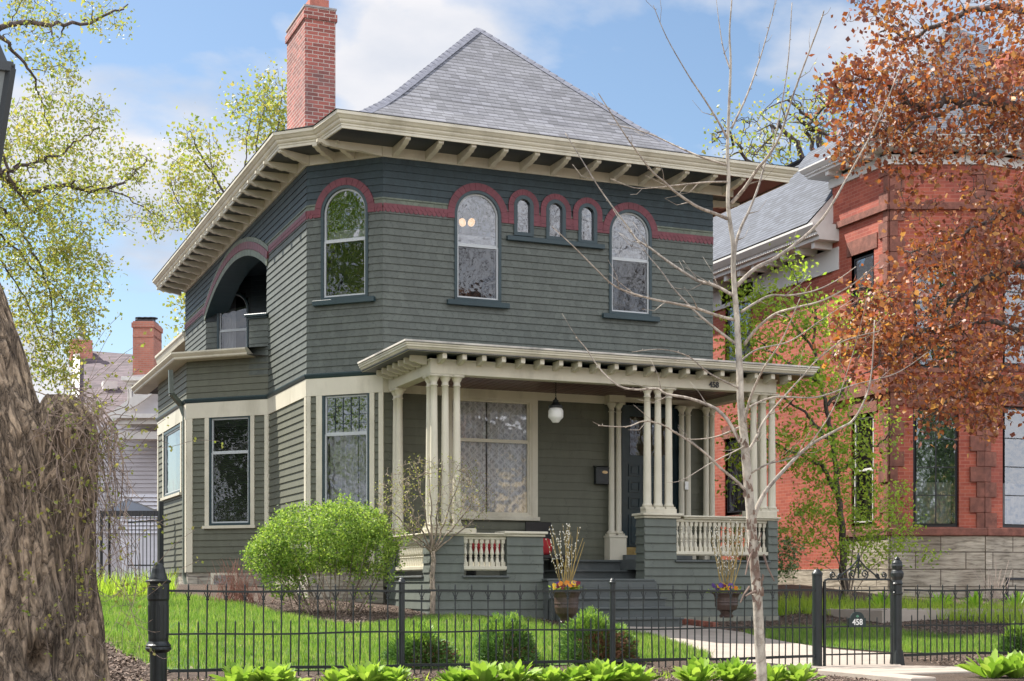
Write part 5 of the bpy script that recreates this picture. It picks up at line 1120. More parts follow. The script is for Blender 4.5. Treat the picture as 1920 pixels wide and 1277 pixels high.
# the big old tree at the left: leaning trunk, torn stump, limbs coming back over the garden
old = thing('old_tree', 'massive old leaning tree with furrowed bark, a hollow base and yellow green spring leaves', 'tree', P(60, 1290, 12.6))
def bark_trunk(path, rads, seed, name, lobed=.0, hollow=None, flat=1.):
    mb = MB(); n = 230; K = 260; pts = [Vector(p) for p in path]; vs = []
    for i in range(K):
        t_ = i / (K - 1) * (len(pts) - 1); j = min(int(t_), len(pts) - 2); f = t_ - j; p0 = pts[max(0, j - 1)]; p1 = pts[j]; p2 = pts[j + 1]; p3 = pts[min(len(pts) - 1, j + 2)]
        c = .5 * ((2 * p1) + (-p0 + p2) * f + (2 * p0 - 5 * p1 + 4 * p2 - p3) * f * f + (-p0 + 3 * p1 - 3 * p2 + p3) * f ** 3); r = rads[j] + (rads[j + 1] - rads[j]) * f
        for k in range(n):
            a = 2 * math.pi * k / n; ca, sa = math.cos(a), math.sin(a); z = c.z
            wv = mnoise.noise(Vector((ca * 2, sa * 2, z * 1.6 + seed))) * .8; ridge = (1 - abs(mnoise.noise(Vector((ca * 14 + seed + wv, sa * 14 + wv, z * 1.7)))) * 2.2) ** 2 * .085 + abs(mnoise.noise(Vector((ca * 24, sa * 24 + seed, z * 6)))) * .022
            big = mnoise.noise(Vector((ca * 1.6 + seed, sa * 1.6, z * .9))) * .16 + mnoise.noise(Vector((ca * 3.1 + seed, sa * 3.1, z * 2.2))) * .07
            rr = r * (1 + big - ridge)
            if hollow:
                ah, zh, wa, wz, dp = hollow; da = (a - ah + math.pi) % (2 * math.pi) - math.pi; q_ = (da / wa) ** 2 + ((z - zh) / wz) ** 2
                rr *= 1 - dp * math.exp(-q_ * 1.5)
            vs.append((c.x + ca * rr, c.y + sa * rr * flat, c.z + (mnoise.noise(Vector((ca * 4, sa * 4, seed))) * .25 * r if i == K - 1 else 0)))
    fs = [(i * n + k, i * n + (k + 1) % n, (i + 1) * n + (k + 1) % n, (i + 1) * n + k) for i in range(K - 1) for k in range(n)] + [tuple(range((K - 1) * n, K * n))]
    mb.idx(vs, fs); return obj(name, mb, m_oldbark, old, smooth=True)
ZO = 12.4; cz = lambda px, py: P(px, py, ZO)
ah = math.atan2(-FW[1] * .8 + RT[1] * .6, -FW[0] * .8 + RT[0] * .6)
bark_trunk([cz(20, 1330), cz(22, 1230), cz(20, 1100), cz(0, 960), cz(-30, 820), cz(-50, 720), cz(-85, 600), cz(-130, 480), cz(-175, 360), cz(-220, 200)], [.86, .76, .66, .60, .56, .50, .47, .44, .42, .38], 3.3, 'trunk', hollow=(ah, -.62, .2, .16, .3))
bark_trunk([cz(120, 1320), cz(112, 1200), cz(108, 1080), cz(112, 980), cz(118, 880), cz(122, 810), cz(118, 770), cz(112, 742)], [.46, .36, .30, .285, .29, .28, .22, .12], 8.1, 'torn_stump', hollow=(ah + .3, -.55, .35, .28, .45))
rng = np.random.default_rng(5); mb = MB(); seeds = []
LZ = 13.4
for pts, r0, r1, Za, Zb in (([(-200, 260), (-100, 120), (0, 53), (80, 43), (150, 45), (215, 22), (240, 8)], .10, .008, 12.6, 14), ([(-150, 150), (-40, 40), (0, 70), (30, 102), (60, 145), (75, 182), (95, 240)], .07, .006, 12.6, 13.6),
    ([(-200, 300), (-80, 280), (0, 330), (45, 360), (110, 347), (180, 357), (240, 338), (275, 295)], .12, .008, 12.5, 14.6), ([(150, 352), (215, 358), (260, 385), (300, 408), (335, 418)], .022, .005, 14, 14.8), ([(-150, 350), (-40, 330), (0, 322), (60, 306), (110, 290), (150, 262), (188, 240)], .07, .006, 12.5, 13.6),
    ([(-150, 380), (-60, 370), (0, 390), (30, 420), (60, 470), (90, 540), (100, 640)], .05, .008, 12.6, 13.6), ([(-150, 250), (-30, 200), (5, 300), (40, 370), (65, 400)], .05, .012, 12.6, 13.2), ([(-150, 450), (-50, 430), (0, 440), (60, 500), (120, 560), (150, 600)], .04, .006, 12.6, 14), ([(60, 130), (110, 125), (135, 138)], .012, .004, 13.2, 13.6), ([(25, 45), (30, 20), (60, -20)], .014, .006, 13.2, 13.4), ([(-120, 500), (-20, 470), (20, 520), (60, 590), (95, 690)], .03, .005, 12.7, 13.6)):
    Pp, rr = tube_limb(mb, line(pts, Za, Zb), r0 * .42, r1 * .7, 7, 5, .012, rng); seeds += [(np.array(p), q_) for p, q_ in zip(Pp, rr)]
lob = [(60, 15, 13.6, 55, 26, .6, 40), (190, 30, 13.8, 50, 24, .5, 26), (75, 90, 13.4, 70, 40, .6, 55), (110, 165, 13.5, 40, 50, .5, 34), (95, 240, 13.4, 80, 60, .7, 90), (185, 225, 13.7, 50, 36, .5, 34), (90, 330, 13.6, 100, 70, .9, 190), (200, 330, 14.2, 60, 50, .6, 60), (260, 310, 14.5, 32, 40, .4, 30), (230, 400, 14.4, 90, 36, .6, 55), (310, 420, 14.7, 28, 20, .3, 12), (70, 450, 13.4, 105, 80, .9, 300), (150, 500, 13.8, 60, 60, .6, 110), (100, 590, 13.5, 95, 60, .6, 230), (100, 690, 13.5, 55, 45, .4, 90), (20, 250, 13, 25, 60, .4, 25), (10, 420, 13, 30, 90, .5, 50)]
T = np.concatenate([ellip(rng, n_, px, py, Z, rx, ry, dp, .1) for px, py, Z, rx, ry, dp, n_ in lob]); ends = grow(mb, seeds, T, rng, .012, .0025, -.04)
obj('limb', mb, m_dkbark, old, smooth=True)
C = np.array([e[0] for e in ends]); D = np.array([e[1] for e in ends]); k = rng.poisson(11, len(C)); C = np.repeat(C, k, 0); D = np.repeat(D, k, 0)
quads('crown', leafquads(C + rng.normal(0, .055, C.shape) - D * rng.uniform(0, .2, (len(C), 1)), .037, rng, .6, 0, .5), m_ylf, old)
# vine tangle hanging over the stump
vine = thing('vine', 'tangle of bare woody vines with a few fresh leaves hanging over the torn stump', 'vine', P(190, 1270, 12.3)); mb = MB(); rng = np.random.default_rng(9); lv = []
def vcurve(pts, r0, r1):
    Pp, rr = tube_limb(mb, pts, r0, r1, 4, 3); return Pp
for i in range(105):  # arching tangle over the broken top
    x = rng.uniform(75, 205); y = 742 + rng.uniform(0, 60) + abs(x - 135) * .5; Z = rng.uniform(11.8, 12.9); a = rng.uniform(0, 6.28); L = rng.uniform(40, 130); n_ = 5; c = rng.normal(0, .9); pts = []
    for k in range(n_ + 1): pts.append(P(x, y, Z + .03 * k)); a += c * .5 + rng.normal(0, .35); x += math.cos(a) * L / n_; y = max(728, y + math.sin(a) * L / n_ * .8 + 3)
    vcurve(pts, rng.choice([.004, .006, .009]), .0025); lv += [pts[j] for j in range(1, n_) if rng.random() < .2]
for i in range(75):  # hanging stems
    x = rng.normal(160, 38); y = 750 + abs(x - 140) * .5 + rng.normal(0, 25); Z = rng.uniform(11.85, 12.9); L = rng.uniform(60, 430) * (1 if x > 110 else .6); dr = rng.normal(.10, .22); n_ = max(3, int(L / 45)); pts = [P(x - 12, y + 10, Z)]; ph = rng.uniform(0, 6)
    for k in range(n_ + 1):
        dr += rng.normal(0, .16); x += L / n_ * dr; y += L / n_; lim = 208 + max(0, y - 750) * .17 + rng.normal(0, 6)
        if x > lim: x = lim; dr = -.1
        if y > 1270: break
        pts.append(P(max(35, x) + 5 * math.sin(k * 2 + ph), y, Z + rng.normal(0, .03)))
        if rng.random() < .5 and k > 0:   # side twig
            s_ = rng.choice([-1, 1]); l = rng.uniform(15, 45); e = [pts[-1], P(x + s_ * l * .6, y + l * .35, Z - .05), P(x + s_ * l, y + l * rng.uniform(-.2, .9), Z - .08)]; vcurve(e, .0032, .0018); lv += [e[2]] if rng.random() < .22 else []
    if len(pts) > 2: vcurve(pts, rng.choice([.0035, .005, .008, .012], p=[.35, .35, .22, .08]), .002); lv += [pts[j] for j in range(1, len(pts)) if rng.random() < .12]
for i in range(26):  # loose runners reaching out
    x, y = rng.uniform(100, 240), rng.uniform(700, 1150); a = rng.uniform(-1.2, .6); L = rng.uniform(60, 190); pts = [P(x + L * k / 4 * math.cos(a), y + L * k / 4 * math.sin(a) + 14 * math.sin(k * 1.3), 12.2 + rng.normal(0, .05)) for k in range(5)]
    mb.tube(tube_limb(MB(), pts, .003, .002, 3, 3)[0], .0022, 4, cap=False); lv += pts[1:]
for i in range(22):  # runners across the trunk
    x, y = rng.uniform(20, 180), rng.uniform(800, 1180); a = rng.uniform(1.2, 2.4); L = rng.uniform(80, 220); pts = [P(x + L * k / 4 * math.cos(a), min(1270, y + L * k / 4 * math.sin(a)) + 8 * math.sin(k * 1.7 + i), 11.62 + .02 * k) for k in range(5)]
    mb.tube(tube_limb(MB(), pts, .003, .002, 3, 3)[0], .0026, 4, cap=False); lv += pts[2:]
obj('stem', mb, m_twig, vine); lv = np.array(lv); lv = np.repeat(lv, 3, 0) + rng.normal(0, .02, (len(lv) * 3, 3)); quads('leaf_cluster', leafquads(lv, .034, rng, .8, 0, .2), m_ylf, vine)

# bare young tree in front of the fence
sap = thing('bare_sapling', 'slender young tree with pale peeling bark and bare spreading branches in front of the fence', 'tree', P(1428, 1300, 12.6)); rng = np.random.default_rng(21); mb = MB()
trk = [(1428, 1310), (1428, 1260), (1424, 1200), (1420, 1120), (1413, 1040), (1409, 980), (1402, 900), (1395, 820), (1389, 760), (1387, 700), (1384, 640), (1381, 590), (1377, 540), (1375, 500), (1375, 460), (1369, 420), (1365, 380), (1366, 330), (1364, 280), (1367, 200), (1370, 120), (1368, 60), (1372, 0), (1374, -60)]
kp = 12.6 / FPX; rt = [x_ * .80 for x_ in [13, 12.6, 12, 11.8, 11.5, 11.2, 11, 10, 8.6, 8, 7.4, 6.8, 6.2, 5.8, 5.4, 5, 4.6, 4.2, 3.8, 3.2, 2.6, 2, 1.5, 1]]
P_ = []; R_ = []
tp = [Vector(p) for p in line(trk, 12.6)]
for i in range(len(tp) - 1):
    p0 = tp[max(0, i - 1)]; p1 = tp[i]; p2 = tp[i + 1]; p3 = tp[min(len(tp) - 1, i + 2)]
    for k in range(8): f = k / 8; P_.append(.5 * ((2 * p1) + (-p0 + p2) * f + (2 * p0 - 5 * p1 + 4 * p2 - p3) * f * f + (-p0 + 3 * p1 - 3 * p2 + p3) * f ** 3)); R_.append((rt[i] + (rt[i + 1] - rt[i]) * f) * kp * (1 + .05 * mnoise.noise(P_[-1] * 6)))
mb.tube(P_, R_, 16); obj('trunk', mb, m_pale, sap, smooth=True)
mb = MB()   # peeling bark flakes
for i in range(60):
    y = rng.uniform(980, 1150) if rng.random() < .75 else rng.uniform(820, 980); j = min(range(len(trk)), key=lambda q_: abs(trk[q_][1] - y)); x = trk[j][0] + rng.uniform(-10, 10); c = np.array(P(x, y, 12.6 - .055)); a = rng.uniform(-.5, .5); w_ = rng.uniform(.006, .016); h_ = rng.uniform(.02, .07)
    d = RT * math.sin(a) + np.array([0, 0, math.cos(a)]); s_ = RT * math.cos(a) - np.array([0, 0, math.sin(a)]); o_ = -FW * rng.uniform(0, .02)
    mb.face([c - s_ * w_, c + s_ * w_, c + s_ * w_ * .6 + d * h_ + o_, c - s_ * w_ * .4 + d * h_ * 1.2 + o_ * 1.3])
for (a, b_) in (((1412, 1030), (1398, 1078)), ((1405, 1100), (1388, 1130)), ((1432, 1040), (1452, 1090)), ((1418, 1108), (1398, 1118))): mb.tube([P(*a, 12.55), P((a[0] + b_[0]) / 2 - 2, (a[1] + b_[1]) / 2, 12.5), P(*b_, 12.48)], [.012, .009, .006], 5)
obj('peeling_bark', mb, paint('bark_flake', (.16, .11, .085), .35, 12, .8, .4), sap)
BR = [([(1380, 537), (1415, 504), (1452, 485), (1496, 454), (1534, 419), (1559, 385), (1584, 341), (1600, 313), (1650, 220), (1690, 120)], 5, .4), ([(1371, 382), (1396, 353), (1421, 316), (1437, 297), (1462, 256), (1490, 170), (1535, 50), (1545, 20)], 4.4, -.3),
 ([(1377, 488), (1380, 457), (1390, 425), (1405, 394), (1421, 353), (1429, 325), (1438, 297), (1452, 262), (1476, 130), (1485, 5)], 4, .3), ([(1363, 410), (1339, 400), (1308, 388), (1270, 363), (1245, 341), (1223, 322), (1192, 281), (1170, 250), (1122, 175)], 4, -.4),
 ([(1363, 310), (1314, 294), (1270, 275), (1223, 253), (1180, 240), (1140, 232)], 2.6, .3), ([(1363, 341), (1320, 342), (1270, 347), (1227, 352), (1189, 352), (1145, 335)], 2.2, -.2),
 ([(1375, 554), (1339, 535), (1308, 526), (1277, 507), (1245, 485), (1220, 466), (1195, 450), (1180, 429), (1151, 391), (1120, 347), (1085, 290), (1060, 250)], 4, .4), ([(1377, 600), (1346, 592), (1308, 579), (1270, 570), (1233, 563), (1198, 554), (1161, 541), (1139, 526), (1120, 507), (1075, 462), (1035, 425)], 3.6, -.4),
 ([(1380, 645), (1339, 614), (1308, 588), (1283, 563), (1261, 538), (1239, 507), (1220, 485), (1195, 452)], 3.2, .2), ([(1390, 585), (1418, 567), (1446, 554), (1480, 554), (1527, 545), (1568, 526), (1605, 500)], 3.2, .3), ([(1396, 645), (1421, 614), (1455, 588), (1496, 576), (1543, 563), (1600, 532), (1650, 490)], 3.8, -.3),
 ([(1412, 975), (1425, 940), (1442, 913), (1476, 875), (1504, 847), (1529, 828), (1575, 803), (1600, 787), (1622, 748), (1634, 700), (1640, 600)], 5.5, .3), ([(1402, 925), (1382, 903), (1351, 878), (1319, 847), (1288, 825), (1263, 809), (1238, 795), (1206, 790), (1175, 800), (1122, 798)], 3.6, -.3),
 ([(1388, 830), (1366, 790), (1344, 768), (1319, 756), (1288, 746), (1250, 739), (1232, 729), (1194, 731), (1163, 725), (1138, 706), (1119, 684), (1100, 655), (1080, 632)], 4.4, .3), ([(1388, 800), (1355, 815), (1326, 822), (1288, 823), (1260, 809)], 2.4, .2), ([(1395, 800), (1404, 756), (1417, 721), (1432, 690), (1451, 662), (1470, 630), (1500, 560)], 3.6, -.3),
 ([(1400, 850), (1417, 822), (1432, 790), (1454, 762), (1476, 737), (1507, 703), (1533, 674), (1580, 640), (1650, 620)], 3.4, .3), ([(1365, 262), (1345, 225), (1320, 185), (1290, 140), (1250, 70), (1225, 10)], 2.6, -.2), ([(1369, 130), (1356, 90), (1348, 40), (1342, -10)], 1.8, .1), ([(1372, 240), (1400, 180), (1425, 110), (1445, 40), (1457, -5)], 2.6, .2), ([(1385, 680), (1420, 655), (1480, 640), (1540, 600), (1600, 560)], 2.4, .3),
 ([(1390, 730), (1330, 700), (1290, 668), (1240, 655), (1185, 660)], 2.2, -.3), ([(1392, 770), (1450, 745), (1530, 745), (1600, 722), (1680, 700), (1740, 660)], 2.6, .4), ([(1400, 835), (1380, 845), (1330, 870), (1280, 900), (1250, 905)], 1.8, -.2), ([(1404, 890), (1440, 870), (1500, 850), (1560, 770), (1600, 660), (1625, 560)], 2.2, -.3)]
mb = MB(); bk = 12.6 / FPX
for pts, r, dz in BR:
    n = len(pts); W3 = [P(x, y, 12.6 + dz * (i / (n - 1)) * 2.2) for i, (x, y) in enumerate(pts)]; Pp, rr = tube_limb(mb, W3, r * bk * .9, r * bk * .22, 7, 5)
    for j in range(4, len(Pp) - 1, 2):   # buds and side twigs
        mb.tube([Pp[j], Pp[j] + Vector(rng.normal(0, .010, 3))], [rr[j] * .9 + .001, .0012], 4)
        if rng.random() < .30:
            t_ = (Pp[j + 1] - Pp[j]).normalized(); sd = Vector(rng.normal(0, 1, 3)); sd = (sd - t_ * sd.dot(t_)).normalized(); L = rng.uniform(.08, .34); a = Pp[j]; m1 = a + (t_ * .7 + sd * .6) * L * .5; e = m1 + (t_ * .8 + sd * .3 + Vector((0, 0, .25))) * L * .5; mb.tube([a, m1, e], [max(.0016, rr[j] * .55), .002, .0013], 5)
obj('branch', mb, barkmat('young_branch', (.20, .165, .135), (.40, .36, .31), 8, .6, .3, dist=.01), sap, smooth=True)

# red leaved maple reaching in from the right
ZM = 17.5
plant('red_maple', 'maple with dense copper red spring leaves reaching in from the right edge', 'tree', P(2150, 1190, ZM), [
    (line([(2150, 1240), (2140, 900), (2120, 500), (2100, 200), (2080, -80)], ZM), .3, .2), (line([(2120, 480), (2050, 260), (1960, 215), (1900, 195), (1830, 188), (1780, 190), (1730, 198), (1690, 180), (1640, 150), (1590, 148)], ZM, ZM - .5), .10, .010),
    (line([(2110, 400), (1990, 300), (1920, 250), (1850, 215)], ZM, ZM + .6), .10, .02), (line([(1830, 190), (1760, 215), (1700, 230), (1640, 250), (1600, 290)], ZM - .2, ZM - .6), .03, .008), (line([(2100, 250), (2000, 60), (1920, 20), (1820, 20), (1720, 60), (1650, 60)], ZM, ZM + .8), .09, .01),
    (line([(2130, 600), (2000, 520), (1900, 500), (1800, 560), (1700, 640), (1620, 700)], ZM, ZM - .7), .08, .008), (line([(2130, 700), (2010, 620), (1900, 610), (1800, 610), (1740, 650), (1700, 690)], ZM, ZM - .3), .06, .008), (line([(2130, 760), (2000, 720), (1920, 725), (1870, 710), (1790, 740), (1720, 790)], ZM, ZM - .8), .05, .006), (line([(2120, 500), (2000, 400), (1900, 400), (1800, 440), (1700, 470)], ZM, ZM + .4), .07, .008)],
    [(1800, 70, ZM + .3, 180, 80, 1.4, 330), (1650, 10, ZM, 70, 22, .6, 40), (1650, 190, ZM - .2, 110, 62, .9, 190), (1600, 150, ZM - .3, 62, 40, .6, 60), (1800, 210, ZM, 150, 70, 1.2, 260), (1620, 260, ZM - .4, 62, 45, .6, 80), (1720, 300, ZM - .3, 80, 30, .6, 60), (1880, 330, ZM, 80, 90, 1, 110), (1800, 480, ZM, 110, 70, 1.2, 210), (1690, 600, ZM - .4, 120, 70, .9, 260), (1860, 590, ZM, 110, 90, 1.2, 280), (1640, 560, ZM - .4, 55, 45, .5, 50), (1760, 700, ZM - .5, 120, 62, .8, 190), (1870, 740, ZM - .6, 80, 62, .8, 110), (1800, 780, ZM - .7, 90, 32, .5, 60), (1600, 660, ZM - .5, 50, 50, .5, 50), (1900, 150, ZM, 60, 140, 1, 120), (1890, 460, ZM, 60, 80, 1, 80), (1720, 380, ZM - .3, 50, 30, .4, 24)],
    5.4, .072, .11, m_dkbark, m_redlf, 31, width=.75, droop=.35, twig=.02, rmin=.004, wig=.03)

# green understorey tree between the houses
ZG = 28.6
def gl(pts, a=0, b_=0): return line(pts, ZG + a, ZG + b_)
plant('green_maple', 'multi tiered understorey tree with fresh green leaves growing between the two houses', 'tree', tuple(gpt(1582, 1128)), [
    (gl([(1585, 1135), (1580, 1050), (1577, 960), (1570, 900), (1560, 820), (1548, 760), (1535, 700), (1528, 640), (1530, 580)]), .085, .02), (gl([(1572, 930), (1545, 880), (1500, 855), (1450, 830), (1400, 800)], 0, -.6), .05, .008), (gl([(1560, 830), (1520, 790), (1490, 760), (1440, 740), (1390, 745)], 0, -.4), .04, .008),
    (gl([(1570, 890), (1610, 850), (1650, 830), (1680, 780)], 0, -.6), .04, .008), (gl([(1548, 760), (1590, 720), (1620, 640), (1640, 560)], 0, .3), .04, .008), (gl([(1530, 660), (1490, 610), (1450, 570), (1400, 540)], 0, .2), .03, .006), (gl([(1540, 720), (1480, 680), (1420, 640), (1380, 620)], 0, -.3), .03, .006), (gl([(1530, 600), (1500, 540), (1470, 470)], 0, .2), .025, .006)],
    [(1470, 590, ZG, 90, 50, .9, 90), (1400, 640, ZG, 50, 45, .6, 40), (1480, 700, ZG - .2, 90, 35, .8, 70), (1430, 740, ZG - .2, 70, 30, .7, 48), (1600, 600, ZG, 60, 60, .7, 46), (1500, 830, ZG - .3, 100, 45, .9, 75), (1400, 820, ZG - .3, 40, 50, .5, 30), (1620, 800, ZG - .4, 60, 60, .7, 44), (1550, 730, ZG, 60, 50, .7, 44), (1490, 490, ZG, 30, 30, .3, 14), (1400, 560, ZG, 40, 30, .4, 16), (1560, 880, ZG - .4, 90, 35, .8, 44), (1380, 900, ZG, 30, 40, .4, 12)],
    12, .095, .17, m_dkbark, m_grlf, 41, width=.6, twig=.012, rmin=.004, wig=.02, droop=.25)
b0 = gpt(1590, 1128); ZS = float(b0 @ FW) - .4
plant('leafy_shrub', 'loose multi stemmed green shrub in front of the brick house stone base', 'shrub', tuple(b0), [(line([(1590, 1130), (1575, 1060), (1540, 1000), (1490, 960)], ZS), .02, .006), (line([(1592, 1130), (1610, 1050), (1650, 1000), (1700, 990)], ZS), .02, .006), (line([(1590, 1130), (1598, 1040), (1605, 960), (1600, 900)], ZS), .02, .006), (line([(1592, 1130), (1560, 1070), (1510, 1050)], ZS), .012, .004), (line([(1592, 1130), (1640, 1060), (1690, 1050)], ZS), .012, .004)],
    [(1600, 940, ZS, 110, 45, .8, 90), (1520, 985, ZS, 60, 45, .7, 44), (1660, 1000, ZS, 60, 42, .7, 48), (1600, 1030, ZS, 80, 45, .7, 44), (1740, 1040, ZS, 20, 14, .2, 6)], 16, .075, .10, m_twig, m_grlf, 42, width=.55, twig=.008, rmin=.003, part='stem')

# shrubs round the porch
b0 = gpt(625, 1148); ZS = float(b0 @ FW); stems = []; rng = np.random.default_rng(3)
for i in range(46):
    x1 = 625 + rng.uniform(-150, 140); stems.append((line([(625 + (x1 - 625) * .35 + rng.normal(0, 12), 1150), (625 + (x1 - 625) * .75, 1080), (x1, 1000 + abs(x1 - 610) * .2)], ZS + rng.normal(0, .2), ZS + rng.normal(0, .5)), .010, .003))
plant('spirea_bush', 'rounded bright yellow green bush with brown stems at the foot of the house', 'shrub', tuple(b0), stems, [(600, 1008, ZS, 110, 62, .85, 800), (655, 988, ZS, 72, 45, .7, 380), (545, 1030, ZS, 74, 50, .6, 360), (690, 1030, ZS, 54, 52, .6, 240), (500, 1045, ZS, 40, 34, .4, 120), (528, 1088, ZS, 34, 30, .4, 90), (735, 1050, ZS, 20, 44, .3, 26), (560, 962, ZS, 22, 16, .3, 20), (640, 945, ZS, 26, 14, .3, 22), (700, 972, ZS, 20, 16, .3, 16), (478, 1020, ZS, 18, 14, .3, 12), (752, 1010, ZS, 14, 26, .2, 10), (620, 1070, ZS, 110, 24, .7, 46), (610, 1125, ZS, 100, 20, .6, 12)], 15, .040, .042, m_twig, m_spirea, 51, width=.7, twig=.005, rmin=.0018, part='stem', shell=.5)
b0 = gpt(812, 1153); ZS = float(b0 @ FW)
rng = np.random.default_rng(8); stems = [(line([(812, 1155), (811, 1110), (812, 1060), (812, 1034)], ZS), .045, .035)]
for dx_, dy_ in ((-100, 90), (-70, 130), (-40, 170), (-10, 180), (20, 170), (60, 150), (95, 110), (110, 80), (-115, 60), (40, 120)): stems.append((line([(812, 1036), (812 + dx_ * .35, 1034 - dy_ * .35), (812 + dx_ * .7, 1034 - dy_ * .75), (812 + dx_ * .9, 1034 - dy_ * 1.0)], ZS, ZS + rng.normal(0, .4)), .018, .004))
plant('dwarf_tree', 'small vase shaped ornamental tree almost bare in front of the left porch corner', 'tree', tuple(b0), stems, [(812, 930, ZS, 112, 82, .8, 560), (740, 950, ZS, 42, 62, .5, 110), (885, 935, ZS, 52, 60, .5, 130), (760, 1000, ZS, 50, 20, .4, 30)], 2.0, .032, .05, barkmat('grey_brown_twig', (.16, .13, .10), (.40, .33, .26), 9, .3, .4), m_ylf, 52, width=.5, twig=.011, rmin=.0042, wig=.01)
for (px, py, n_, sp) in ((445, 1130, 120, 60),):
    b0 = gpt(px, py); mb = MB(); rng = np.random.default_rng(4); r_ = thing('twiggy_shrub', 'low reddish brown leafless twiggy shrub under the bay window', 'shrub', tuple(b0))
    for i in range(n_):
        a = rng.normal(0, .5); x0 = rng.normal(0, .22); h_ = rng.uniform(.3, .75); p0 = Vector(b0) + Vector((x0, rng.normal(0, .12), 0)); d = Vector((math.sin(a) * h_ * .7, rng.normal(0, .1), h_)); mb.tube([p0, p0 + d * .5 + Vector(rng.normal(0, .015, 3)), p0 + d], [.006, .004, .002], 4, cap=False)
    obj('stem', mb, paint('red_twig', (.26, .12, .09), .3, 8, .8, .3), r_)
b0 = gpt(1425, 1140); ZS = float(b0 @ FW) - .1
plant('rhododendron', 'dark glossy leaved evergreen shrub at the right porch corner', 'shrub', tuple(b0), [(line([(1425, 1142), (1400, 1080), (1390, 1010)], ZS), .02, .006), (line([(1428, 1142), (1450, 1070), (1480, 1010)], ZS), .02, .006), (line([(1425, 1142), (1430, 1060), (1420, 990)], ZS), .018, .006)],
    [(1395, 1010, ZS, 42, 42, .4, 110), (1440, 1050, ZS, 60, 45, .5, 150), (1475, 1040, ZS, 30, 35, .3, 50), (1400, 1080, ZS, 25, 50, .3, 40)], 8, .07, .05, m_twig, leafmat('glossy_leaf', [(.05, .12, .025), (.10, .20, .05), (.17, .28, .08), (.07, .14, .04), (.25, .30, .15)], .2, .3), 53, width=.45, twig=.007, part='stem')
def yew(px, py, w_, h_, brown, label, seed):
    b0 = gpt(px, py); Z = float(b0 @ FW); r_ = thing('evergreen_shrub', label, 'shrub', tuple(b0), 'small evergreen shrubs behind the fence'); rng = np.random.default_rng(seed); W_ = w_ * Z / FPX * 1.05; H_ = h_ * Z / FPX * 1.1
    n = 2600; u = rng.normal(size=(n, 3)); u /= np.linalg.norm(u, axis=1)[:, None]; u[:, 2] = np.abs(u[:, 2]) * 1.0 - .12; sc = 1 + .42 * np.array([mnoise.noise(Vector(q_ * 2.2 + seed)) for q_ in u]); rad = rng.uniform(.45, 1, n) ** .6 * sc
    C = np.array(b0) + np.stack([u[:, 0] * rad * W_, u[:, 1] * rad * W_ * .8, np.maximum(.0, u[:, 2] * rad * H_ + H_ * .05)], 1)
    def fronds(C, m, nm, k):
        D = C - (np.array(b0) + [0, 0, H_ * .2]); D /= np.linalg.norm(D, axis=1)[:, None]; C = np.repeat(C, k, 0); D = np.repeat(D, k, 0); quads(nm, leafquads(C + rng.normal(0, .016, C.shape), .042, rng, .35, .3, 0, D), m, r_)
    up = (C[:, 2] - b0[2]) / H_; side = (C[:, 0] - b0[0]) / W_; isb = (up < .55) & (rng.random(n) < brown) & (side > -.4); ist = (up > .62) & (rng.random(n) < .75)
    fronds(C[~isb & ~ist], m_yew, 'foliage', 5); fronds(C[ist], m_yewt, 'light_tips', 6)
    if isb.any(): fronds(C[isb], m_yewb, 'brown_foliage', 5)
    mb = MB()
    for i in range(18): d = Vector(u[i]); d.z = abs(d.z); mb.tube([Vector(b0) - Vector((0, 0, .02)), Vector(b0) + Vector((d.x * W_ * .7, d.y * W_ * .6, d.z * H_ * .8 + .03))], [.012, .004], 5)
    obj('stem', mb, m_twig, r_)
yew(785, 1247, 60, 66, .25, 'low dark evergreen shrub behind the fence post below the porch corner', 61); yew(951, 1244, 56, 84, .12, 'conical dark green shrub behind the fence, middle of the row of three', 62); yew(1112, 1242, 56, 92, .7, 'light topped evergreen shrub with a dead brown side, nearest the steps', 63); yew(1148, 1240, 44, 62, .5, 'low browning evergreen shrub right beside the light topped one', 65); yew(1908, 1226, 26, 46, .0, 'small dark shrub at the right edge behind the fence', 64)

# perennials along the neighbour's path
m_day = leafmat('strap_leaf', [(.18, .36, .03), (.30, .50, .05), (.38, .56, .07)], .45, .45); m_host = leafmat('hosta_leaf', [(.15, .28, .03), (.25, .40, .05), (.36, .50, .08), (.20, .34, .04), (.42, .52, .14)], .38, .6, 1.25)
def rosette(name, label, px, py, n, L, w_, seed, mat, group, p3=None, upr=.6, cat='plant'):
    b0 = np.array(p3) if p3 is not None else gpt(px, py); mb = MB(); rng = np.random.default_rng(seed)
    for i in range(n):
        a = rng.uniform(0, 6.283); el = rng.uniform(upr * .5, upr * 1.6); l = L * rng.uniform(.7, 1.15); d = Vector((math.cos(a) * math.cos(el), math.sin(a) * math.cos(el), math.sin(el))); s_ = Vector((-math.sin(a), math.cos(a), 0)) * w_ * rng.uniform(.7, 1.1); b = Vector(b0) + Vector((d.x, d.y, 0)) * rng.uniform(0, L * .35)
        tw = rng.uniform(-.5, .5); s_ = (s_ + Vector((0, 0, tw * w_))); pr = []
        for t_, ww, sg in ((0, .2, 0), (.3, .55, .0), (.55, 1, .02), (.8, .82, .06), (1, .03, .14)): c = b + d * l * t_ - Vector((0, 0, sg * l)) ; pr.append((c, ww))
        vs = []; fs = []
        for c, ww in pr: vs += [c - s_ * ww, c - Vector((0, 0, w_ * ww * .35)), c + s_ * ww]
        for k in range(4): j = k * 3; fs += [(j, j + 1, j + 4, j + 3), (j + 1, j + 2, j + 5, j + 4)]
        mb.idx(vs, fs)
    return tag(obj(name, mb, mat, smooth=True, loc=(0, 0, 0)), label, cat, group)
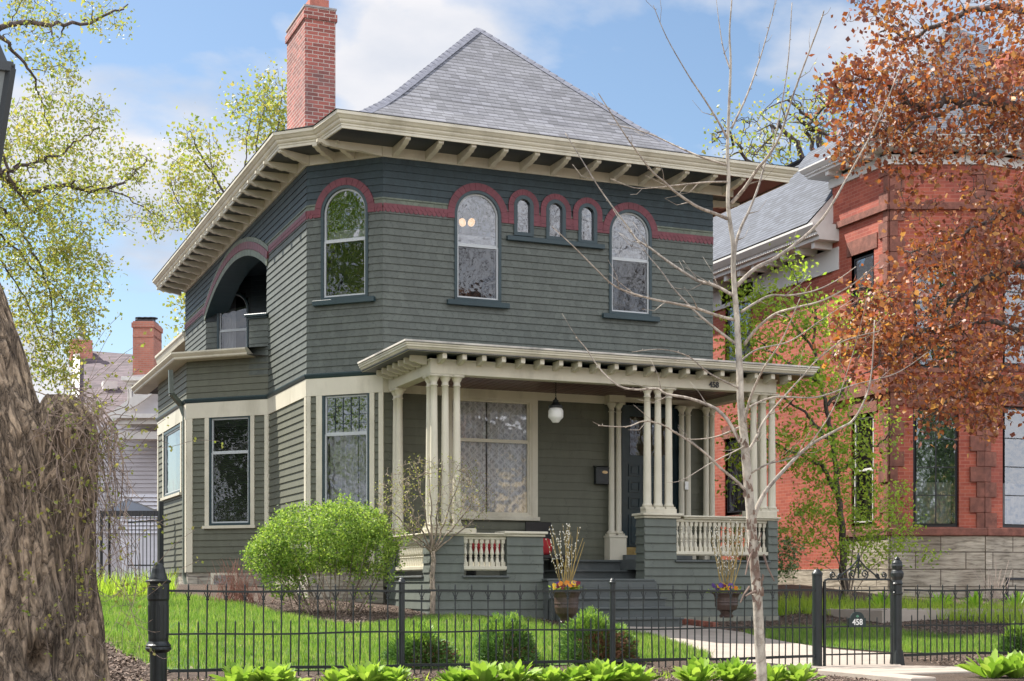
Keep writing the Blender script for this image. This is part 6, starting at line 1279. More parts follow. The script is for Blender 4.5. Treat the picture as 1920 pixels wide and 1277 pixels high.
for i, (px, lab) in enumerate(((1655, 'behind the gate'), (1765, 'left of the dry twigs'), (1830, 'below the dry twigs'), (1905, 'by the basement window'))): rosette('daylily', 'clump of bright green strap leaves by the stone base, ' + lab, px, 1146, 70, .42, .018, 70 + i, m_day, 'strap leaved clumps by the neighbour path', upr=1.0)
rng0 = random.Random(5)
HX = [(455, 'just right of the ornate fence post'), (515, 'second right of the ornate fence post'), (640, 'left of the second fence post'), (690, 'nearly touching the second fence post'), (735, 'at the foot of the second fence post'), (855, 'below the conical evergreen, left side'), (905, 'below the conical evergreen'), (965, 'right of the conical evergreen'), (1030, 'below the gap in the evergreens'), (1080, 'below the browning evergreen'), (1130, 'left of the third fence post'), (1185, 'at the foot of the third fence post'), (1310, 'left of the bare sapling'), (1375, 'against the bare sapling trunk'), (1450, 'right of the bare sapling trunk'), (1500, 'before the gate post'), (1860, 'right of the path steps'), (1905, 'at the lower right corner')]
for i, (px, lab) in enumerate(HX):
    Z = 13.3 + .0008 * px if px < 1600 else 15.4; p = at(px, 1270, Z); p = (p[0], p[1], gz(p[0], p[1])); rosette('hosta', 'bright green hosta clump ' + lab, px, 0, int(rng0.uniform(45, 90)), rng0.uniform(.21, .31) if px < 1600 else .33, rng0.uniform(.040, .055), 80 + i, m_host, 'hostas along the fence', p3=p, upr=.85)
mbd = MB(); rng = np.random.default_rng(77); b0 = gpt(1865, 1142)
for i in range(40): a = rng.normal(0, .6); h_ = rng.uniform(.3, .95); p0 = Vector(b0); d = Vector((math.sin(a) * h_ * .7, rng.normal(0, .12), h_)); m1 = p0 + d * .5 + Vector(rng.normal(0, .03, 3)); mbd.tube([p0, m1, p0 + d], [.006, .004, .002], 4); mbd.tube([m1, m1 + Vector(rng.normal(0, .1, 3)) + Vector((0, 0, .1))], [.003, .0015], 4)
tag(obj('dry_shrub', mbd, paint('pale_twig', (.42, .33, .28), .2, 8, .8, .2)), 'small pale leafless shrub against the stone base of the brick house', 'shrub')
o = blades('ground_cover', gpoly([(1290, 1146), (1460, 1136), (1500, 1130), (1700, 1138), (1920, 1150), (1920, 1172), (1700, 1160), (1500, 1152), (1350, 1160)]), 350, .22, .02, m_grlf, 33, lean=.7); o['label'] = 'green perennials filling the bed beside the brick house'
o = blades('ground_cover', gpoly([(150, 1118), (250, 1120), (330, 1115), (330, 1106), (150, 1106)]), 260, .35, .03, m_grlf, 35, lean=.8); o['label'] = 'leafy green plants beside the bay corner behind the old tree'
o = blades('ground_cover', [(1.6, 13.2), (9.2, 13.2), (9.2, 14.4), (1.6, 14.4)], 60, .07, .02, m_grlf, 34, lean=.7); o['label'] = 'scattered small weeds at the foot of the iron fence'

# ------------------------------------------------------------------ fence and gate
F_F = Frame((0, fenceY), (1, 0), (0, -1)); ZTR, ZMR, ZBR = -.045, -.468, -.815
def picket_mesh(ztop, zbot, curls, nm='picket'):
    mb = MB(); mb.tube([(0, 0, zbot), (0, 0, ztop - .012)], .008, 6); mb.tube([(0, 0, ztop - .012), (0, 0, ztop + .008)], [.009, .003], 6)
    if curls:
        for s_ in (-1, 1): mb.tube([(s_ * .006, -.004, ZTR - .075), (s_ * .014, -.004, ZTR - .05), (s_ * .03, -.004, ZTR - .012)], [.004, .0045, .005], 5); mb.lathe((s_ * .012, -.006, ZTR - .088), [(.004, 0), (.007, .006), (.004, .014)], 6)
    return mb.mesh(nm, m_iron)
pt_, ps_ = picket_mesh(.018, -.90, True), picket_mesh(-.345, -.90, False)
def fence(label, posts, x0, x1, big=None, gap=()):
    r_ = thing('iron_fence', label, 'fence', (x0, fenceY, -.95)); segs_ = [x0] + posts + [x1]
    for a, b_ in zip(segs_[:-1], segs_[1:]):
        for z, w_ in ((ZTR, .022), (ZMR, .018), (ZBR, .030)):
            n_ = 10; ph = random.uniform(0, 6); pts = [(a + (b_ - a) * k / n_, fenceY + .004 * math.sin(k + ph), z + .006 * math.sin(k * .8 + ph)) for k in range(n_ + 1)]; mb = MB()
            for p, q_ in zip(pts[:-1], pts[1:]): mb.bar(p, q_, w_, w_)
            obj('rail', mb, m_iron, r_)
    x = x0 + .1; k = 0
    while x < x1 - .03:
        if min([abs(x - p) for p in posts] + [9]) > .035:
            o = link('picket', pt_ if k % 2 else ps_, r_, (x, fenceY, 0)); o.rotation_euler = (random.gauss(0, .008), random.gauss(0, .010), 0)
        x += .0925; k += 1
    for p in posts:
        mb = MB(); mb.lathe((p, fenceY + .03, -1.0), [(.032, 0), (.032, 1.03), (.038, 1.035), (.038, 1.055), (.030, 1.065), (.030, 1.075), (.018, 1.09), (.0, 1.094)], 16); obj('post', mb, m_iron, r_, smooth=False)
    return r_
xs_ = [F_F.S(p) for p in (755, 1151)]
fence('long black iron picket fence between the ornate post and the gate post', xs_, F_F.S(316), F_F.S(1527)); fence('black iron picket fence running off to the right of the gate', [], F_F.S(1696), F_F.S(1945))
def turned_post(x, label, prof, y=fenceY + .03, n=20, extra=None):
    r_ = thing('gate_post' if 'gate' in label else 'iron_post', label, 'post', (x, y, -1.0)); mb = MB(); mb.lathe((x, y, -1.0), prof, n); obj('shaft', mb, m_iron, r_)
    if extra: extra(r_, x, y)
    return r_
xg1, xg2, xo = F_F.S(1535), F_F.S(1685), F_F.S(298)
turned_post(xg1, 'plain round black gate post with a pointed cap on the left of the gate', [(.058, 0), (.058, 1.13), (.064, 1.135), (.064, 1.155), (.055, 1.17), (.035, 1.195), (.008, 1.21)])
def ep(r_, x, y):
    mb = MB(); mb.lathe((x, y, -1.0), [(.095, -.05), (.095, .03), (.075, .2), (.065, .24)], 4); obj('foot', mb, m_iron, r_)
turned_post(xg2, 'turned black gate post with a beehive finial on the right of the gate', [(.056, .1), (.056, .9), (.066, .91), (.066, .93), (.058, .94), (.058, 1.02), (.07, 1.035), (.06, 1.05), (.055, 1.08), (.075, 1.12), (.078, 1.16), (.066, 1.19), (.055, 1.2), (.062, 1.22), (.068, 1.25), (.058, 1.28), (.064, 1.285), (.05, 1.31), (.03, 1.325), (.035, 1.335), (.012, 1.36)], extra=ep)
def eo(r_, x, y):
    mb = MB()
    for k in range(16): a = 2 * math.pi * k / 16; mb.lathe((x + .093 * math.cos(a), y + .093 * math.sin(a), -.30), [(.009, -.16), (.009, .12)], 5)
    obj('fluting', mb, m_iron, r_)
    mb = MB(); F = Frame((x, y - .105), (1, 0), (0, -1)); d = FW
    c = Vector((x - FW[0] * .10, y - FW[1] * .10, -.045))
    for k in range(8): a = 2 * math.pi * k / 8; mb.lathe(c + Vector((RT[0] * math.cos(a) * .026, RT[1] * math.cos(a) * .026, math.sin(a) * .026)), [(.004, -.012), (.013, -.006), (.013, .006), (.004, .012)], 8)
    mb.lathe(c, [(.004, -.012), (.014, 0), (.004, .012)], 10); obj('rosette', mb, m_iron, r_)
turned_post(xo, 'ornate cast iron post with rosette and scalloped cap at the left end of the fence', [(.082, -.2), (.082, .36), (.098, .365), (.125, .39), (.125, .405), (.118, .415), (.122, .43), (.108, .445), (.095, .47), (.098, .5), (.098, .86), (.105, .88), (.105, 1.03), (.118, 1.04), (.122, 1.055), (.115, 1.065), (.09, 1.07), (.085, 1.09), (.07, 1.13), (.062, 1.17), (.050, 1.2), (.045, 1.22), (.0, 1.225)], n=24, extra=eo)
gate = thing('garden_gate', 'black iron garden gate with scrollwork crest and a house number plaque', 'gate', ((xg1 + xg2) / 2, fenceY, -.95)); gx0, gx1 = F_F.S(1545), F_F.S(1671); gy = fenceY - .01
mb = MB()
for x in (gx0, gx1): mb.bar((x, gy, -.96), (x, gy, .06), .026, .026)
for z in (.085,): mb.tube([(gx0, gy, .05), (gx0 + .01, gy, .075), (gx0 + .04, gy, .085), (gx1 - .04, gy, .085), (gx1 - .01, gy, .075), (gx1, gy, .05)], .012, 6)
for z, w_ in ((ZTR - .0, .018), (ZMR, .018), (ZBR + .02, .018)): mb.bar((gx0, gy, z), (gx1, gy, z), w_, w_)
mb.bar((gx1, gy, ZTR), (xg2, fenceY + .03, ZTR), .018, .018); obj('gate_frame', mb, m_iron, gate)
n_ = 9
for k in range(1, n_): x = gx0 + (gx1 - gx0) * k / n_; link('picket', pt_ if k % 2 == 0 else ps_, gate, (x, gy, -.02))
def spiral(cx, cz_, r, turns, sgn, a0, n=26): return [(cx + sgn * r * (1 - t_ / n * .8) * math.cos(a0 + turns * 6.283 * t_ / n), gy, cz_ + r * (1 - t_ / n * .8) * math.sin(a0 + turns * 6.283 * t_ / n)) for t_ in range(n + 1)]
mb = MB(); gc = (gx0 + gx1) / 2; zt = .10
for s_ in (-1, 1):
    mb.tube([(gc + s_ * .01, gy, zt + .22), (gc + s_ * .10, gy, zt + .13), (gc + s_ * .25, gy, zt + .03), (gc + s_ * .30, gy, zt + .0)], .010, 6)
    for cx_, r in ((.085, .055), (.36, .04), (.26, .03)): mb.tube(spiral(gc + s_ * cx_, zt + r * .9, r, 1.4, s_, -1.2), .0095, 6)
mb.tube([(gc, gy, zt), (gc, gy, zt + .22)], .011, 6); mb.lathe((gc, gy, zt + .20), [(.004, 0), (.022, .03), (.02, .05), (.004, .1)], 8); mb.tube(spiral(gc, zt + .13, .035, 1, 1, 0), .009, 5)
obj('scroll_crest', mb, m_iron, gate)
px0, px1, pz0, pz1 = F_F.S(1589), F_F.S(1621), F_F.Zz(1605, 1176), F_F.Zz(1605, 1147); pc = (px0 + px1) / 2; pr = (px1 - px0) / 2; F_PL = Frame((0, gy - .014), (1, 0), (0, -1))
out_ = [(px0, pz0), (px1, pz0), (px1, pz1 - .075), (px1 - .018, pz1 - .072)] + [(pc + pr * .78 * math.cos(math.pi * i / 12), pz1 - .07 + .07 * math.sin(math.pi * i / 12)) for i in range(13)] + [(px0 + .018, pz1 - .072), (px0, pz1 - .075)]
m_plq = paint('plaque_green', (.008, .022, .024), .1, 5, .35, .02); mb = MB(); mb.slab(F_PL, out_, -.008, .004); plq = obj('number_plaque', mb, m_plq, gate)
m_numw = paint('number_white', (.75, .75, .72), .03, 5, .5, 0); me = textmesh('458', .098, .0015, m_numw, 'plaque_number', offs=.0015); o = link('plaque_number', me, plq, (pc, gy - .0205, pz0 + .058)); o.rotation_euler = (R(90), 0, 0)
mb = MB()
for k in range(5): a = math.pi * (k + .5) / 5; mb.slab(F_PL, [(pc, pz1 - .062), (pc + .02 * math.cos(a - .25), pz1 - .062 + .022 * math.sin(a - .25)), (pc + .024 * math.cos(a), pz1 - .062 + .026 * math.sin(a)), (pc + .02 * math.cos(a + .25), pz1 - .062 + .022 * math.sin(a + .25))], .003, .0065)
mb.slab(F_PL, [(pc - .003, pz1 - .075), (pc + .003, pz1 - .075), (pc + .003, pz1 - .06), (pc - .003, pz1 - .06)], .003, .0065); obj('leaf_emblem', mb, paint('emblem_green', (.10, .25, .16), .1, 5, .5, 0), plq)

# ------------------------------------------------------------------ porch things
m_pot = paint('bronze_pot', (.055, .032, .025), .35, 7, .45, .3); m_pansy = {c: leafmat('pansy_' + c, v, .3, .5) for c, v in {'yellow': [(.75, .42, .02), (.80, .55, .05)], 'orange': [(.80, .25, .02), (.75, .32, .04)], 'purple': [(.08, .03, .22), (.14, .06, .32)], 'wine': [(.16, .01, .03), (.22, .02, .04)]}.items()}
m_cane = paint('willow_cane', (.34, .24, .08), .3, 8, .6, .2); m_catkin = paint('catkin', (.70, .66, .58), .1, 20, .9, .2)
def pot(px, py, ztop, label, fl, seed, cane_h, Zoff=0.):
    b0 = gpt(px, py) if not Zoff else at(px, py, Zoff); rng = np.random.default_rng(seed); r_ = thing('flower_pot', label, 'flower pot', tuple(b0), 'bronze urns of pansies flanking the steps'); k = float(b0 @ FW) / FPX; h_ = (py - ztop) * k; x, y, z = b0
    mb = MB(); mb.lathe((x, y, z), [(.10, 0), (.11, .03), (.085, .06), (.10, .10), (.155, h_ * .32), (.175, h_ * .5), (.172, h_ * .6), (.182, h_ * .62), (.178, h_ * .65), (.18, h_ * .8), (.20, h_ * .93), (.225, h_ * .96), (.225, h_), (.20, h_), (.19, h_ - .04)], 26); obj('pot', mb, m_pot, r_, smooth=False)
    C = np.stack([x + rng.normal(0, .10, 260), y + rng.normal(0, .09, 260), z + h_ + rng.uniform(-.01, .07, 260)], 1); quads('leaves', leafquads(C, .05, rng, .6, .4), m_grlf, r_)
    for c in m_pansy:
        cnt = fl[c]; V = []
        for i in range(cnt):
            a = rng.uniform(0, 6.283); rr = .20 * math.sqrt(rng.random()); c0 = np.array([x + rr * math.cos(a), y + rr * math.sin(a), z + h_ + rng.uniform(.05, .12)]); nrm = -FW + rng.normal(0, .35, 3) + np.array([0, 0, .5]); nrm /= np.linalg.norm(nrm); u = np.cross(nrm, [0, 0, 1.]); u /= np.linalg.norm(u); v = np.cross(nrm, u)
            for q_ in range(5): t_ = 6.283 * q_ / 5; d = u * math.cos(t_) + v * math.sin(t_); s_ = u * -math.sin(t_) + v * math.cos(t_); V.append([c0, c0 + d * .03 + s_ * .022, c0 + d * .045 + nrm * .005, c0 + d * .03 - s_ * .022])
        quads(c + '_pansies', np.array(V), m_pansy[c], r_)
    mb = MB(); mc = MB()
    for i in range(20):
        a = rng.uniform(0, 6.283); l = rng.uniform(.10, .34) * cane_h / .95; hh = cane_h * rng.uniform(.75, 1.05); p0 = Vector((x + rng.normal(0, .04), y + rng.normal(0, .04), z + h_)); p2 = p0 + Vector((math.cos(a) * l, math.sin(a) * l * .6, hh)); p1 = p0.lerp(p2, .5) + Vector((rng.normal(0, .02), 0, 0)); r = .0055 if i % 3 else .009; mb.tube([p0, p1, p2], [r, r * .8, r * .4], 5)
        if i % 3:
            for j in range(15): t_ = rng.uniform(.35, 1); q_ = (p0.lerp(p1, t_ * 2) if t_ < .5 else p1.lerp(p2, t_ * 2 - 1)) + Vector(rng.normal(0, .008, 3)); mc.lathe(q_, [(.002, -.01), (.007, -.004), (.007, .006), (.002, .013)], 6)
    obj('willow_stems', mb, m_cane, r_); obj('catkins', mc, m_catkin, r_)['kind'] = 'stuff'
pot(1062, 1170, 1108, 'bronze urn of orange and purple pansies and willow stems left of the steps', {'yellow': 9, 'orange': 8, 'purple': 12, 'wine': 6}, 91, .95, 21.6)
pot(1362, 1158, 1111, 'bronze urn with purple and yellow pansies and willow stems right of the steps', {'yellow': 6, 'orange': 4, 'purple': 14, 'wine': 3}, 92, 1.05, 22.6)
# mailbox on the porch wall
Fm = F_FRONT; mr = thing('mailbox', 'black wall mailbox with an oval brass badge beside the porch columns', 'mailbox', tuple(Fm.P(Fm.S(1126), Fm.Zz(1126, 910), .1))); a, b_, z0, z1 = Fm.S(1112.5), Fm.S(1141), Fm.Zz(1126, 909), Fm.Zz(1126, 874)
mb = MB(); mb.fbox(Fm, a, b_, z0, z1 - .02, .015, .12); bevel(obj('box', mb, m_iron, mr), .01); mb = MB(); mb.slab(Frame(tuple(Fm.P(a - .006, 0)[:2]), (0, -1), (-1, 0)), [(.015, z1 - .02), (.14, z1 - .05), (.14, z1 - .035), (.015, z1 + .005)], -(b_ - a + .012), 0); obj('lid', mb, m_iron, mr)
mb = MB(); c_ = ((a + b_) / 2 + .02, (z0 + z1) / 2 + .05); mb.slab(Fm, [(c_[0] + .058 * math.cos(t_ * .3142), c_[1] + .027 * math.sin(t_ * .3142)) for t_ in range(20)], .12, .127); mb.slab(Fm, [(c_[0] + .045 * math.cos(t_ * .3142), c_[1] + .018 * math.sin(t_ * .3142)) for t_ in range(20)], .127, .131); obj('badge', mb, paint('badge_brass', (.45, .33, .18), .2, 20, .35, .1, metallic=.7), mr)
# hanging lamp
Fl = Frame((PX0, PY + .75), (1, 0), (0, -1)); s_, zb_ = Fl.hit(1042, 793); zt_ = Fl.Zz(1042, 762); lx, ly = PX0 + s_, PY + .75; lr = thing('porch_lamp', 'schoolhouse lamp with opal glass globe hanging on a chain from the porch ceiling', 'lamp', (lx, ly, zb_)); lh = zt_ - zb_
mb = MB(); mb.lathe((lx, ly, zb_), [(.0, 0), (.045, .002), (.06, .012), (.085, .05), (.122, .085), (.128, .10), (.128, lh * .72), (.118, lh * .80), (.095, lh * .9), (.09, lh * .98)], 28); m_opal = paint('opal_glass', (.80, .80, .76), .02, 3, .12, 0); obj('globe', mb, m_opal, lr, smooth=True)
mb = MB(); mb.lathe((lx, ly, zb_ + lh * .96), [(.115, -.02), (.12, .02), (.07, .05), (.045, .09), (.05, .11), (.02, .13), (.012, .16)], 20); obj('canopy', mb, m_iron, lr)
mb = MB(); z = zb_ + lh + .13; k = 0
while z < ZBM0 + .09: mb.tube([(lx + .011 * math.cos(t_ * .785) * (k % 2), ly + .011 * math.cos(t_ * .785) * (1 - k % 2), z + .022 * math.sin(t_ * .785)) for t_ in range(9)], .0035, 5); z += .034; k += 1
mb.lathe((lx, ly, ZBM0 + .075), [(.02, 0), (.05, .02), (.06, .03)], 14); obj('chain', mb, m_iron, lr)
# doorbell camera
mb = MB(); Fd = Frame((BX, FY - .18), (1, 0), (0, -1)); mb.fbox(Fd, Fd.S(1284), Fd.S(1290), Fd.Zz(1287, 918), Fd.Zz(1287, 903), 0, .02); tag(obj('doorbell', mb, m_numw), 'small white doorbell unit on the column right of the front door', 'doorbell')
# bench and chair on the porch
bn = thing('porch_chair', 'dark slatted porch chair with a red cushion behind the left balustrade', 'chair', (BX + 3.0, FY - .8, ZF1)); mb = MB(); x0 = Frame((BX, FY - .8), (1, 0), (0, -1)).S(1008) + BX; x1 = Frame((BX, FY - .8), (1, 0), (0, -1)).S(1056) + BX; ys_ = FY - .95
mb.box(x0, x1, FY - .30, FY - .25, ZF1 + .42, ZF1 + 1.0); obj('backrest', mb, m_black, bn); mb = MB(); mb.box(x0, x1, ys_, FY - .3, ZF1 + .36, ZF1 + .41); obj('seat', mb, m_black, bn)
for x in (x0 + .03, x1 - .03):
    for y in (ys_ + .03, FY - .33): mb = MB(); mb.box(x - .025, x + .025, y - .025, y + .025, ZF1, ZF1 + .36); obj('leg', mb, m_black, bn)
def cushion(x0, x1, y0, y1, z0, z1, label, mat):
    mb = MB(); cx_, cy_, cz_ = (x0 + x1) / 2, (y0 + y1) / 2, (z0 + z1) / 2; n = 20; vs = []
    for i in range(9):
        ph = -math.pi / 2 + math.pi * i / 8
        for k in range(n): a = 2 * math.pi * k / n; q_ = lambda v, e: math.copysign(abs(v) ** e, v); vs.append((cx_ + (x1 - x0) / 2 * q_(math.cos(ph), .5) * q_(math.cos(a), .5), cy_ + (y1 - y0) / 2 * q_(math.cos(ph), .5) * q_(math.sin(a), .5), cz_ + (z1 - z0) / 2 * q_(math.sin(ph), .7)))
    mb.idx(vs, [(i * n + k, i * n + (k + 1) % n, (i + 1) * n + (k + 1) % n, (i + 1) * n + k) for i in range(8) for k in range(n)]); return tag(obj('cushion', mb, mat, smooth=True), label, 'cushion')
m_redc = paint('red_cushion', (.35, .02, .025), .2, 9, .85, .3); cushion(x0 + .05, x1 - .05, FY - .50, FY - .32, ZF1 + .42, ZF1 + .72, 'red cushion on the dark porch chair behind the urn', m_redc)
xb0 = Frame((BX, PY + .9), (1, 0), (0, -1)).S(880) + BX; xb1 = Frame((BX, PY + .9), (1, 0), (0, -1)).S(950) + BX; b2 = thing('porch_bench', 'low dark bench behind the left balusters', 'bench', (xb0, PY + .9, ZF1)); mb = MB(); mb.box(xb0, xb1, PY + .7, PY + 1.1, ZF1 + .36, ZF1 + .4); obj('seat', mb, m_black, b2)
for x in (xb0 + .03, xb1 - .03): mb = MB(); mb.box(x - .02, x + .02, PY + .72, PY + 1.08, ZF1, ZF1 + .36); obj('leg', mb, m_black, b2)
cushion(xb0 + .02, xb1 - .1, PY + .72, PY + .9, ZF1 + .41, ZF1 + .64, 'red cushion seen through the left balusters', m_redc)

# curtains and blinds behind the glass
def lacemat():
    m = bpy.data.materials.new('lace'); m.use_nodes = True; t = m.node_tree; t.nodes.clear(); o = t.nodes.new('ShaderNodeOutputMaterial'); tcn = t.nodes.new('ShaderNodeTexCoord')
    v = t.nodes.new('ShaderNodeTexVoronoi'); v.feature = 'DISTANCE_TO_EDGE'; v.inputs['Scale'].default_value = 8; v.inputs['Randomness'].default_value = .0; mp = stretch(t, tcn.outputs['UV'], (1, 1, 1))
    ro = t.nodes.new('ShaderNodeMapping'); ro.inputs['Rotation'].default_value = (0, 0, .785); t.links.new(mp, ro.inputs[0]); t.links.new(ro.outputs[0], v.inputs['Vector']); v2 = t.nodes.new('ShaderNodeTexVoronoi'); v2.inputs['Scale'].default_value = 8; v2.inputs['Randomness'].default_value = 0; t.links.new(mp, v2.inputs['Vector'])
    f1 = ramp(t, v.outputs['Distance'], [(.10, (1, 1, 1)), (.16, (.0, .0, .0))]); f2 = ramp(t, v2.outputs['Distance'], [(.36, (0, 0, 0)), (.40, (1, 1, 1)), (.48, (1, 1, 1)), (.52, (0, 0, 0))]); mm_ = mixrgb(t, f1.outputs[0], f2.outputs[0], 1., 'LIGHTEN')
    fac = t.nodes.new('ShaderNodeMath'); fac.operation = 'MULTIPLY_ADD'; fac.inputs[1].default_value = .32; fac.inputs[2].default_value = .68; t.links.new(mm_, fac.inputs[0])
    d = t.nodes.new('ShaderNodeBsdfDiffuse'); d.inputs[0].default_value = (.88, .88, .85, 1); tr = t.nodes.new('ShaderNodeBsdfTransparent'); mx_ = t.nodes.new('ShaderNodeMixShader'); t.links.new(fac.outputs[0], mx_.inputs[0]); t.links.new(tr.outputs[0], mx_.inputs[1]); t.links.new(d.outputs[0], mx_.inputs[2]); t.links.new(mx_.outputs[0], o.inputs[0]); return m
m_lace = lacemat(); m_curt = paint('curtain_cloth', (.55, .56, .56), .08, 4, .9, .1, stx=(6, 6, 1)); m_blind = paint('blind_slat', (.13, .125, .115), .05, 3, .6, .02)
def curtain(F, s0, s1, z0, z1, o, label, mat, waves=9, amp=.03, name='curtain', cat='curtain'):
    mb = MB(); n = waves * 8
    for i in range(n):
        a, b_ = s0 + (s1 - s0) * i / n, s0 + (s1 - s0) * (i + 1) / n; oa = o + amp * math.sin(i / 8 * 6.283) * (1 + .3 * math.sin(i * .13)); ob = o + amp * math.sin((i + 1) / 8 * 6.283) * (1 + .3 * math.sin((i + 1) * .13))
        mb.face([F.P(a, z0, oa), F.P(b_, z0, ob), F.P(b_, z1, ob), F.P(a, z1, oa)], [(a, z0), (b_, z0), (b_, z1), (a, z1)])
    return tag(obj(name, mb, mat, smooth=True), label, cat)
cm = (wp[0] + wp[1]) / 2 - .05
curtain(F_FRONT, wp[0] + .03, cm, wp[2] + .05, wp[3] - .03, -.11, 'left white lace curtain inside the big porch window', m_lace, 6); curtain(F_FRONT, cm + .03, wp[1] - .06, wp[2] + .05, wp[3] - .03, -.11, 'right white lace curtain inside the big porch window', m_lace, 6)
wcm = wc[0] + (wc[1] - wc[0]) * .64
curtain(F_CH, wc[0] + .03, wcm, wc[2], wc[3] - .6, -.18, 'left lace curtain inside the tall window with leaded top', m_lace, 5); curtain(F_CH, wcm + .02, wc[1] - .03, wc[2], wc[3] - .6, -.18, 'right lace curtain inside the tall window with leaded top', m_lace, 3)
curtain(F_P2, w2[0] + .04, w2[0] + .36, w2[2], w2[3] - .02, -.2, 'pale curtain inside the arched balcony window', m_curt, 4)
curtain(F_G, wg[0] + .03, wg[1] - .03, wg[2], wg[3], -.25, 'pale curtain inside the bay side window', m_curt, 5)
for (F, s0, s1, z0, z1, zm), lab in zip(wins2, ('middle arched window of the upper front', 'right arched window of the upper front', 'arched window on the angled corner')):
    mb = MB(); h_ = .13; mb.face([F.P(s0 + .06, zm + .02, -.16), F.P(s1 - .06, zm + .02, -.16), F.P(s1 - .06, zm + .02 + h_, -.15), F.P(s0 + .06, zm + .02 + h_, -.15)]); mb.face([F.P(s0 + .06, zm + .02, -.20), F.P(s1 - .06, zm + .02, -.20), F.P(s1 - .06, zm + .22, -.20), F.P(s0 + .06, zm + .22, -.20)]); tag(obj('window_shade', mb, m_curt), 'pulled down white shade band in the ' + lab, 'shade')
mb = MB(); n_ = 44; z0, z1 = wb[2] + .28, wb[3] - .08
for i in range(n_): z = z0 + (z1 - z0) * i / n_; mb.face([F_B.P(wb[0] + .06, z, -.13), F_B.P(wb[1] - .06, z, -.13), F_B.P(wb[1] - .06, z + .014, -.155), F_B.P(wb[0] + .06, z + .014, -.155)])
tag(obj('venetian_blind', mb, m_blind), 'horizontal slat blind inside the bay front window', 'blind')
for i, (F, op, lab) in enumerate(((F_NS, opsS[0], 'low side window by the porch'), (F_NS, opsS[1], 'upper side window beside the green house'), (F_NS, opsS[2], 'tall side window by the corner stones'))): curtain(F, op.s0 + .08, op.s1 - .08, op.z0 + .08, op.z1 - .1, -.3, 'white curtain in the brick house ' + lab, m_curt, 5)
op = ops1[0]; curtain(F_N1, op.s0 + .08, op.s1 - .08, op.z0 + .08, op.z0 + .95, -.3, 'white half curtain in the brick house front window', m_curt, 6); op = ops2[0]; curtain(F_N2, op.s0 + .08, op.s1 - .4, op.z0 + .08, op.z0 + .95, -.3, 'white half curtain in the brick house window at the right edge', m_curt, 6)
# glowing ceiling fixture upstairs
F, s0, s1, z0, z1, zm = wins2[0]; m = bpy.data.materials.new('warm_lamp'); m.use_nodes = True; b = m.node_tree.nodes['Principled BSDF']; b.inputs['Base Color'].default_value = (.9, .6, .3, 1); b.inputs['Emission Color'].default_value = (1, .62, .30, 1); b.inputs['Emission Strength'].default_value = .8
fx = Frame(tuple(F.P(0, 0, -.9)[:2]), (1, 0), (0, -1)); lr = thing('ceiling_light', 'warm glowing two shade ceiling light seen through the middle arched window', 'ceiling light', tuple(fx.P(fx.S(878), fx.Zz(878, 416)))); mb0 = MB()
for px_, tl in ((867, -.35), (884, .35)):
    c = Vector(fx.P(fx.S(px_), fx.Zz(px_, 417))); mb = MB(); ax = Vector((math.sin(tl), 0, math.cos(tl))); mb.tube([c + ax * .075 * math.cos(math.pi * (1 - j / 8)) for j in range(9)], [max(.004, .062 * math.sin(math.pi * j / 8) ** .7) for j in range(9)], 14); obj('lamp_shade', mb, m, lr, smooth=True); mb0.tube([c + ax * .07, c + ax * .12, Vector(fx.P(fx.S(875), fx.Zz(875, 385)))], .01, 6)
obj('arm', mb0, m_black, lr)

# street lantern corner at the left edge
m_lan = paint('lantern_metal', (.025, .03, .033), .1, 5, .4, .05); L0 = thing('street_lantern', 'dark metal street lantern at the upper left edge of the picture', 'street lamp', P(-60, 1500, 7.5)); cL = Vector(P(-58, 130, 7.5)); zt_ = cL.z; zb_ = P(0, 238, 7.5)[2]
mb = MB(); mb.lathe((cL.x, cL.y, 0), [(.285, zt_), (.29, zt_ - .02), (.275, zt_ - .05), (.2, zt_ + .1), (.05, zt_ + .25)][::-1], 4)
fr_ = [(cL.x, cL.y)]
for k in range(4):
    a = 2 * math.pi * (k + .5) / 4; a2 = 2 * math.pi * (k + 1.5) / 4; t0 = Vector((cL.x + .27 * math.cos(a), cL.y + .27 * math.sin(a), zt_ - .03)); b0_ = Vector((cL.x + .15 * math.cos(a), cL.y + .15 * math.sin(a), zt_ - .62)); t1 = Vector((cL.x + .27 * math.cos(a2), cL.y + .27 * math.sin(a2), zt_ - .03)); b1_ = Vector((cL.x + .15 * math.cos(a2), cL.y + .15 * math.sin(a2), zt_ - .62))
    mb.bar(t0, b0_, .035, .035); mb.bar(t0, t1, .04, .04); mb.bar(b0_, b1_, .03, .03)
obj('lantern_frame', mb, m_lan, L0); mb = MB()
for k in range(4):
    a = 2 * math.pi * (k + .5) / 4; a2 = 2 * math.pi * (k + 1.5) / 4; mb.face([(cL.x + .26 * math.cos(a), cL.y + .26 * math.sin(a), zt_ - .05), (cL.x + .26 * math.cos(a2), cL.y + .26 * math.sin(a2), zt_ - .05), (cL.x + .145 * math.cos(a2), cL.y + .145 * math.sin(a2), zt_ - .61), (cL.x + .145 * math.cos(a), cL.y + .145 * math.sin(a), zt_ - .61)])
obj('lantern_glass', mb, paint('frosted_glass', (.16, .18, .18), .1, 3, .3, .05), L0); mb = MB(); mb.lathe((cL.x, cL.y, -1.6), [(.09, 0), (.09, .8), (.05, .9), (.045, zt_ - .65 + 1.6), (.12, zt_ - .6 + 1.6)], 14); obj('lamp_post', mb, m_lan, L0)

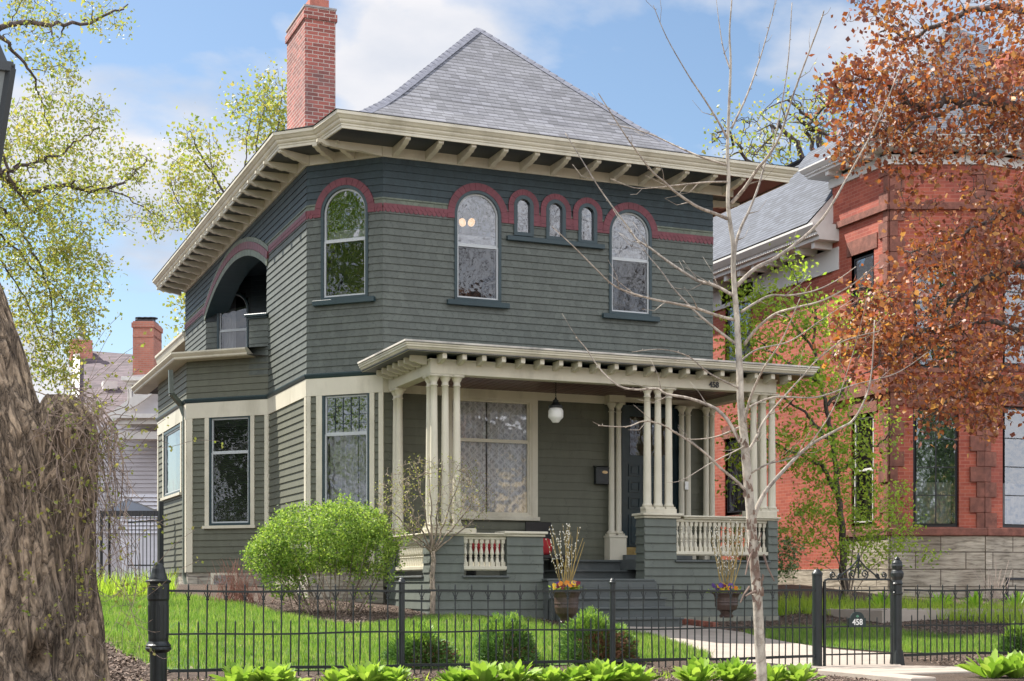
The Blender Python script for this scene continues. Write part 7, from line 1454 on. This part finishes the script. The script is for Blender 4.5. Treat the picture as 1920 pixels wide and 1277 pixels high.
# iron railing and garden canopy beside the bay
cn = thing('garden_canopy', 'black canopy roof and posts seen between the old tree and the bay', 'canopy', P(265, 1100, 33)); c = Vector(P(235, 962, 33)); mb = MB(); cs = [Vector(P(190, 963, 32)), Vector(P(299, 963, 32)), Vector(P(310, 963, 36)), Vector(P(205, 963, 36))]; ap = Vector(P(240, 935, 34))
for i in range(4): mb.face([cs[i], cs[(i + 1) % 4], ap])
for i in range(4): a, b_ = cs[i], cs[(i + 1) % 4]; mb.bar(a, b_, .06, .12)
obj('canopy_roof', mb, m_black, cn)
for p in cs: mb = MB(); mb.bar(p, (p.x, p.y, 0), .06, .06); obj('post', mb, m_black, cn)
rl = thing('side_railing', 'tall black picket railing beside the bay window', 'railing', P(280, 1100, 30.5)); mb = MB(); mb.bar(P(240, 980, 30.5), P(300, 975, 30.5), .03, .03); mb.bar(P(240, 1060, 30.5), P(300, 1060, 30.5), .03, .03); obj('rail', mb, m_iron, rl)
for k in range(9): mb = MB(); mb.bar(P(240 + 7 * k, 958, 30.5), P(240 + 7 * k, 1090, 30.5), .016, .016); obj('picket', mb, m_iron, rl)
mb = MB(); mb.bar(P(302, 940, 30.4), P(302, 1090, 30.4), .09, .09); obj('post', mb, m_iron, rl)

# across the street, seen only as reflections in the windows
for i, (x, y) in enumerate(((24, -13), (30, -12), (38, -16), (10, -16), (-14, -14))):
    rng = np.random.default_rng(200 + i); mb = MB(); seeds = []; b0 = np.array([x, y, -1.6]); top = b0 + [0, 0, 9]
    Pp, rr = tube_limb(mb, [b0, b0 + [.1, 0, 2.5], top], .28, .18, 8, 4); seeds += [(np.array(p), q_) for p, q_ in zip(Pp, rr)]
    for k in range(7):
        a = 6.283 * k / 7 + i; e = top + [math.cos(a) * 3.2, math.sin(a) * 3.2, rng.uniform(3, 6)]; Pp, rr = tube_limb(mb, [top - [0, 0, rng.uniform(0, 1.5)], (top + e) / 2 + rng.normal(0, .4, 3), e], .12, .02, 6, 4, .05, rng); seeds += [(np.array(p), q_) for p, q_ in zip(Pp, rr)]
    U = rng.normal(size=(900, 3)); U /= np.linalg.norm(U, axis=1)[:, None]; T = top + [0, 0, 5] + U * (rng.uniform(.1, 1, 900) ** .4)[:, None] * [6.5, 5, 9]; grow(mb, seeds[6:], T, rng, .10, .035)
    tag(obj('street_tree', mb, m_dkbark, smooth=True), 'bare street tree standing across the road behind the viewer', 'tree', 'bare trees across the road')
def evergreen(x, y, w_, h_, lab, seed, n=5200, lm=None):
    rng = np.random.default_rng(seed); r_ = thing('evergreen_tree', lab, 'tree', (x, y, -1.6), 'evergreens outside the picture'); t_ = rng.uniform(0, 1, n) ** .8; a = rng.uniform(0, 6.283, n); lump = 1 + .35 * np.sin(t_ * 31 + a * 3) * .6
    rr = w_ * (1 - t_) ** .7 * lump * rng.uniform(.35, 1, n) ** .5; C = np.stack([x + rr * np.cos(a), y + rr * np.sin(a), -1 + h_ * t_], 1); C = np.repeat(C, 3, 0) + rng.normal(0, .12, (n * 3, 3)); quads('crown', leafquads(C, .34, rng, .5, 0, .5), lm or m_yew, r_)
    mb = MB(); mb.tube([(x, y, -1.6), (x, y, h_ - 2)], [.25, .05], 8); obj('trunk', mb, m_dkbark, r_)
evergreen(17, -12.5, 4.2, 17, 'dense evergreen tree across the road seen only as a reflection in the brick house windows', 301); evergreen(-15, 19, 4.0, 17, 'leafy green tree out of view to the left mirrored in the corner window', 302, 2000, m_grlf); pass
evergreen(-13, 26, 3.6, 15, 'dense evergreen tree added out of view to the left to darken the bay window reflection', 304, 4500)  # unseen tree added so the bay panes mirror it instead of bright sky
yh = thing('yellow_house', 'pale yellow house across the road behind the viewer', 'house', (20, -24, -1.6)); mb = MB(); mb.box(14, 42, -30, -24, -1.6, 6); obj('wall', mb, paint('yellow_siding', (.68, .52, .28), .1, 2, .7, .1), yh); mb = MB(); mb.face([(13.5, -23.5, 6), (42.5, -23.5, 6), (40, -27, 10), (16, -27, 10)]); mb.face([(13.5, -30.5, 6), (42.5, -30.5, 6), (40, -27, 10), (16, -27, 10)]); obj('roof', mb, m_slate, yh)
for k in range(5): mb = MB(); x = 16 + 5.2 * k; mb.box(x, x + 1.4, -24, -23.9, 1.2, 3.4); obj('window', mb, m_white, yh)
